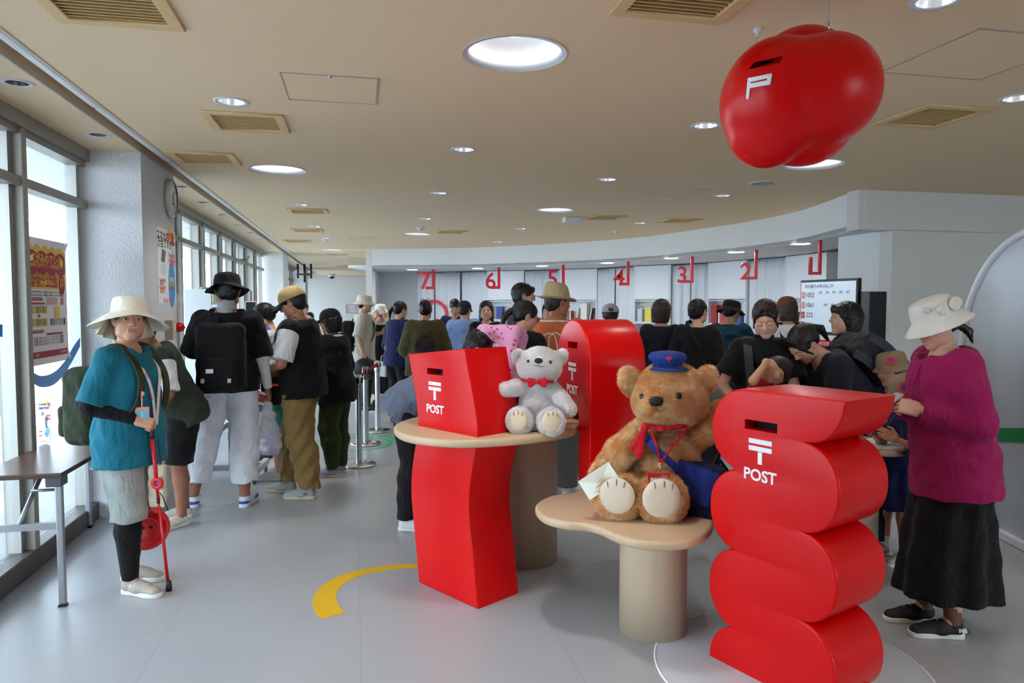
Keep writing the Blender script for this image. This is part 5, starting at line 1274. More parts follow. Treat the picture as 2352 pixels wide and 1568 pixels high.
def make_hat(root, Mh, hat):
    kind, c = hat[0], hat[1]; o_ = hat[2] if len(hat) > 2 else {}; m = fabric(c, 'hat_cloth', .2, 120); N = 44
    if kind == 'cap':
        bm = bmesh.new(); back = -1 if o_.get('back') else 1
        prof = [(.001, .133), (.03, .130), (.055, .120), (.078, .098), (.090, .068), (.0935, .040), (.0935, .030)]
        bm_lathe(bm, prof, N, (0, -.016, 0), sx=1.0, sy=1.16); o = obj('cap', bm, m, root, Mh, smooth=True); md = o.modifiers.new('s', 'SOLIDIFY'); md.thickness = .003
        bm = bmesh.new(); rows = []
        for i in range(9):
            row = []
            for j in range(17):
                a = math.radians(-62 + 124 * j / 16); r = i / 8; ext = .078 * (math.cos(a) ** .55); x = math.sin(a) * .0935; y = -.016 + math.cos(a) * .108
                row.append(bm.verts.new((x * (1 + .02 * r), back * (y + ext * r) if back > 0 else -.016 - (y + .016) - ext * r, .034 - .030 * r * r - .030 * (abs(a) ** 2) * (.3 + .7 * r) * .5)))
            rows.append(row)
        for A, B in zip(rows, rows[1:]):
            for j in range(16): bm.faces.new((A[j], A[j + 1], B[j + 1], B[j]))
        q = obj('bill', bm, fabric(o_.get('bill', c), 'hat_cloth', .2, 120), o, smooth=True); md = q.modifiers.new('s', 'SOLIDIFY'); md.thickness = .004
        lathe('button', [(.001, .004), (.006, .003), (.007, 0)], m, o, 10, T((0, -.016, .134)))
        if o_.get('gap'): plate('strap_gap', [circle(.028, 20, sy=.8)], .002, mat('hair_gap', (26, 20, 18), .8), o, T((0, -.1245, .058)) @ Rx(math.radians(78)))
        return o
    bw, drop, ch = o_.get('brim', .05), o_.get('drop', .035), o_.get('h', .085)
    if kind == 'fedora': prof = None
    bm = bmesh.new(); rings = []
    base = .050 if kind == 'sun' else .034
    stations = [(0.02, 1.0), (.45, .99), (.74, .95), (.89, .85), (.965, .6), (1.0, .30), (1.03, 0.0)]
    for rr, zz in stations:
        ring = []
        for k in range(N):
            a = 2 * math.pi * k / N; x, y = math.cos(a), math.sin(a); z = base + ch * zz
            sc = .094 * rr
            if kind == 'fedora':
                pinch = 1 - .16 * max(0, y) ** 2 * zz; z2 = z - (.030 * (1 - abs(x) * 1.2 * rr) * max(0, zz - .9) * 10 if rr < .6 else 0) + .012 * (-y) * zz
                ring.append(bm.verts.new((x * sc * (1.04 - .10 * zz) * (1 - .12 * max(0, y) * zz), -.014 + y * sc * 1.18 * (1.03 - .08 * zz) * pinch, z2)))
            else: ring.append(bm.verts.new((x * sc, -.014 + y * sc * 1.17, z)))
        rings.append(ring)
    for i in range(1, 8):
        t = i / 7; ring = []
        for k in range(N):
            a = 2 * math.pi * k / N; x, y = math.cos(a), math.sin(a); r = .097 + bw * t
            z = base - drop * t ** 1.2
            if kind == 'fedora': z = base - .004 + .018 * t * t * (abs(x) ** 2) - .010 * t * max(0, y) + .014 * t * t * max(0, -y)
            if kind == 'sun': z = base - drop * t ** 1.1 * (.35 + .65 * (abs(x) ** 1.5)) - .03 * t * max(0, -y); r = .097 + bw * t * (1 - .25 * max(0, -y))
            if kind == 'wavy': z += .012 * t * math.sin(a * 3 + 1)
            ring.append(bm.verts.new((x * r, -.014 + y * r * 1.12, z)))
        rings.append(ring)
    cpt = bm.verts.new((0, -.014, base + ch * (1.0 if kind != 'fedora' else .70)))
    for k in range(N): bm.faces.new((cpt, rings[0][k], rings[0][(k + 1) % N]))
    for A, B in zip(rings, rings[1:]):
        for k in range(N): bm.faces.new((A[k], B[k], B[(k + 1) % N], A[(k + 1) % N]))
    bmesh.ops.recalc_face_normals(bm, faces=bm.faces)
    o = obj('hat', bm, m, root, Mh, smooth=True); md = o.modifiers.new('s', 'SOLIDIFY'); md.thickness = .0035
    if o_.get('band'): lathe('hat_band', [(.0995, .036), (.0985, .058)], fabric(o_['band'], 'hat_band'), o, N, T((0, -.014, 0)), sy=1.18)
    if o_.get('flap'):
        bm = bmesh.new(); rows = []
        for i in range(9):
            row = []
            for j in range(29):
                a = math.radians(195 + 150 * j / 28) if False else math.radians(-10 - 160 * j / 28); t = i / 8; r = .100 + .055 * t + .012 * t * math.sin(j * 1.1)
                row.append(bm.verts.new((math.cos(a) * r, -.014 + math.sin(a) * r * 1.1, base - .005 - (.155) * t * (1 - .25 * abs(math.cos(a))))))
            rows.append(row)
        for A, B in zip(rows, rows[1:]):
            for j in range(28): bm.faces.new((A[j], A[j + 1], B[j + 1], B[j]))
        q = obj('neck_flap', bm, fabric(o_['flap'], 'hat_lining'), o, smooth=True); md = q.modifiers.new('s', 'SOLIDIFY'); md.thickness = .003
    return o
def backpack(p, label, c, size=(.30, .42, .16), group=None, strap=None, at=(0, -.10, .22), tilt=0, pocket=True, name='backpack', m=None, one=None, straps=True):
    """carried bag in the wearer's torso frame"""
    s = p.s; M = p.root.matrix_world if False else (T(p.root.location) @ Rz(p.root.rotation_euler.z)); M = M @ p.Mt
    t = thing(name, label, 'backpack', mtx=M, group=group); w, h, d = size; m = m or fabric(c, 'pack_cloth', .35, 70); sm = fabric(strap or c, 'strap_cloth', .3, 80)
    y0 = at[1] * s - .02; z0 = at[2] * s
    f = Field(); f.box((at[0], y0 - d / 2, z0), (w / 2, d / 2, h / 2), .055, M=Rx(math.radians(tilt)).to_3x3(), k=.02).ell((at[0], y0 - d * .62, z0 - h * .12), (w * .42, d * .55, h * .33), k=.04)
    obj('bag_body', f.mesh('bag_body', .0095, (.003, 30, 2.0)), m, t)
    if pocket:
        f = Field(); f.box((at[0], y0 - d * 1.12, z0 - h * .2), (w * .36, d * .16, h * .2), .025, k=.01); obj('pocket', f.mesh('pocket', .009, (.002, 40, 1)), m, t)
    tube('zipper', [(at[0] - w * .36, y0 - d * .6, z0 + h * .36), (at[0] - w * .2, y0 - d * .75, z0 + h * .44), (at[0] + w * .2, y0 - d * .75, z0 + h * .44), (at[0] + w * .36, y0 - d * .6, z0 + h * .36)], .004, mat('zip', (30, 30, 32), .5), t, 6)
    obj('grab_handle', strap_mesh([(at[0] - .04, y0 - .03, z0 + h / 2 - .01), (at[0] - .03, y0 - .02, z0 + h / 2 + .03), (at[0] + .03, y0 - .02, z0 + h / 2 + .03), (at[0] + .04, y0 - .03, z0 + h / 2 - .01)], (0, 1, 0), .022, .006), sm, t)
    if straps:
        for k in ((1, -1) if one is None else (one,)):
            x = k * .095 * s
            pts = spline([(x * .9, y0 - .01, z0 + h * .36), (x, -.075 * s, .485 * s), (x, -.01, .535 * s), (x, .075 * s, .49 * s), (x * 1.1, .155 * s, .36 * s), (x * 1.25, .155 * s, .22 * s), (x * 1.55, .09 * s, .12 * s), (x * 1.65, y0 * .4, .10 * s), (x * 1.3, y0 - .02, z0 - h * .36)], 5, False)
            obj('shoulder_strap', strap_mesh(pts, (1, 0, 0), .045, .010), sm, t)
    return t
def wpos(p, v):      # point in the person's own frame -> world
    return T(p.root.location) @ Rz(p.root.rotation_euler.z) @ Vector(v)
# ================================================================== PEOPLE IN THE HALL
def gx(px, Y): return pd(px, 720, Y).x
WHT = (232, 233, 235); BLK = (16, 16, 18); HB = (18, 15, 14); HBr = (44, 28, 20)
def arm_cover(p, k, c, f0=.35, name='arm_sleeve'):
    e, w, _, _ = p.arms[k]; S = p.root and None; f = Field(); s = p.s
    sh_ = p.sh[k] if hasattr(p, 'sh') else None
    a = e + (sh_ - e) * (1 - f0); f.cap(a, e, .054 * s, .047 * s, k=.01).cap(e, w, .046 * s, .031 * s, k=.012, cuts=[(w, (w - e).normalized())])
    return obj(name, f.mesh(name, .009, (.0012, 60, 1)), fabric(c), p.root)
_person = person
def person(*a, **k):
    p = _person(*a, **k); fem = k.get('fem', False); b = k.get('build', 1.0); s = p.s; shx = (.150 if fem else .168) * s * (.5 + .5 * b)
    p.sh = {q: p.Mt @ Vector((q * shx, -.008 * s, .455 * s)) for q in (1, -1)}
    return p
# 1 woman with the cane
p1 = person('woman in teal shirt and wide cream sun hat leaning on a red cane', gx(292, 3.87), 3.87, -100, 1.56, True, 1.08, 0, 0, (-42, -6, -4), armR=dict(t=(-.02, .15, -.345), hint=(.7, -1, -.1), pose='grip', dorsal=(.55, .1, .8)), armL=dict(t=(.03, .0, -.50)),
            feet=((.10, .05, -6), (.09, -.10, 6)), top=dict(c=(20, 104, 124), sleeve=.52, loose=.02, hem=-.17, bust=True, name='shirt'), bottom=dict(kind='shorts', c=(150, 156, 152), cuff=.44, loose=.035), under=dict(kind='leggings', c=(14, 14, 17), loose=.010, cuff=.085, ankle=.045, fold=.001),
            hair=('short', (26, 21, 19)), hat=('sun', (226, 219, 202), dict(brim=.115, drop=.085, h=.095, flap=(222, 206, 170))), shoes=('low', (172, 162, 150), (226, 224, 218)), skin=(196, 148, 122), lod=0)
arm_cover(p1, 1, (12, 12, 15)); arm_cover(p1, -1, (12, 12, 15))
backpack(p1, 'dark olive backpack on the back of the woman in teal', (44, 52, 34), (.30, .42, .19), at=(0, -.11, .17), strap=(52, 56, 38))
def lanyard(p, c, w=.02, low=.05, name='lanyard', card=None):
    s = p.s; M = p.Mt; pts = []
    for k in (1, -1):
        q = spline([M @ Vector((0, -.075 * s, .53 * s)), M @ Vector((k * .06 * s, -.04 * s, .545 * s)), M @ Vector((k * .082 * s, .055 * s, .50 * s)), M @ Vector((k * .065 * s, .150 * s, .38 * s)), M @ Vector((k * .03 * s, .172 * s, .25 * s)), M @ Vector((k * .004, .170 * s, low * s))], 5, False)
        o = obj(name, strap_mesh(q, list(p.Mt.to_3x3() @ Vector((1, .0, .0)) for _ in q), w, .003), fabric(c, 'ribbon', .1), p.root)
    return o
lanyard(p1, (214, 206, 204), .02, .06)
# printed ribbon colours
for i, (t_, c_) in enumerate((('EXPO', (200, 50, 60)), ('STAMP', (50, 60, 150)), ('EXPO', (200, 50, 60)))):
    v = p1.Mt @ Vector((.058 * p1.s - .008 * i, (.163 + .006 * i) * p1.s, (.35 - .06 * i) * p1.s)); R = p1.Mt.to_3x3()
    text('lanyard_print', t_, .017, mat('ribbon_ink', c_, .7), p1.root, (0, 0, 0), mtx=frame(v, R @ Vector((-.35, .12, -1)), R @ Vector((-1, 0, .2))))
def in_torso(p): return T(p.root.location) @ Rz(p.root.rotation_euler.z) @ p.Mt
# card holder on the strap
Mc = in_torso(p1) @ T((.105 * p1.s, .168 * p1.s, .13 * p1.s))
chn = thing('card_holder', 'pink card holder clipped to the olive backpack strap', 'card holder', mtx=panel_frame(tuple(Mc.translation + Vector((0, -.012, 0))), (.86, .35)))
plate('holder_frame', [[(-.034, -.046), (.034, -.046), (.034, .046), (-.034, .046)]], .007, mat('pink_leather', (226, 150, 142), .5), chn, bevel=.003); plate('card', [[(-.024, -.032), (.024, -.032), (.024, .030), (-.024, .030)]], .002, mat('card_teal', (96, 186, 200), .3), chn, T((0, 0, .0022)))
text('card_print', 'ICOCA', .016, WHITE, chn, (0, 0, .003), mtx=T((0, 0, .0032)) @ Rz(math.pi / 2)); tube('clip_cord', [(0, .046, -.003), (0, .10, -.003)], .004, mat('pink_cord', (236, 170, 160), .5), chn); lathe('reel', [(.001, .006), (.013, .006), (.014, 0)], mat('pink_cord', (236, 170, 160), .5), chn, 20, T((0, .115, -.006)))
# cane
hw = wpos(p1, p1.arms[1][2] @ Vector((-.005, .085, -.03))); tip = pz(388, 1356, 0); tip = Vector((tip.x, tip.y, 0.0)); up = (hw - tip).normalized()
cn_ = thing('walking_cane', 'red folding walking cane held by the woman in teal', 'cane', tip)
CR = mat('cane_red', (190, 16, 24), .3); v = hw - tip
tube('shaft', [up * .05, v * .55], .0085, CR, cn_, 12); tube('shaft', [v * .55, v * .93], .010, CR, cn_, 12); tube('joint_ring', [v * .54, v * .57], .0115, BLACK, cn_, 12)
lathe('ferrule', [(.001, 0), (.017, 0), (.016, .02), (.012, .055), (.001, .056)], BLACK, cn_, 16)
tube('handle', spline([v * .93, v * 1.0 + Vector((.0, 0, .0)), v * 1.01 + Vector((-.035, .01, .004)), v * 1.0 + Vector((-.075, .02, .0))], 4, False), .013, mat('cane_grip', (40, 20, 16), .4), cn_, 10)
tube('wrist_cord', spline([v * .62, v * .60 + Vector((.035, -.01, -.03)), v * .52 + Vector((.05, -.01, -.02)), v * .56 + Vector((.02, 0, .02))], 5, False), .0025, BLACK, cn_, 6)
Rg = lathe('ring_charm', [(.022 + .011 * math.cos(a), .011 * math.sin(a)) for a in [2 * math.pi * k / 12 for k in range(13)]], mat('charm_red', (214, 24, 30), .5), cn_, 24, frame(v * .665 + Vector((.012, -.02, 0)), (1, 0, 0), (0, 0, 1)))
lathe('charm_disc', [(.001, 0), (.015, 0)], mat('charm_blue', (40, 70, 170), .5), cn_, 20, frame(v * .665 + Vector((.012, -.02, 0)), (1, 0, 0), (0, 0, 1)))
# floral pouch and the round red bag hanging beside her leg
fp = pd(362, 1115, 3.80); pch = thing('floral_pouch', 'cream floral pouch hanging beside the red cane', 'pouch', fp)
f = Field(); f.box((0, 0, 0), (.045, .02, .115), .015); obj('pouch_body', f.mesh('pouch', .007, (.002, 50, 1)), mat('floral_cloth', (200, 186, 162), .85, var=.45, vscale=45), pch); tube('pouch_cord', [(-.02, 0, .11), (-.01, 0, .24), (.01, 0, .24), (.02, 0, .11)], .003, BLACK, pch)
rp = pd(337, 1213, 3.90); rb_ = thing('round_red_bag', 'round red bag with two button holes beside the grey shorts', 'bag', mtx=T(rp) @ Rz(.5) @ Rx(math.pi / 2))
RBM = mat('red_rubber', (206, 20, 28), .4)
lathe('disc_body', [(.001, -.035), (.10, -.035), (.116, -.02), (.118, 0), (.112, .03), (.098, .04), (.094, .022), (.001, .018)], RBM, rb_, 40); lathe('inner_ring', [(.055, .018), (.06, .026), (.066, .018)], RBM, rb_, 36)
for k in (-1, 1): lathe('button_hole', [(.001, .021), (.009, .021), (.010, .018)], mat('hole_dark', (60, 6, 10), .7), rb_, 14, T((k * .02, .01, 0)))
obj('bag_strap', strap_mesh([(0, .1, 0), (.0, .25, -.01), (.0, .40, -.02)], (1, 0, 0), .03, .005), fabric((14, 14, 16)), rb_)

# 2 boy behind her
p2 = person('boy in olive zip vest and black shorts looking down behind the cane', gx(408, 5.05), 5.05, 132, 1.50, False, 1.12, 22, 0, (4, 40, 4), armR=dict(t=(.02, .20, -.42)), armL=dict(t=(.10, .14, -.47), pose='hold', dorsal=(.8, .2, .2)),
            feet=((.10, -.05, -12), (.11, .04, 18)), top=dict(c=(50, 58, 48), sleeve=0, loose=.034, hem=-.12, collar=True, hood=True, name='vest'), inner=dict(c=(222, 223, 226), sleeve=.52, loose=.022, hem=.12), bottom=dict(kind='shorts', c=BLK, cuff=.50, loose=.04),
            hair=('cropped', HB), shoes=('low', (206, 201, 188), (222, 218, 206)), skin=(150, 100, 76), eyes='down', lod=0)
tube('zip', [p2.Mt @ Vector((0, .158 * p2.s, .45 * p2.s)), p2.Mt @ Vector((0, .172 * p2.s, .30 * p2.s)), p2.Mt @ Vector((0, .165 * p2.s, .05 * p2.s)), p2.Mt @ Vector((0, .165 * p2.s, -.1 * p2.s))], .005, BLACK, p2.root)
e, w, Mw, _ = p2.arms[-1]; lathe('wrist_band', [(.033, -.012), (.037, 0), (.033, .012)], mat('beads', (220, 110, 40), .5, var=.8, vscale=90), p2.root, 20, Mw @ T((0, -.015, 0)) @ Rx(math.pi / 2))
cd = thing('photo_card', 'small white photo card held low by the boy in the vest', 'card', mtx=T(p2.root.location) @ Rz(p2.root.rotation_euler.z) @ Mw @ T((-.005, .085, -.045)) @ Rx(.5))
box('card_sheet', (0, 0, 0), (.055, .002, .085), PAPER, cd); box('card_print', (0, -.0012, .01), (.03, .001, .03), mat('card_ink', (140, 60, 90), .5), cd)

# 3 man with the black bucket hat
p3 = person('man in black bucket hat, black shirt and white trousers seen from behind', gx(522, 5.44), 5.44, 10, 1.76, False, 1.02, 0, 0, (12, 14, 0), armR=dict(t=(.10, .05, -.505), pose='grip'), armL=dict(t=(-.05, .30, -.25), hint=(.8, -.4, -.6)),
            feet=((.10, -.02, -10), (.27, .03, 14)), top=dict(c=(17, 17, 20), sleeve=.60, loose=.032, hem=-.06, puff=.014), bottom=dict(kind='trousers', c=(222, 224, 232), cuff=.185, loose=.045, ankle=.088, fold=.006), hair=('cropped', HB),
            hat=('wavy', (16, 16, 19), dict(brim=.055, drop=.03, h=.095)), shoes=('low', (214, 220, 232), (226, 228, 234)), skin=(150, 104, 82), lod=0)
arm_cover(p3, 1, (226, 228, 232)); 
f = Field(); f.cap(p3.Mt @ Vector((0, -.02, .50 * p3.s)), p3.Mt @ Vector((0, .0, .56 * p3.s)), .074, .070, k=.01); obj('neck_towel', f.mesh('towel', .008, (.004, 60, 1)), fabric((170, 174, 176)), p3.root)
b3 = backpack(p3, 'large black backpack on the man in white trousers', (18, 18, 20), (.34, .50, .17), at=(0, -.12, .20))
Mb = in_torso(p3); yb = -.12 * p3.s - .02 - .17 * 1.30
box('brand_patch', (-.05, yb - .012, .12), (.05, .003, .03), WHITE, b3)
for k in (-.1, .08): box('buckle', (k, yb - .004, .05), (.022, .012, .03), mat('buckle_grey', (190, 190, 186), .4), b3)
for k in (-.07, .07): tube('ring', [(k + .012 * math.cos(a), yb + .03, -.06 + .012 * math.sin(a)) for a in [math.pi * q / 8 + math.pi for q in range(9)]], .002, CHROME, b3)
h3 = wpos(p3, p3.arms[1][2] @ Vector((0, .08, -.02)))
sb = thing('shopping_bag', 'white plastic shopping bag with purple packets held by the man', 'shopping bag', h3)
f = Field(); f.loft(T((0, 0, 0)), [-.44, -.40, -.30, -.12, 0], [.085, .105, .10, .055, .016], [.06, .08, .075, .035, .012], k=.01, cutz=(-.44, 0)); obj('bag_film', f.mesh('bag', .008, (.005, 45, 1)), plastic_film('bag_plastic', (232, 232, 240), .45), sb)
for k in (-1, 1): obj('bag_handle', strap_mesh(spline([(k * .02, 0, -.03), (k * .015, 0, .02), (0, 0, .035)], 4, False), (0, 1, 0), .02, .002), plastic_film('bag_plastic', (232, 232, 240), .45), sb)
rr = random.Random(5)
for k in range(7):
    q = thing('snack_packet', 'crumpled purple packet inside the white plastic bag', 'packet', mtx=T(h3 + Vector((rr.uniform(-.05, .05), rr.uniform(-.03, .03), -.40 + .02 * k))) @ Euler((rr.random() * 2, rr.random() * 2, rr.random() * 3)).to_matrix().to_4x4(), group='purple packets in the plastic bag')
    f = Field(); f.ell((0, 0, 0), (.045, .012, .03), k=.005); obj('packet_body', f.mesh('packet', .006, (.003, 90, k)), mat('purple_foil', (92, 74, 180), .3), q); box('seal_strip', (.05, 0, 0), (.012, .002, .05), mat('purple_foil', (92, 74, 180), .3), q)
bk = thing('folded_brochure', 'folded white and red brochure held above the plastic bag', 'brochure', mtx=T(h3 + Vector((-.05, -.02, -.03))) @ Rz(.3) @ Ry(.35)); box('cover', (0, 0, 0), (.10, .004, .16), PAPER, bk); box('picture', (.0, -.0025, .03), (.08, .001, .06), mat('brochure_red', (190, 60, 60), .5), bk); box('picture', (.0, -.0025, -.045), (.08, .001, .05), mat('brochure_blue', (90, 130, 190), .5), bk)

# 4 teen with tan cap
p4 = person('teen in tan cap, black vest and baggy khaki trousers facing left', gx(690, 5.75), 5.75, 86, 1.67, False, 1.12, 3, 0, (4, 24, 0), armR=dict(t=(-.02, .20, -.36)), armL=dict(t=(-.04, .24, -.335), hint=(.9, -.8, -.5), pose='hold', dorsal=(.6, .2, .7)),
            feet=((.08, .14, 0), (.10, -.09, 6)), top=dict(c=(17, 17, 19), sleeve=0, loose=.042, hem=-.10, collar=True, name='vest'), inner=dict(c=(228, 229, 232), sleeve=.50, loose=.030, hem=.12), bottom=dict(kind='trousers', c=(142, 116, 70), cuff=.10, loose=.05, ankle=.085, fold=.008),
            hair=('short', HB), hat=('cap', (188, 162, 108), dict(bill=(30, 70, 56))), shoes=('high', (176, 182, 176), (214, 206, 180)), skin=(186, 130, 102), eyes='down', lod=0)
x4 = thing('shoulder_bag', 'black shoulder bag with an orange tab on the khaki teen', 'shoulder bag', mtx=in_torso(p4)); f = Field(); f.box((-.13, .12, -.03), (.055, .15, .115), .04, k=.02); obj('bag_body', f.mesh('bag', .009, (.002, 30, 1)), fabric((17, 17, 19)), x4)
box('tab', (-.187, .14, .02), (.003, .045, .018), mat('orange_tab', (224, 96, 40), .6), x4); obj('bag_strap', strap_mesh(spline([(-.14, .22, .06), (-.12, .20, .25), (-.04, .13, .45), (.06, .0, .555), (.12, -.12, .44), (.05, -.18, .25), (-.12, -.06, .05)], 5, False), (1, .3, 0), .022, .005), fabric((22, 22, 24)), x4)
# 5 woman with a red, white and blue scarf
p5 = person('woman with a red and blue neck scarf looking down behind the teen', gx(644, 6.35), 6.35, 86, 1.56, True, 1.0, 12, 0, (0, 26, 0), armL=dict(t=(-.05, .25, -.30)), armR=dict(t=(-.05, .25, -.30)), top=dict(c=(220, 224, 232), sleeve=.5, loose=.02), bottom=dict(kind='skirt', c=(60, 140, 120), cuff=.45), hair=('tied+bun', HB), skin=(222, 176, 150), eyes='down', lod=1)
f = Field(); f.cap(p5.Mt @ Vector((-.05, .02, .50 * p5.s)), p5.Mt @ Vector((.05, .02, .50 * p5.s)), .062, k=.02).ell(p5.Mt @ Vector((0, .10, .43 * p5.s)), (.06, .035, .06), k=.02); obj('scarf', f.mesh('scarf', .009, (.005, 50, 1)), mat('scarf_print', (70, 90, 190), .7, var=.9, vscale=16), p5.root)
# 6 person with black cap and green trousers
p6 = person('person in black cap, black jacket and moss green trousers', gx(770, 6.45), 6.45, 78, 1.49, True, 1.1, 4, 0, (0, 8, 0), armL=dict(t=(-.02, .20, -.33)), armR=dict(t=(-.02, .18, -.2)), top=dict(c=(18, 18, 21), sleeve=1, loose=.04, hem=-.16, name='jacket'), inner=dict(c=(220, 222, 226), sleeve=0, loose=.02, hem=.1, collar=True), bottom=dict(kind='trousers', c=(48, 62, 26), cuff=.08, loose=.04, ankle=.06),
            hair=('bob', HB), hat=('cap', (17, 17, 20)), shoes=('low', (150, 160, 180), (224, 190, 176)), skin=(190, 136, 108), lod=1)
# 7..12 the queue by the posts
p7 = person('man in grey bucket hat and beige shirt with a black backpack', gx(836, 10.3), 10.3, -82, 1.66, False, 1.0, 0, 0, (0, 4, 0), armR=dict(t=(.05, .0, -.51)), armL=dict(t=(-.05, .26, -.22)), top=dict(c=(186, 180, 168), sleeve=.6, loose=.04, hem=-.16), bottom=dict(kind='trousers', c=BLK, loose=.03), hair=('short', HB), hat=('bucket', (206, 200, 190), dict(brim=.045, drop=.045, h=.09)), shoes=('low', (30, 30, 34), (230, 230, 228)), skin=(212, 164, 136), lod=1)
backpack(p7, 'black backpack on the man in the beige shirt', (20, 20, 23), (.30, .44, .18), at=(0, -.11, .19))
fc = thing('round_black_case', 'round black case hanging from the hand of the man in beige', 'case', mtx=T(wpos(p7, p7.arms[1][1] + Vector((.0, .03, -.22)))) @ Rz(.2) @ Rx(math.pi / 2)); lathe('case_shell', [(.001, -.03), (.15, -.03), (.165, 0), (.15, .03), (.001, .03)], BLACK, fc, 32); tube('case_handle', [(-.03, .15, 0), (-.02, .19, 0), (.02, .19, 0), (.03, .15, 0)], .006, BLACK, fc)
p8 = person('woman in white bucket hat and black dress raising both hands', gx(874, 11.0), 11.0, -172, 1.53, True, 1.0, 0, 0, (0, 10, 0), armR=dict(t=(-.06, .16, .10), hint=(1, 0, -1), dorsal=(.5, .8, 0), dir=(-.2, .1, 1)), armL=dict(t=(-.06, .16, .10), hint=(1, 0, -1), dorsal=(.5, .8, 0), dir=(-.2, .1, 1)), top=dict(c=(224, 226, 228), sleeve=.5, hem=.12), bottom=dict(kind='skirt', c=(16, 16, 18), cuff=.2, hemw=.25), under=None, hair=('bob', HB), hat=('bucket', (232, 232, 230), dict(brim=.045, drop=.045, h=.09)), shoes=('low', (20, 20, 22), (30, 30, 32)), skin=(216, 170, 146), lod=1)
f = Field(); f.loft(p8.Mt, [-.05, 0, .2, .35, .42], [.17, .16, .135, .14, .10], [.13, .12, .10, .115, .10], k=.02, infl=.035, cutz=(-.04, .4)); obj('bodice', f.mesh('bodice', .012), fabric((16, 16, 18)), p8.root)
p9 = person('woman in navy jacket with a pink hair tie and dark trousers', gx(912, 9.3), 9.3, -38, 1.57, True, 1.0, 4, 0, (-12, 10, 0), armR=dict(t=(-.04, .22, -.3)), armL=dict(t=(-.02, .2, -.34)), top=dict(c=(28, 34, 76), sleeve=1, loose=.035, hem=-.12, name='jacket', collar=True), bottom=dict(kind='trousers', c=(20, 20, 26), loose=.025), hair=('tied+tail', HB), shoes=('low', (30, 50, 90), (190, 90, 60)), skin=(216, 168, 142), lod=1)
lathe('hair_tie', [(.022 + .011 * math.cos(a), .011 * math.sin(a)) for a in [2 * math.pi * k / 10 for k in range(11)]], fabric((220, 160, 190)), p9.root, 18, p9.Mh @ T((0, -.122, .012)) @ Rx(math.pi / 2))
tb = thing('tote_bag', 'small white tote with a black lattice print behind the navy jacket', 'tote bag', mtx=in_torso(p9) @ T((-.20, -.06, -.16)) @ Rz(.1))
f = Field(); f.box((0, 0, 0), (.075, .03, .10), .012); obj('bag_body', f.mesh('tote', .01), mat('tote_print', (196, 198, 196), .8, var=.7, vscale=60), tb); obj('bag_handle', strap_mesh(spline([(-.04, 0, .09), (-.03, 0, .17), (.03, 0, .17), (.04, 0, .09)], 5, False), (0, 1, 0), .016, .004), fabric((226, 224, 216)), tb); obj('bag_strap', strap_mesh(spline([(.02, 0, .09), (.06, -.03, .35), (.10, .0, .60)], 5, False), (1, 0, 0), .02, .004), fabric((226, 224, 216)), tb)
p10 = person('woman in olive hooded jacket seen from behind, glasses on her hair', gx(976, 8.3), 8.3, 4, 1.58, True, 1.12, 3, 0, (0, 6, 0), armR=dict(t=(.02, .2, -.38)), armL=dict(t=(.02, .2, -.38)), top=dict(c=(72, 66, 38), sleeve=1, loose=.05, hem=-.15, hood=True, name='jacket'), bottom=dict(kind='trousers', c=(40, 40, 46)), hair=('tied+bun', HB), skin=(200, 150, 124), lod=1)
for k in (-1, 1): tube('sunglasses', [p10.Mh @ Vector((k * .035 + .026 * math.cos(a), .045, .128 + .018 * math.sin(a))) for a in [2 * math.pi * q / 14 for q in range(15)]], .003, BLACK, p10.root)
backpack(p10, 'small dark brown backpack on the olive hooded jacket', (42, 36, 38), (.25, .34, .12), at=(0, -.13, .13), pocket=False)
p11 = person('person in pale blue hoodie and navy cap seen from behind', gx(1066, 9.4), 9.4, -6, 1.57, True, 1.1, 2, 0, (-14, 8, 0), armL=dict(t=(.02, .2, -.3)), armR=dict(t=(.02, .2, -.3)), top=dict(c=(130, 160, 212), sleeve=1, loose=.045, hem=-.2, hood=True, name='hoodie'), bottom=dict(kind='trousers', c=(60, 66, 80)), hair=('cropped', HBr), hat=('cap', (26, 32, 66), dict(gap=True)), lod=1)
p11b = person('dark haired clerk bending beside the pale blue hoodie', gx(1046, 11.2), 11.2, 178, 1.62, False, 1.0, 8, 0, (10, 34, 0), top=dict(c=(30, 36, 80), sleeve=.5), bottom=dict(kind='trousers', c=(30, 30, 36)), hair=('short', HB), eyes='down', lod=2)
p12 = person('woman with long black hair and black top facing the camera', gx(1117, 8.6), 8.6, 176, 1.57, True, 1.02, 0, 0, (6, -2, 0), top=dict(c=(20, 20, 23), sleeve=1, loose=.02, name='jacket'), bottom=dict(kind='trousers', c=BLK), hair=('long+part', HB), skin=(214, 164, 138), lod=0)
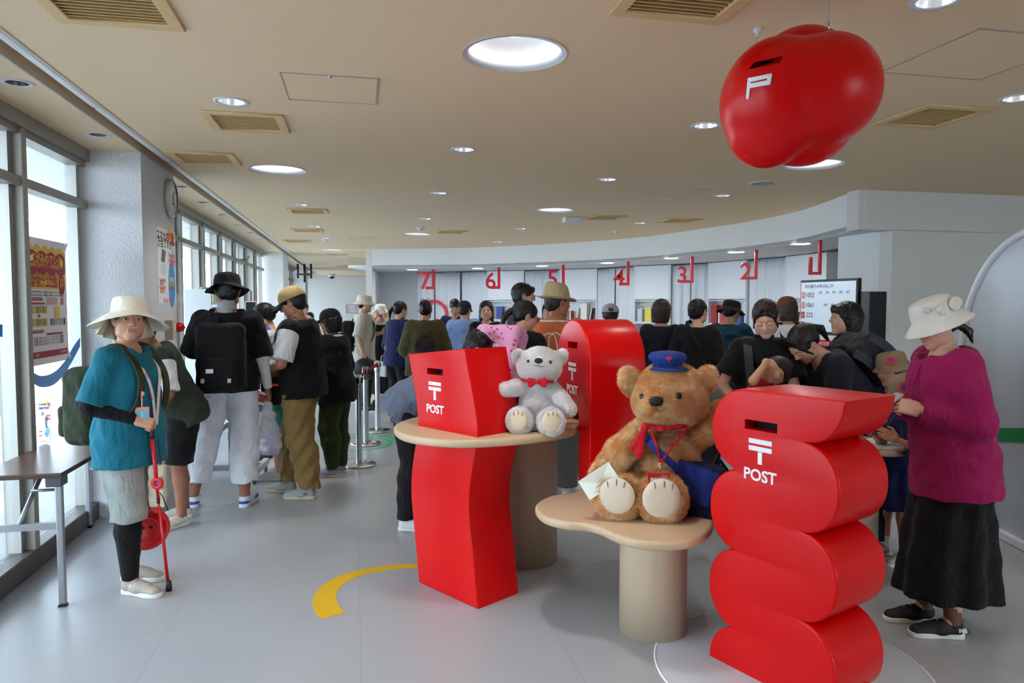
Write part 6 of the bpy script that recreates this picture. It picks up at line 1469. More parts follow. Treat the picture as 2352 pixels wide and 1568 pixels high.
# 13, 14 leaning pair behind the round table
p13 = person('woman with glasses and ponytail carrying a pink dotted backpack', gx(1172, 5.2), 5.2, -28, 1.60, True, 1.0, 20, 0, (-44, 18, 0), armR=dict(t=(0, .26, -.36)), armL=dict(t=(0, .26, -.36)), top=dict(c=(22, 22, 25), sleeve=1, loose=.025), bottom=dict(kind='trousers', c=(120, 122, 124), loose=.03), hair=('tied+tail', HB), skin=(206, 156, 130), eyes='down', lod=1)
def dots_mat():
    m = bpy.data.materials.new('pink_dots'); m.use_nodes = True; nt = m.node_tree; b = nt.nodes['Principled BSDF']; b.inputs['Roughness'].default_value = .7
    tc = nt.nodes.new('ShaderNodeTexCoord'); v = nt.nodes.new('ShaderNodeTexVoronoi'); v.inputs['Scale'].default_value = 24; v.inputs['Randomness'].default_value = .55; nt.links.new(tc.outputs['Object'], v.inputs['Vector'])
    r = nt.nodes.new('ShaderNodeMath'); r.operation = 'LESS_THAN'; r.inputs[1].default_value = .25; nt.links.new(v.outputs['Distance'], r.inputs[0])
    mx = nt.nodes.new('ShaderNodeMix'); mx.data_type = 'RGBA'; mx.inputs[6].default_value = lin((236, 164, 204)); mx.inputs[7].default_value = lin((222, 60, 136)); nt.links.new(r.outputs[0], mx.inputs[0]); nt.links.new(mx.outputs[2], b.inputs['Base Color']); return m
b13 = backpack(p13, 'pink backpack with magenta dots beside the white bear', (236, 164, 204), (.37, .46, .20), at=(-.03, -.13, .25), m=dots_mat(), strap=(20, 20, 22), tilt=-6)
Mp = T((.03, -.13 * p13.s - .02 - .245, .27)) @ Rx(math.pi / 2 - .2); plate('brand_patch', [circle(.035, 24, sy=.5)], .004, WHITE, b13, Mp, bevel=.001); text('patch_lettering', 'OUTDOOR', .014, BLACK, b13, (0, 0, 0), bold=.0005, mtx=Mp @ T((0, 0, .0015)))
def glasses(p, m=BLACK, y=.106):
    for k in (-1, 1):
        tube('glasses_rim', [p.Mh @ Vector((k * .033 + .023 * math.cos(a), y - .004, .004 + .016 * math.sin(a))) for a in [2 * math.pi * q / 16 for q in range(17)]], .0016, m, p.root, 6); tube('glasses_temple', [p.Mh @ Vector((k * .056, y - .008, .008)), p.Mh @ Vector((k * .083, .01, .010))], .0014, m, p.root, 5)
    tube('glasses_bridge', [p.Mh @ Vector((-.01, y, .006)), p.Mh @ Vector((.01, y, .006))], .0016, m, p.root, 5)
glasses(p13)
p14 = person('dark haired person in grey blue shirt bending behind the wavy box', gx(930, 4.94), 4.94, -86, 1.58, False, 1.0, 52, 0, (0, 40, 0), armR=dict(t=(0, .36, -.2)), armL=dict(t=(0, .36, -.2)), top=dict(c=(106, 116, 138), sleeve=.6, loose=.025, hem=-.12, flare=.0), bottom=dict(kind='trousers', c=(24, 24, 28), loose=.02), hair=('short+spiky', HB), shoes=('low', (226, 226, 224), (232, 232, 230)), lod=1, eyes='down')
p15 = person('tall man with glasses and black hair in right profile', gx(1198, 7.1), 7.1, -84, 1.74, False, 1.0, 0, 0, (0, 4, 0), top=dict(c=(44, 48, 58), sleeve=.5, loose=.03), bottom=dict(kind='trousers', c=(40, 42, 50)), hair=('short+fringe', HB), skin=(206, 154, 126), lod=1); glasses(p15)
p16 = person('man in straw fedora and orange shirt seen from behind', gx(1278, 5.75), 5.75, -30, 1.67, False, 1.14, 0, 0, (-34, 4, 0), top=dict(c=(212, 112, 72), sleeve=.5, loose=.035), inner=dict(c=WHT, sleeve=0, loose=.012, hem=.2, collar=True), bottom=dict(kind='trousers', c=(92, 92, 92), loose=.035), hair=('cropped', (30, 24, 20)), hat=('fedora', (186, 164, 128), dict(brim=.052, h=.128, drop=0)), skin=(176, 118, 90), lod=0)
pb_ = pd(1258, 800, 5.35); pbg = thing('paper_bag', 'white paper carrier bag with twisted handles behind the white bear', 'paper bag', mtx=T(Vector((pb_.x + .05, pb_.y, .80))) @ Rz(.15))
box('bag_body', (0, 0, .2), (.24, .10, .40), PAPER, pbg, bev=.004); box('printed_band', (0, -.0505, .25), (.2, .002, .10), mat('bag_blue', (60, 110, 190), .6), pbg); box('printed_band', (-.06, -.0506, .30), (.05, .002, .07), RED, pbg)
for k in (-.03, .03): tube('bag_handle', spline([(-.07 + k, k, .39), (-.06 + k, k, .50), (-.02 + k, k, .53), (.03 + k, k, .50), (.05 + k, k, .39)], 5, False), .004, mat('rope', (226, 224, 218), .8), pbg)
p17 = person('woman half hidden behind the straw fedora', gx(1262, 8.2), 8.2, 165, 1.56, True, top=dict(c=(60, 64, 80), sleeve=.5), bottom=dict(kind='trousers', c=BLK), hair=('long+part', HB), lod=2)
p18 = person('person in light grey cap seen from behind under sign four', gx(1402, 7.3), 7.3, -4, 1.53, True, head=(0, 8, 0), top=dict(c=(206, 208, 212), sleeve=.5, loose=.03), bottom=dict(kind='trousers', c=(60, 60, 66)), hair=('tied+lowtail', HB), hat=('cap', (170, 170, 172), dict(gap=True)), lod=1)
p19 = person('woman with brown bob and navy top below sign three', gx(1520, 7.0), 7.0, -30, 1.58, True, 1.0, 0, 0, (-14, 0, 0), top=dict(c=(22, 24, 38), sleeve=.6, loose=.035), bottom=dict(kind='trousers', c=(26, 26, 32)), hair=('bob', (48, 30, 24)), skin=(216, 170, 146), lod=1)
p20 = person('short haired woman with white face mask and black top', gx(1602, 6.7), 6.7, -34, 1.58, True, 1.05, 0, 0, (-14, 4, 0), armR=dict(t=(0, .22, -.36)), top=dict(c=(18, 18, 22), sleeve=1, loose=.04), bottom=dict(kind='skirt', c=(16, 16, 20), cuff=.25), hair=('short', HB), skin=(214, 168, 144), lod=1); glasses(p20)
f = Field(); f.ell((0, .075, -.055), (.05, .035, .045), k=.01); obj('face_mask', f.mesh('mask', .005), mat('mask_white', (222, 226, 232), .8), p20.root, p20.Mh); 
sbg = thing('shoulder_bag', 'black bag strap and pouch across the masked woman', 'shoulder bag', mtx=in_torso(p20)); f = Field(); f.box((.2, -.02, .0), (.035, .10, .08), .02); obj('bag_body', f.mesh('bag', .01), fabric((15, 15, 17)), sbg); obj('bag_strap', strap_mesh(spline([(.2, -.08, .06), (.12, -.155, .25), (-.03, -.13, .46), (-.08, -.02, .535), (-.03, .12, .44), (.14, .14, .2), (.21, .06, .06)], 5, False), (1, 0, .3), .035, .006), fabric((24, 24, 27)), sbg)
p21 = person('woman in black hat and teal sweater reaching forward', gx(1672, 7.3), 7.3, -36, 1.58, True, 1.08, 8, 0, (-16, 12, 0), armR=dict(t=(-.02, .34, -.28), hint=(.8, -.5, -.8)), armL=dict(t=(0, .3, -.3)), top=dict(c=(22, 62, 88), sleeve=1, loose=.035, hem=-.18, name='sweater'), bottom=dict(kind='skirt', c=(20, 20, 24), cuff=.2), hair=('tied', HB), hat=('bucket', (14, 14, 16), dict(brim=.05, drop=.045, h=.088)), lod=1)
# 22 mother and baby
p22 = person('woman in black puff sleeved blouse looking down at a baby', gx(1752, 4.6), 4.6, 172, 1.57, True, 1.0, 6, 0, (-14, 26, 4), armL=dict(t=(-.16, .22, -.30), hint=(1, -.2, -1), pose='hold', dorsal=(.2, .8, -.5)), armR=dict(t=(.0, .16, -.43), hint=(1, -.2, -.4)), top=dict(c=(20, 20, 24), sleeve=.42, loose=.025, puff=.03, collar=True, name='blouse'), bottom=dict(kind='trousers', c=(28, 28, 32)), hair=('tied+part+lowtail', (40, 27, 22)), skin=(222, 176, 150), eyes='down', lod=0)
obj('carrier_strap', strap_mesh(spline([p22.Mt @ Vector((.10, -.03, .53 * p22.s)), p22.Mt @ Vector((.115, .12, .44 * p22.s)), p22.Mt @ Vector((.10, .155, .25 * p22.s)), p22.Mt @ Vector((.09, .15, .05))], 5, False), (1, 0, 0), .05, .008), fabric((62, 64, 72)), p22.root)
# baby: head, trunk, arms and legs in one skin, dressed in red
bc = pd(1776, 850, 4.22); by = thing('person', 'baby in red shirt held in the arms of the woman', 'person', bc)
f = Field(); f.ell((0.02, 0, 0), (.088, .078, .078), k=.02).ell((-.045, -.02, -.01), (.045, .05, .055), k=.03).ell((-.088, -.035, .0), (.014, .013, .012), k=.012).ell((-.055, -.055, .028), (.018, .016, .014), k=.012).ell((.0, -.08, -.02), (.016, .010, .022), k=.006)
f.cap((-.05, 0, -.06), (-.075, 0, -.17), .055, .075, k=.04).cap((-.075, 0, -.17), (-.06, .02, -.30), .08, .075, k=.03)
f.cap((-.10, -.05, -.08), (-.15, -.10, -.05), .030, .026, k=.02).cap((-.15, -.10, -.05), (-.085, -.10, .04), .026, .020, k=.01).ell((-.08, -.10, .055), (.022, .020, .024), k=.008)
for k in range(4): f.cap((-.092 + k * .009, -.118, .05), (-.088 + k * .009, -.122, .072), .0065, .005, k=.002)
f.cap((-.06, -.03, -.30), (.05, -.06, -.36), .042, .032, k=.02).cap((-.06, .05, -.30), (.05, .05, -.36), .042, .032, k=.02)
V, Q = f.arrays(.005); obj('body', mesh_np('body', V, Q, attr={'lip': np.exp(-((V[:, 0] + .083) ** 2 + (V[:, 1] + .03) ** 2 + (V[:, 2] + .022) ** 2) / .00012), 'brow': np.exp(-((V[:, 0] + .078) ** 2 / .0001 + (V[:, 1] + .055) ** 2 / .0002 + (V[:, 2] - .03) ** 2 / .00001))}), skin_mat((214, 160, 132)), by)
f = Field(); f.ell((.028, .002, .004), (.090, .081, .081), k=.02).ell((-.09, -.03, -.01), (.09, .12, .10), k=.02, op='s').ell((.0, -.09, -.03), (.035, .03, .05), k=.01, op='s'); obj('hair', f.mesh('hair', .005), hair_mat((44, 34, 28)), by)
f = Field(); f.cap((-.055, 0, -.085), (-.075, 0, -.17), .066, .086, k=.03).cap((-.075, 0, -.17), (-.06, .02, -.30), .09, .085, k=.03).cap((-.09, -.04, -.095), (-.125, -.075, -.065), .044, .040, k=.02); obj('shirt', f.mesh('shirt', .007, (.003, 60, 1)), fabric((176, 22, 30)), by)
# 24 woman with the black backpack bending left
p24 = person('woman with black ponytail bending over the writing table', gx(2000, 4.5), 4.5, 98, 1.60, True, 1.05, 44, 0, (12, 50, -6), armL=dict(t=(-.02, .25, -.40)), armR=dict(t=(0, .30, -.35)), top=dict(c=(26, 28, 40), sleeve=1, loose=.03), bottom=dict(kind='trousers', c=(24, 24, 28), loose=.03), hair=('tied+part+tail', HB), skin=(206, 154, 128), eyes='down', lod=0)
b24 = backpack(p24, 'large padded black backpack on the bending woman', (36, 38, 44), (.34, .46, .20), at=(0, -.10, .21), strap=(34, 35, 40))
for y_, zz_ in ((-.10, 0), (-.24, 0)):
    obj('carry_strap', strap_mesh(spline([(-.155, y_ - .02, .42), (-.178, y_ - .04, .34), (-.180, y_ - .05, .20), (-.178, y_ - .05, .04), (-.16, y_ - .04, -.03)], 4, False), (0, 1, 0), .055, .012), fabric((52, 54, 62), 'strap_cloth', .3, 80), b24)
box('brand_tag', (-.188, -.29, .06), (.003, .05, .04), WHITE, b24)
box('brand_tag', (-.10, -.10 * p24.s - .02 - .02, .02), (.035, .004, .03), WHITE, b24)
p25 = person('person in brown cap and pale grey shirt before the screen', gx(1808, 6.9), 6.9, 4, 1.60, True, head=(0, 4, 0), top=dict(c=(196, 198, 202), sleeve=.5, loose=.03), bottom=dict(kind='trousers', c=(60, 60, 66)), hair=('bob', (46, 30, 22)), hat=('cap', (96, 62, 40), dict(gap=True)), lod=1)
backpack(p25, 'slim black backpack on the person in the brown cap', (20, 20, 23), (.24, .36, .10), at=(0, -.13, .12), pocket=False)
p25b = person('dark haired visitor left of the brown cap', gx(1778, 8.4), 8.4, 0, 1.56, True, top=dict(c=(40, 42, 60), sleeve=.5), bottom=dict(kind='trousers', c=BLK), hair=('short', HB), lod=2)
p26 = person('woman with black bob and navy polo before the screen', gx(1945, 4.95), 4.95, 84, 1.55, True, 1.0, 0, 0, (4, -4, 0), top=dict(c=(26, 28, 62), sleeve=.5, loose=.02, collar=True, name='polo'), bottom=dict(kind='trousers', c=(24, 24, 30)), hair=('bob+fringe', (14, 13, 14)), skin=(218, 172, 148), lod=0)
# 27 pink hoodie
p27 = person('woman in magenta hoodie and long black skirt reading her phone', gx(2196, 3.36), 3.36, 86, 1.57, True, 1.10, 6, 0, (2, 24, 0), armL=dict(t=(-.05, .17, -.225), hint=(.5, -1, -.6), pose='hold', dorsal=(.8, .1, .5)), armR=dict(t=(-.08, .19, -.225), hint=(.5, -1, -.6), pose='hold', dorsal=(.8, .1, .5)), feet=((.08, .07, 2), (.10, .02, -2)),
             top=dict(c=(150, 20, 82), sleeve=1, loose=.040, hem=-.20, hood=True, name='hoodie', flare=.02), bottom=dict(kind='skirt', c=(15, 15, 17), cuff=.19, hemw=.205, hemd=.235, pleat=.016), hair=('tied+lowtail', (34, 24, 20)), hat=('bucket', (222, 218, 210), dict(brim=.050, drop=.050, h=.098)), shoes=('low', (22, 22, 24), (226, 224, 216)), skin=(214, 164, 140), socks=(110, 82, 66), eyes='down', lod=0)
lathe('hat_badge', [(.001, .003), (.016, .003), (.017, 0)], mat('badge', (216, 190, 200), .5), p27.root, 20, p27.Mh @ T((-.083, .055, .10)) @ Rz(math.radians(62)) @ Rx(-math.pi / 2 + .2))
for k in (-1, 1): f = Field(); f.ell((0, 0, 0), (.013, .042, .034), rot=(0, 0, 0)); obj('hat_bow', f.mesh('bow', .006, (.002, 80, 1)), fabric((222, 218, 210), 'hat_cloth', .2, 120), p27.root, p27.Mh @ T((-.088, -.055 + k * .03, .075)) @ Rz(.35))
tube('hood_cord', spline([p27.Mt @ Vector((-.045, .13, .47 * p27.s)), p27.Mt @ Vector((-.06, .175, .36 * p27.s)), p27.Mt @ Vector((-.055, .185, .24 * p27.s))], 5, False), .003, fabric((132, 16, 70)), p27.root)
hp_ = wpos(p27, (p27.arms[1][2].translation + p27.arms[-1][2].translation) / 2 + Vector((0, .105, .02)))
ph = thing('smartphone', 'phone in a pale wallet case held by the magenta hoodie woman', 'phone', mtx=T(hp_) @ Rz(p27.root.rotation_euler.z) @ Rx(.9)); box('phone_body', (0, 0, 0), (.075, .01, .15), mat('phone_case', (176, 168, 164), .5), ph, bev=.003); box('phone_screen', (0, -.0055, 0), (.066, .001, .138), mat('phone_glass', (30, 34, 42), .1), ph)
# 28, 29 two children behind her
p28 = person('child in khaki hat and navy dress at the writing table', gx(2070, 4.3), 4.3, 108, 1.24, True, 1.0, 6, 0, (0, 12, 0), armL=dict(t=(0, .24, -.2)), armR=dict(t=(0, .24, -.2)), top=dict(c=(30, 36, 84), sleeve=.4, loose=.02), bottom=dict(kind='skirt', c=(30, 36, 84), cuff=.45, hemw=.25), hair=('bob', HBr), hat=('bucket', (128, 108, 82), dict(brim=.03, drop=.03, h=.09)), shoes=('low', (176, 168, 156), (206, 200, 190)), socks=(222, 222, 222), skin=(176, 122, 96), lod=1)
p29 = person('smaller child in khaki hat leaning on the writing table', gx(2176, 3.78), 3.78, 96, 1.20, True, 1.0, 26, 0, (10, 20, 0), armL=dict(t=(0, .28, -.12)), armR=dict(t=(0, .28, -.12)), top=dict(c=(28, 34, 70), sleeve=.4, loose=.02), bottom=dict(kind='skirt', c=(28, 34, 70), cuff=.42, hemw=.24), hair=('bob', HBr), hat=('bucket', (134, 114, 88), dict(brim=.03, drop=.03, h=.09)), shoes=('low', (130, 196, 206), (206, 214, 216)), skin=(176, 122, 96), lod=1)
for p in (p28, p29):
    M_ = p.Mh @ Rz(math.radians(50)) @ T((0, .088, .082)) @ Rx(-math.pi / 2 + .25)
    lathe('hat_badge', [(.024 + .011 * math.cos(a), .006 * math.sin(a)) for a in [2 * math.pi * k / 10 for k in range(11)]], mat('badge_red', (196, 40, 44), .6), p.root, 24, M_); lathe('badge_centre', [(.001, .004), (.016, .004), (.017, 0)], mat('badge_blue', (50, 80, 160), .6), p.root, 16, M_)
# far visitors
p31 = person('far visitor in white by the end wall, above the black cap', gx(699, 13.5), 13.5, 172, 1.56, True, top=dict(c=(214, 214, 216), sleeve=.5), bottom=dict(kind='trousers', c=(50, 52, 60)), hair=('tied', HB), lod=2)
p32 = person('shorter far visitor beside the one in white', gx(712, 13.0), 13.0, 176, 1.38, True, top=dict(c=(200, 150, 120), sleeve=.5), bottom=dict(kind='trousers', c=(50, 52, 60)), hair=('tied+bun', HB), lod=2)

# marks on the nearest shoes
def shoe_text(p, k, txt, size, m, side, y=.045, z=.055):
    hp, kn, an, fy = p.legs[k]; M = T((an.x, an.y, 0)) @ Rz(fy); o = M @ Vector((side * .0405 * p.s, y * p.s, z * p.s)); R = M.to_3x3()
    text('shoe_mark', txt, size, m, p.root, (0, 0, 0), .002, bold=.001, mtx=frame(o, R @ Vector((0, side, .0)), R @ Vector((-side * .35, 0, 1))))
def swoosh(p, k, m, side, L=.07, y=.05, z=.055):
    hp, kn, an, fy = p.legs[k]; M = T((an.x, an.y, 0)) @ Rz(fy); o = M @ Vector((side * .0405 * p.s, y * p.s, z * p.s)); R = M.to_3x3()
    a = spline([(-.5, .12, 0), (-.48, -.10, 0), (-.25, -.16, 0), (.5, .22, 0)], 5, False); b = spline([(.5, .22, 0), (-.2, -.02, 0), (-.38, -.02, 0), (-.5, .12, 0)], 5, False)
    f = side if side > 0 else 1
    plate('shoe_mark', [[(q.x * L * (-1 if side > 0 else 1) * -1 * (1 if side > 0 else -1) * -1, q.y * L) for q in a + b[1:-1]]], .002, m, p.root, frame(o, R @ Vector((0, side, 0)), R @ Vector((-side * .35, 0, 1))))
shoe_text(p1, 1, 'N', .034, mat('shoe_grey', (206, 202, 196), .5), 1); shoe_text(p27, -1, 'NB', .026, WHITE, -1, -.03, .05)
swoosh(p4, -1, mat('swoosh_navy', (30, 40, 100), .5), -1); swoosh(p4, 1, mat('swoosh_blue', (80, 160, 215), .5), -1)
BLS = mat('shoe_blue', (44, 84, 186), .5)
for k in (1, -1):
    hp, kn, an, fy = p3.legs[k]; M = T((an.x, an.y, 0)) @ Rz(fy) @ T((0, .043 * p3.s, 0))
    plate('heel_guard', [[(x * 1.10, y * 1.04) for x, y in SHOE[('s', 'low')]]], .020, BLS, p3.root, M @ T((0, 0, .050)), bevel=.004)
# ================================================================== PLUSH BEARS
def fur_mat(name, c1, c2):
    m = bpy.data.materials.new(name); m.use_nodes = True; nt = m.node_tree; b = nt.nodes['Principled BSDF']; b.inputs['Roughness'].default_value = .7; b.inputs['Specular IOR Level'].default_value = .2; b.inputs['Sheen Weight'].default_value = .3
    tc = nt.nodes.new('ShaderNodeTexCoord'); n = nt.nodes.new('ShaderNodeTexNoise'); n.inputs['Scale'].default_value = 13; n.inputs['Detail'].default_value = 5; n.inputs['Distortion'].default_value = .6; nt.links.new(tc.outputs['Object'], n.inputs['Vector'])
    r = nt.nodes.new('ShaderNodeMapRange'); r.inputs[1].default_value = .36; r.inputs[2].default_value = .64; nt.links.new(n.outputs['Fac'], r.inputs[0])
    mx = nt.nodes.new('ShaderNodeMix'); mx.data_type = 'RGBA'; mx.inputs[6].default_value = lin(c1); mx.inputs[7].default_value = lin(c2); nt.links.new(r.outputs[0], mx.inputs[0]); nt.links.new(mx.outputs[2], b.inputs['Base Color']); return m
def furry(name, f, h, n, length, m, parent, base, droop=.45, bald=None):
    """body mesh with short fur blades grown on it, one mesh"""
    V, Q = f.arrays(h); V = V - npv(base)
    P = V[Q]; nr = np.cross(P[:, 2] - P[:, 0], P[:, 3] - P[:, 1]); ar = np.linalg.norm(nr, axis=1) + 1e-12; nr = nr / ar[:, None]
    rg = np.random.RandomState(11); fi = rg.choice(len(Q), n, p=ar / ar.sum()); a, b = rg.rand(n, 1), rg.rand(n, 1)
    q = P[fi]; o = q[:, 0] * (1 - a) * (1 - b) + q[:, 1] * a * (1 - b) + q[:, 2] * a * b + q[:, 3] * (1 - a) * b; N = nr[fi]
    if bald is not None:
        ok = np.ones(n, bool)
        for c, r in bald: ok &= np.linalg.norm(o - (npv(c) - npv(base)), axis=1) > r
        o, N = o[ok], N[ok]; n = len(o)
    swirl = np.stack([np.sin(o[:, 1] * 40 + o[:, 2] * 31), np.sin(o[:, 2] * 37 + o[:, 0] * 29), np.sin(o[:, 0] * 43)], 1) * .35
    d = N + swirl + rg.randn(n, 3) * .28; d[:, 2] -= droop; d -= N * np.minimum(0, (d * N).sum(1, keepdims=True) - .25); d /= np.linalg.norm(d, axis=1, keepdims=True)
    L = length * (.6 + .6 * rg.rand(n, 1)); sd = np.cross(d, rg.randn(n, 3)); sd /= np.linalg.norm(sd, axis=1, keepdims=True) + 1e-9; w = .0011 + .0008 * rg.rand(n, 1)
    B = np.stack([o + sd * w - N * .002, o - sd * w - N * .002, o + d * L], 1).reshape(-1, 3)
    tr = np.arange(3 * n).reshape(-1, 3) + len(V)
    me = mesh_np(name, np.concatenate([V, B.astype(np.float32)]), Q, tr); return obj(name, me, m, parent)
def sole(t, base, c, nrm, rx, ry, m, marks, rot=0.0):
    M = frame(Vector(c) - Vector(base), (Vector((0, 0, 1)).cross(Vector(nrm))).normalized(), (0, 0, 1)) @ Rz(rot)
    lathe('foot_pad', [(.001, .010), (.6, .009), (.9, .004), (1.0, -.004)], m, t, 32, M @ Matrix.Diagonal((rx, ry, 1, 1)))
    for k in marks: tube('claw_stitch', [M @ Vector((k * rx, ry * (.62 - .25 * abs(k)), .012)), M @ Vector((k * rx * 1.15, ry * (.95 - .32 * abs(k)), .006))], .0016, BLACK, t, 5)
def bear(label, Y, pxm, fur, padm, spec, length, nfur, h):
    """pxm(px, py, dY) -> world; every size in pixels at that distance"""
    s = Y / FPX; base = pxm(*spec['base']); t = thing('teddy_bear', label, 'teddy bear', base)
    f = Field(); tx, ty_, trx, try_ = spec['torso']; f.ell(pxm(tx, ty_, .02), (trx * s, trx * s * .80, try_ * s), k=.03).ell(pxm(tx, ty_ + try_ * .50, .02), (trx * 1.06 * s, trx * .9 * s, try_ * .78 * s), k=.04)
    for a, b, c, r0, r1 in spec['arms']: f.cap(pxm(*a), pxm(*b), r0 * s, r1 * s, k=.02).cap(pxm(*b), pxm(*c), r1 * s, r1 * .98 * s, k=.02)
    for fx, fy, rx, ry, dY in spec['feet']:
        f.ell(pxm(fx, fy, dY + .03), (rx * s * .93, rx * s * .55, ry * s * .93), k=.02); f.cap(pxm(fx + (tx - fx) * .15, fy + 4, dY + .06), pxm(tx + (fx - tx) * .5, ty_ + try_ * .72, .0), rx * .75 * s, rx * .8 * s, k=.04)
    bald = [(pxm(fx, fy, dY - .02), min(rx, ry) * .66 * s) for fx, fy, rx, ry, dY in spec['feet']]
    furry('body', f, h, nfur, length, fur, t, base, bald=bald)
    for i, (fx, fy, rx, ry, dY) in enumerate(spec['feet']): sole(t, base, pxm(fx, fy + 1, dY + .03 - rx * s * .53), spec['footn'][i], rx * .72 * s, ry * .76 * s, padm, (-.35, .1, .5) if i else (-.45, 0, .4))
    f = Field(); hx, hy, hrx, hry = spec['head']; f.ell(pxm(hx, hy), (hrx * s, hrx * .86 * s, hry * s), k=.02).ell(pxm(hx, hy + hry * .28, -.01), (hrx * .97 * s, hrx * .86 * s, hry * .76 * s), k=.05)
    mx_, my_ = spec['nose']; f.ell(pxm(mx_, my_ + hry * .20, -hrx * .66 * s), (hrx * .40 * s, hrx * .32 * s, hry * .34 * s), k=.04)
    for ex, ey, rx, ry, rot in spec['ears']: f.ell(pxm(ex, ey, .02), (rx * s, rx * .5 * s, ry * s), rot=(0, rot, 0), k=.012).ell(pxm(ex, ey, .02 - rx * .75 * s), (rx * .6 * s, rx * .4 * s, ry * .62 * s), rot=(0, rot, 0), k=.012, op='s')
    furry('head', f, h, int(nfur * .75), length * .8, fur, t, base, bald=[(pxm(ex, ey, -hrx * .72 * s), 5.5 * s) for ex, ey in spec['eyes']] + [(pxm(mx_, my_, -hrx * .95 * s), 9 * s)])
    head_bm = Field(); head_bm.ops = f.ops; V, Q = f.arrays(h); tree = BVHTree.FromPolygons([Vector(v) for v in V], [list(map(int, q)) for q in Q])
    def hit(px, py):
        d = ray(px, py).normalized(); q = tree.ray_cast(Vector((0, 0, CAMZ)), d); return (q[0] if q[0] is not None else pxm(px, py, -.1)), (q[1] if q[1] is not None else Vector((0, -1, 0)))
    nw = spec['nsize']; c, n_ = hit(mx_, my_); f = Field(); f.ell((0, 0, 0), (nw[0] * s, nw[0] * .7 * s, nw[1] * s)); obj('nose', f.mesh('nose', .004 if Y < 3.6 else .003), mat('nose_felt', (10, 9, 9), .6, bump=.3, bscale=300), t, T(c - base + Vector((0, -.004, 0))))
    for ex, ey in spec['eyes']:
        c, n_ = hit(ex, ey); bm = bmesh.new(); bmesh.ops.create_uvsphere(bm, u_segments=16, v_segments=10, radius=spec['eyer'] * s); obj('eye', bm, mat('eye_bead', (6, 5, 5), .05), t, T(c - base + Vector((0, -.55 * spec['eyer'] * s, 0))) @ Matrix.Diagonal((.85, 1, 1.05, 1)), smooth=True)
        sg = 1 if ex > hx else -1
        for k in range(3): tube('eyelash', [c - base + Vector((sg * 3 * s, -.006, (1.5 - 2 * k) * s)), c - base + Vector((sg * (6.8 - k * .6) * s, -.004, (4.0 - 3.2 * k) * s))], .0009, BLACK, t, 4)
    for pts in spec['mouth']: tube('mouth_stitch', [hit(*q)[0] - base + Vector((0, -.007 if Y < 3.6 else -.005, 0)) for q in pts], .0016 if Y < 3.6 else .0012, BLACK, t, 5)
    return t, base, s
BF = fur_mat('brown_fur', (226, 162, 94), (252, 222, 174)); WF = fur_mat('white_fur', (248, 243, 240), (254, 250, 250))
PADC = mat('cream_felt', (226, 212, 190), .9, bump=.3, bscale=200)
YBR = 3.46; p_b = lambda x, y, d=0.0: pd(x, y, YBR + d)
spec = dict(base=(1500, 1180, 0), torso=(1528, 1050, 74, 84), head=(1538, 905, 80, 72), ears=[(1447, 876, 25, 35, -22), (1620, 873, 25, 36, 24)], eyes=[(1474, 910), (1558, 908)], eyer=7.0, nose=(1507, 921), nsize=(16, 11.5),
            arms=[((1486, 990, .0), (1425, 1035, -.06), (1384, 1096, -.10), 33, 29), ((1588, 1005, .02), (1622, 985, .0), (1655, 950, .02), 33, 28)], feet=[(1416, 1138, 55, 53, -.17), (1520, 1144, 58, 57, -.20)], footn=[(-.25, -1, .25), (-.05, -1, .22)],
            mouth=[[(1507, 934), (1507, 940), (1518, 944), (1527, 939), (1530, 933)], [(1507, 940), (1498, 943)]])
bb_, bbase, bs = bear('large golden brown teddy bear in a blue postal cap', YBR, p_b, BF, PADC, spec, .021, 85000, .0085)
bbase = Vector(bbase)
# blue cap with the red postal mark
BC = fabric((34, 54, 128), 'cap_cloth', .25, 140); cc_ = p_b(1533, 833, -.02) - bbase
cpb = lathe('cap', [(.001, .052), (.05, .054), (.082, .046), (.092, .030), (.086, .012), (.070, .004), (.072, -.022), (.066, -.024)], BC, bb_, 40, T(cc_) @ Rx(.06), sy=.9)
bm = bmesh.new(); rows = []
for i in range(5): rows.append([bm.verts.new((math.sin(a) * (.072 + .032 * i / 4), -math.cos(a) * (.066 + .034 * i / 4), -.018 - .010 * (i / 4) ** 2)) for a in [math.radians(-65 + 130 * j / 16) for j in range(17)]])
for A, B in zip(rows, rows[1:]):
    for j in range(16): bm.faces.new((A[j], A[j + 1], B[j + 1], B[j]))
bl = obj('cap_bill', bm, BC, cpb, smooth=True); bl.modifiers.new('s', 'SOLIDIFY').thickness = .004
pmk = postal_mark(cpb, (0, 0), .024, mat('cap_red', (206, 40, 50), .6)); pmk.matrix_basis = T((-.012, -.0845, .028)) @ Rx(math.pi / 2 - .12)
# red neckerchief
KR = fabric((196, 28, 40), 'kerchief'); 
f = Field(); ring = [(p_b(1480, 976, -.115)), (p_b(1520, 984, -.15)), (p_b(1560, 980, -.13)), (p_b(1588, 970, -.05))]
for a, b in zip(ring, ring[1:]): f.cap(a, b, .013, .011, k=.01)
k0 = p_b(1481, 983, -.135); f.ell(k0, (.017, .014, .019), k=.006).cap(k0, p_b(1456, 1028, -.14), .012, .019, k=.008, flat=((0, 1, 0), .45)).cap(k0, p_b(1468, 1043, -.145), .012, .021, k=.008, flat=((0, 1, 0), .45))
me = f.mesh('kerchief', .0045, (.0012, 90, 1)); me.transform(T(-bbase)); obj('neckerchief', me, KR, bb_)
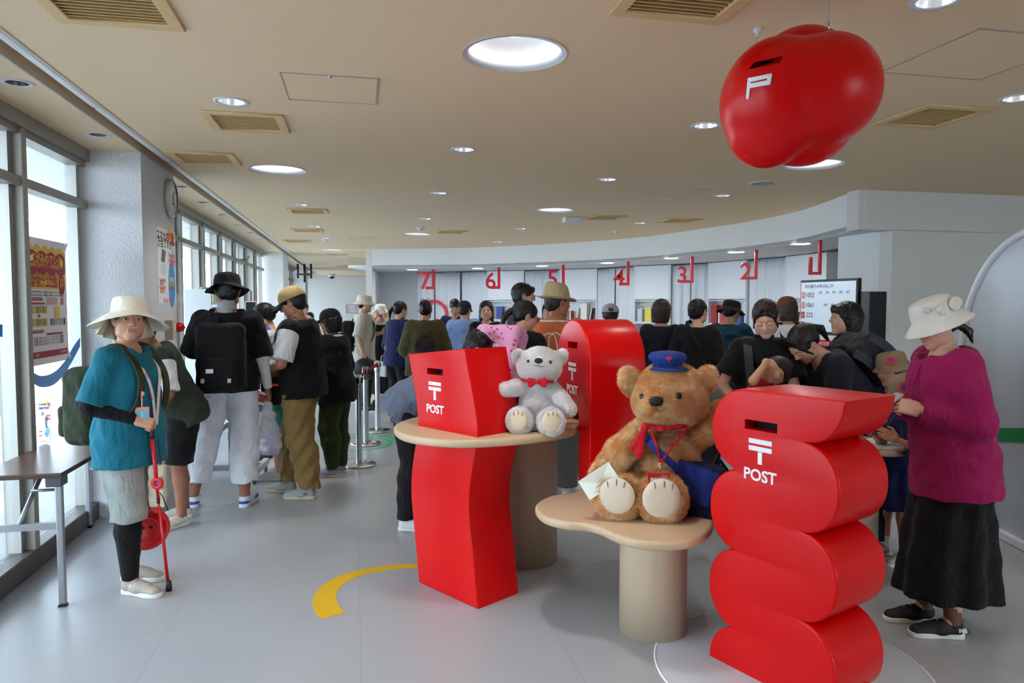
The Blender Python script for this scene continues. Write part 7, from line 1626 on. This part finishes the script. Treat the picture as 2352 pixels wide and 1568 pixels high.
# lanyard with a red badge case
LR = fabric((186, 20, 30), 'lanyard_red', .1); jn = p_b(1516, 1062, -.185) - bbase
for a in ((1496, 990, -.15), (1580, 978, -.12)): 
    q = p_b(*a) - bbase; obj('lanyard', strap_mesh([q, (q + jn) / 2 + Vector((0, -.022, .004)), jn], (1, 0, 0), .009, .003), LR, bb_)
tube('clip', [jn, jn + Vector((0, -.004, -.045))], .003, CHROME, bb_, 6)
bdg = box('badge_case', (0, 0, 0), (.105, .006, .075), mat('case_red', (180, 22, 40), .4), bb_, bev=.002, mtx=T(p_b(1514, 1104, -.195) - bbase)); box('badge_card', (-.01, -.004, -.01), (.06, .002, .05), PAPER, bdg)
# blue shoulder bag of the bear
NB_ = fabric((30, 46, 120), 'bag_navy'); NB2 = fabric((18, 24, 62), 'bag_navy_dark')
sbb = p_b(1602, 1116, -.11); sbt = thing('blue_mail_bag', 'navy blue mail bag hanging at the side of the brown bear', 'shoulder bag', sbb)
f = Field(); f.box((0, .02, -.015), (.12, .05, .125), .02, M=(Rz(-.35) @ Ry(.12)).to_3x3(), k=.01); obj('bag_body', f.mesh('bag', .007, (.002, 40, 1)), NB2, sbt)
f = Field(); f.box((-.02, -.02, .02), (.10, .02, .085), .012, M=(Rz(-.35) @ Ry(.30)).to_3x3(), k=.01); obj('bag_flap', f.mesh('flap', .006, (.0015, 40, 1)), NB_, sbt)
st_ = spline([p_b(1474, 985, -.03) - sbb, p_b(1490, 1012, -.135) - sbb, p_b(1510, 1035, -.175) - sbb, p_b(1540, 1062, -.175) - sbb, p_b(1562, 1084, -.15) - sbb], 5, False); obj('bag_strap', strap_mesh(st_, (.75, 0, .65), .034, .005), NB_, sbt)
pm2 = postal_mark(sbt, (0, 0), .026, mat('cap_red', (206, 40, 50), .6)); pm2.matrix_basis = T((.045, -.038, -.06)) @ Rz(-.35) @ Rx(math.pi / 2)
# envelope under the paw
ev = p_b(1376, 1104, -.165); et = thing('paper_envelope', 'cream paper envelope under the arm of the brown bear', 'envelope', mtx=T(ev) @ Rz(-.25) @ Rx(-.25) @ Ry(-.62))
box('envelope_sheet', (0, 0, 0), (.17, .004, .10), mat('envelope_paper', (226, 228, 214), .7), et); plate('envelope_flap', [[(-.085, .05), (.085, .05), (0, -.015)]], .002, mat('envelope_flap', (206, 208, 192), .7), et, T((0, -.0022, 0)) @ Rx(math.pi / 2))
# white bear
YWB = 3.80; p_w = lambda x, y, d=0.0: pd(x, y, YWB + d)
spec = dict(base=(1238, 985, 0), torso=(1238, 922, 42, 56), head=(1239, 836, 46, 39), ears=[(1192, 821, 16, 20, -20), (1289, 820, 14, 21, 20)], eyes=[(1213, 829), (1264, 831)], eyer=3.8, nose=(1237, 828), nsize=(9.6, 6.6),
            arms=[((1212, 888, .0), (1185, 890, -.03), (1158, 894, -.05), 17, 15), ((1270, 896, .0), (1290, 918, -.03), (1307, 940, -.05), 18, 16)], feet=[(1191, 965, 29, 31, -.13), (1267, 968, 31, 33, -.14)], footn=[(-.2, -1, .2), (.15, -1, .15)],
            mouth=[[(1237, 835), (1237, 839), (1243, 842), (1249, 840)], [(1237, 839), (1230, 840), (1224, 836)]])
wb_, wbase, ws = bear('white teddy bear with a red bow tie on the round table', YWB, p_w, WF, mat('pale_felt', (228, 212, 184), .9, bump=.3, bscale=200), spec, .012, 60000, .0065); wbase = Vector(wbase)
bt = p_w(1234, 876, -.12) - wbase
for k in (-1, 1):
    f = Field(); f.cap((0, 0, 0), (k * .038, 0, .008 - .004), .009, .017, k=.005, flat=((0, 1, 0), .4)); f.cap((0, 0, 0), (k * .035, 0, -.018), .006, .014, k=.006, flat=((0, 1, 0), .4)); obj('bow_loop', f.mesh('bow', .0035, (.001, 150, 1)), KR, wb_, T(bt))
f = Field(); f.ell((0, -.004, -.002), (.009, .008, .011)); obj('bow_knot', f.mesh('knot', .003), KR, wb_, T(bt)); obj('bow_band', strap_mesh(spline([Vector(bt) + Vector((-.08, .07, .004)), Vector(bt) + Vector((-.04, .012, 0)), Vector(bt) + Vector((.04, .012, -.002)), Vector(bt) + Vector((.085, .06, -.008))], 4, False), (0, 0, 1), .016, .003), KR, wb_)

# ================================================================== QUEUE POSTS
SP = []
for i, (x, y, zt) in enumerate(((825, 1068, .87), (841, 1020, .86), (868, 990, .86))):
    p = pz(x, y, 0); t = thing('queue_post', ['nearest silver queue post with a split round base', 'middle silver queue post with black belt head', 'farthest silver queue post at the belt end'][i], 'queue post', p, group='silver queue posts')
    lathe('base', [(.001, 0), (.165, 0), (.165, .012), (.15, .022), (.03, .034), (.001, .034)], CHROME, t, 40); lathe('pole', [(.03, .03), (.03, zt - .14)], CHROME, t, 24); lathe('pole_head', [(.034, zt - .14), (.036, zt - .13), (.036, zt), (.001, zt + .004)], CHROME if i != 1 else mat('steel_dark', (120, 122, 126), .3, .9), t, 24)
    box('belt_clip', (.0, -.036, zt - .05), (.03, .012, .05), BLACK, t); box('belt_clip', (.036, .0, zt - .05), (.012, .03, .05), BLACK, t); SP.append(p + Vector((0, 0, zt - .05)))
be = thing('queue_belt', 'red belt stretched between the silver queue posts', 'belt', SP[0])
for a, b in ((SP[0], SP[1]), (SP[1], SP[2])): obj('belt_band', strap_mesh([(a - SP[0]) * .97 + (b - SP[0]) * .03, (b - SP[0]) * .97 + (a - SP[0]) * .03], (0, 0, 1), .045, .003), fabric((196, 20, 36)), be)

# ================================================================== SCREEN WITH QUEUE NUMBERS
SR = pd(1968, 641, 5.45); SL_ = pd(1840, 650, 6.05); dS = SR - SL_; dS.z = 0; WS = dS.length; HS_ = .44
tv = thing('queue_screen', 'wide queue number screen on a black stand by the grey wall', 'screen', mtx=panel_frame((SL_.x, SL_.y, 0), dS)); zt = SR.z
box('bezel', (WS / 2, zt - HS_ / 2, -.02), (WS + .02, HS_ + .02, .035), BLACK, tv, bev=.004)
box('display', (WS / 2, zt - HS_ / 2 + .01, .001), (WS - .01, HS_ - .04, .003), emis('lcd', (172, 186, 200), .42), tv)
cols = [((232, 150, 140), '1052'), ((232, 140, 120), '1061'), ((200, 40, 50), '222'), ((190, 40, 50), '220')]
for i, (c, s_) in enumerate(cols):
    y = zt - .115 - i * .082; box('number_tile', (.035, y, .003), (.045, .055, .002), mat('tile', c, .4), tv); text('queue_number', s_, .055, BLACK, tv, (.115, y, .0035)); text('tile_number', str(i + 1), .03, WHITE, tv, (.035, y - .005, .0045))
text('screen_header', '待ち番号 お呼び出し中', .032, mat('hdr', (70, 80, 96), .5), tv, (.22, zt - .045, .0035)); 
for k, s_ in enumerate(('223', '224', '225', '226', '227')): text('waiting_number', s_, .026, BLACK, tv, (.24 + .075 * k, zt - .095, .0035))
for k, s_ in enumerate(('1053', '1054')): text('waiting_number', s_, .026, BLACK, tv, (.30 + .08 * k, zt - .195, .0035))
tube('stand_pole', [(WS / 2, .04, -.05), (WS / 2, zt - .1, -.05)], .025, BLACK, tv, 10); box('stand_foot', (WS / 2, .02, -.05), (.5, .04, .4), BLACK, tv, bev=.01)
box('side_cabinet', (WS + .06, .83, -.10), (.10, 1.62, .16), mat('kiosk_black', (22, 22, 24), .4), tv, bev=.006)
nb_ = thing('notice_board', 'white notice with a red band below the queue screen', 'notice', mtx=panel_frame((SL_.x + dS.x * .3, SL_.y + dS.y * .3, 1.10), dS) @ T((0, 0, .03))); box('notice_sheet', (.12, .09, 0), (.30, .22, .004), PAPER, nb_); box('red_band', (.12, .13, .003), (.28, .06, .002), RED, nb_); text('notice_lettering', '8月の注意', .035, WHITE, nb_, (.12, .13, .0045))

# ================================================================== WALL SIGN, RACKS, CART
wsn = pd(808, 709, uv(U1 - .03, 0).y - .0); 
d_ = ray(812, 709); kk = (U1 - .02) / (-d_.x * SA + d_.y * CA); ws_p = d_ * kk + Vector((0, 0, CAMZ)); dw = Vector((CA, SA, 0)); sw_ = ws_p.y / FPX
ws_ = thing('wall_notice', 'red framed notice on the far white wall', 'notice', mtx=panel_frame(tuple(ws_p), dw)); box('notice_sheet', (0, 0, .01), (34 * sw_, 19 * sw_, .01), PAPER, ws_)
plate('red_frame', [[(-17 * sw_, -9.5 * sw_), (17 * sw_, -9.5 * sw_), (17 * sw_, 9.5 * sw_), (-17 * sw_, 9.5 * sw_)], [(-16 * sw_, -8.5 * sw_), (16 * sw_, -8.5 * sw_), (16 * sw_, 8.5 * sw_), (-16 * sw_, 8.5 * sw_)]], .01, mat('frame_red', (200, 60, 76), .5), ws_, T((0, 0, .03)))
for k in range(4): text('notice_lettering', 'お客さまへのご案内です', 2.6 * sw_, mat('ink_black', (25, 25, 28), .6), ws_, (-1 * sw_, (5 - 3.4 * k) * sw_, .02))
# black hanging rods by the far window
hr = thing('hanging_bracket', 'black bracket rods hanging from the ceiling by far windows', 'bracket', pz(699, 606, CEIL))
for k in (-.18, 0, .18): tube('rod', [(k, 0, 0), (k, 0, -.5 + abs(k) * .6)], .03, BLACK, hr, 8)
box('cross_piece', (0, 0, -.28), (.42, .05, .05), BLACK, hr)
# postcard spinner behind the bucket hat
pr_ = Vector((gx(577, 7.2), 7.2, 0)); rk = thing('postcard_rack', 'wire postcard rack behind the black bucket hat', 'rack', pr_, .3)
tube('pole', [(0, 0, .02), (0, 0, 1.68)], .012, CHROME, rk, 8); lathe('rack_base', [(.001, 0), (.2, 0), (.2, .02), (.001, .03)], BLACK, rk, 24)
rc = random.Random(9); PCC = [(196, 60, 50), (60, 90, 150), (220, 190, 90), (40, 40, 46), (200, 150, 120), (150, 60, 100)]
for j in range(5):
    for k in range(4):
        a = k * math.pi / 2; z = 1.50 - j * .20; M = Rz(a) @ T((0, -.06, z)) @ Rx(-.12)
        tube('wire_holder', [M @ Vector((-.06, -.012, -.07)), M @ Vector((-.06, -.018, -.03)), M @ Vector((.06, -.018, -.03)), M @ Vector((.06, -.012, -.07))], .002, CHROME, rk, 5)
        c_ = PCC[rc.randrange(6)]; q = thing('postcard', 'postcard on the %s tier of the wire rack, %s face' % (('top', 'second', 'third', 'fourth', 'lowest')[j], ('front', 'right', 'rear', 'left')[k]), 'postcard', mtx=T(pr_) @ Rz(.3) @ M, group='postcards in the wire rack'); box('card', (0, 0, 0), (.105, .003, .15), PAPER, q); box('picture', (0, -.002, .01), (.092, .001, .11), mat('postcard_print', c_, .5, var=.6, vscale=20), q)
# leaflet rack by the windows and the rolling display cart
lr = thing('leaflet_rack', 'white leaflet rack standing along the windows left of the man', 'rack', mtx=Mroom @ T((-1.62, 8.6, 0)))
for k in range(6): box('shelf_tray', (0, 0, .45 + k * .22), (.26, 1.1, .015), CAB, lr); 
for sy in (-1, 1): box('side_frame', (0, sy * .55, .85), (.26, .025, 1.7), CAB, lr)
for k in range(6):
    for j in range(5):
        q = thing('leaflet', 'leaflet on the %s tray of the window rack, %s along it' % (('lowest', 'second', 'third', 'fourth', 'fifth', 'top')[k], ('nearest', 'second', 'middle', 'fourth', 'farthest')[j]), 'leaflet', mtx=Mroom @ T((-1.60, 8.6 - .42 + .21 * j, .4585 + k * .22)), group='leaflets in the white rack'); c_ = [(206, 70, 60), (240, 214, 90), (90, 150, 200), (236, 236, 232), (230, 150, 170), (120, 180, 120)][(k * 3 + j * 2) % 6]
        box('leaflet_stack', (0, 0, .085), (.012, .15, .17), mat('leaflet_print', c_, .6), q); box('leaflet_title', (.007, 0, .13), (.002, .12, .035), PAPER, q)
ca = Vector((gx(510, 6.3), 6.3, 0)); ct_ = thing('display_cart', 'white rolling display cart behind the man in white trousers', 'cart', ca, .12)
WC_ = mat('cart_white', (214, 216, 218), .4)
for sx in (-1, 1):
    for sy in (-1, 1): wv = lathe('castor', [(.001, -.012), (.03, -.012), (.03, .012), (.001, .012)], mat('castor_grey', (120, 126, 124), .5), ct_, 16, T((sx * .30, sy * .22, .03)) @ Ry(math.pi / 2)); box('castor_fork', (sx * .30, sy * .22, .065), (.035, .03, .04), CHROME, ct_)
    box('base_rail', (sx * .30, 0, .10), (.05, .5, .05), WC_, ct_); 
box('base_rail', (0, .0, .10), (.6, .05, .05), WC_, ct_); tube('upright', [(.05, 0, .12), (.05, 0, .78)], .022, CHROME, ct_, 12); tube('tilt_arm', [(-.25, 0, .25), (.05, 0, .50)], .02, WC_, ct_, 10)
box('display_top', (-.05, 0, .80), (.95, .60, .03), mat('glossy_white', (226, 230, 234), .08), ct_, bev=.008)
cb = thing('craft_basket', 'small woven basket with pink and yellow crafts on the cart', 'basket', ca + Vector((-.02, -.33, .60))); lathe('basket_body', [(.001, 0), (.06, 0), (.085, .13), (.08, .13), (.056, .01)], mat('wicker', (190, 160, 110), .8, bump=.6, bscale=60), cb, 20)
for k in range(5): lathe('craft_flower', [(.001, .02), (.018, .012), (.02, 0)], mat('craft', ((226, 120, 160), (226, 190, 80))[k % 2], .7), cb, 10, T((.045 * math.cos(k * 1.3), .045 * math.sin(k * 1.3), .12)))

# ================================================================== STROLLER AND PAPERS
def stroller(base, rot, label):
    t = thing('stroller', label, 'stroller', base, rot); fr = mat('stroller_frame', (30, 30, 33), .35, .4); cl = fabric((34, 36, 40), 'stroller_cloth')
    for sx in (-1, 1):
        for y, r in ((-.34, .13), (.34, .10)):
            M = T((sx * .27, y, r)) @ Ry(math.pi / 2); w = lathe('wheel', [(r - .022 + .022 * math.cos(a), .022 * math.sin(a)) for a in [2 * math.pi * k / 10 for k in range(11)]], mat('tyre', (20, 20, 22), .7), t, 32, M)
            for k in range(6): tube('spoke', [(0, 0, 0), ((r - .03) * math.cos(k * math.pi / 3), (r - .03) * math.sin(k * math.pi / 3), 0)], .004, CHROME, w, 5)
        tube('frame_tube', [(sx * .26, .34, .10), (sx * .26, .05, .45), (sx * .24, -.42, .98)], .012, fr, t, 8); tube('frame_tube', [(sx * .26, -.34, .13), (sx * .26, -.02, .46)], .012, fr, t, 8)
    tube('handlebar', [(-.24, -.42, .98), (.24, -.42, .98)], .016, BLACK, t, 10)
    f = Field(); f.box((0, .08, .42), (.20, .20, .03), .02).box((0, -.14, .62), (.20, .035, .24), .03, M=Rx(.35).to_3x3()); obj('seat', f.mesh('seat', .012), cl, t)
    f = Field(); f.ell((0, -.05, .78), (.24, .26, .22), cuts=[((0, 0, .76), (0, -.3, -1))]).ell((0, -.03, .74), (.22, .25, .20), op='s', k=.005); obj('canopy', f.mesh('canopy', .011), fabric((96, 98, 96), 'canopy_cloth'), t)
    f = Field(); f.box((0, .0, .24), (.2, .24, .07), .02); obj('basket', f.mesh('basket', .012), fabric((22, 22, 25)), t); return t
stroller(Vector((1.28, 5.15, 0)), 2.2, 'grey and black stroller behind the brown bear')
stroller(Vector((gx(1285, 6.5), 6.5, 0)), -1.2, 'black stroller half hidden behind the arched box')
for i, (x, y, r, c, l) in enumerate(((2.03, 3.97, .2, (236, 236, 236), 'white form sheet nearest the edge of the writing table'), (1.95, 4.28, -.3, (230, 226, 214), 'cream form sheet on the writing table by the children'), (1.72, 5.35, .4, (206, 226, 196), 'pale green form at the far end of the writing table'))):
    t = thing('paper_form', l, 'paper', Vector((x, y, .7715)), r); box('sheet', (0, 0, 0), (.21, .29, .001), mat('form', c, .7), t)
    for k in range(5): box('ruled_line', (0, .09 - .04 * k, .0008), (.16, .003, .0005), mat('rule_grey', (120, 124, 130), .7), t)
pn = thing('ball_point_pen', 'dark pen lying on the writing table behind the bear', 'pen', Vector((gx(1690, 5.3), 5.3, .777)), .9); tube('barrel', [(-.06, 0, 0), (.05, 0, 0)], .005, mat('pen_navy', (30, 34, 90), .3), pn); tube('nib', [(.05, 0, 0), (.07, 0, 0)], .003, CHROME, pn)
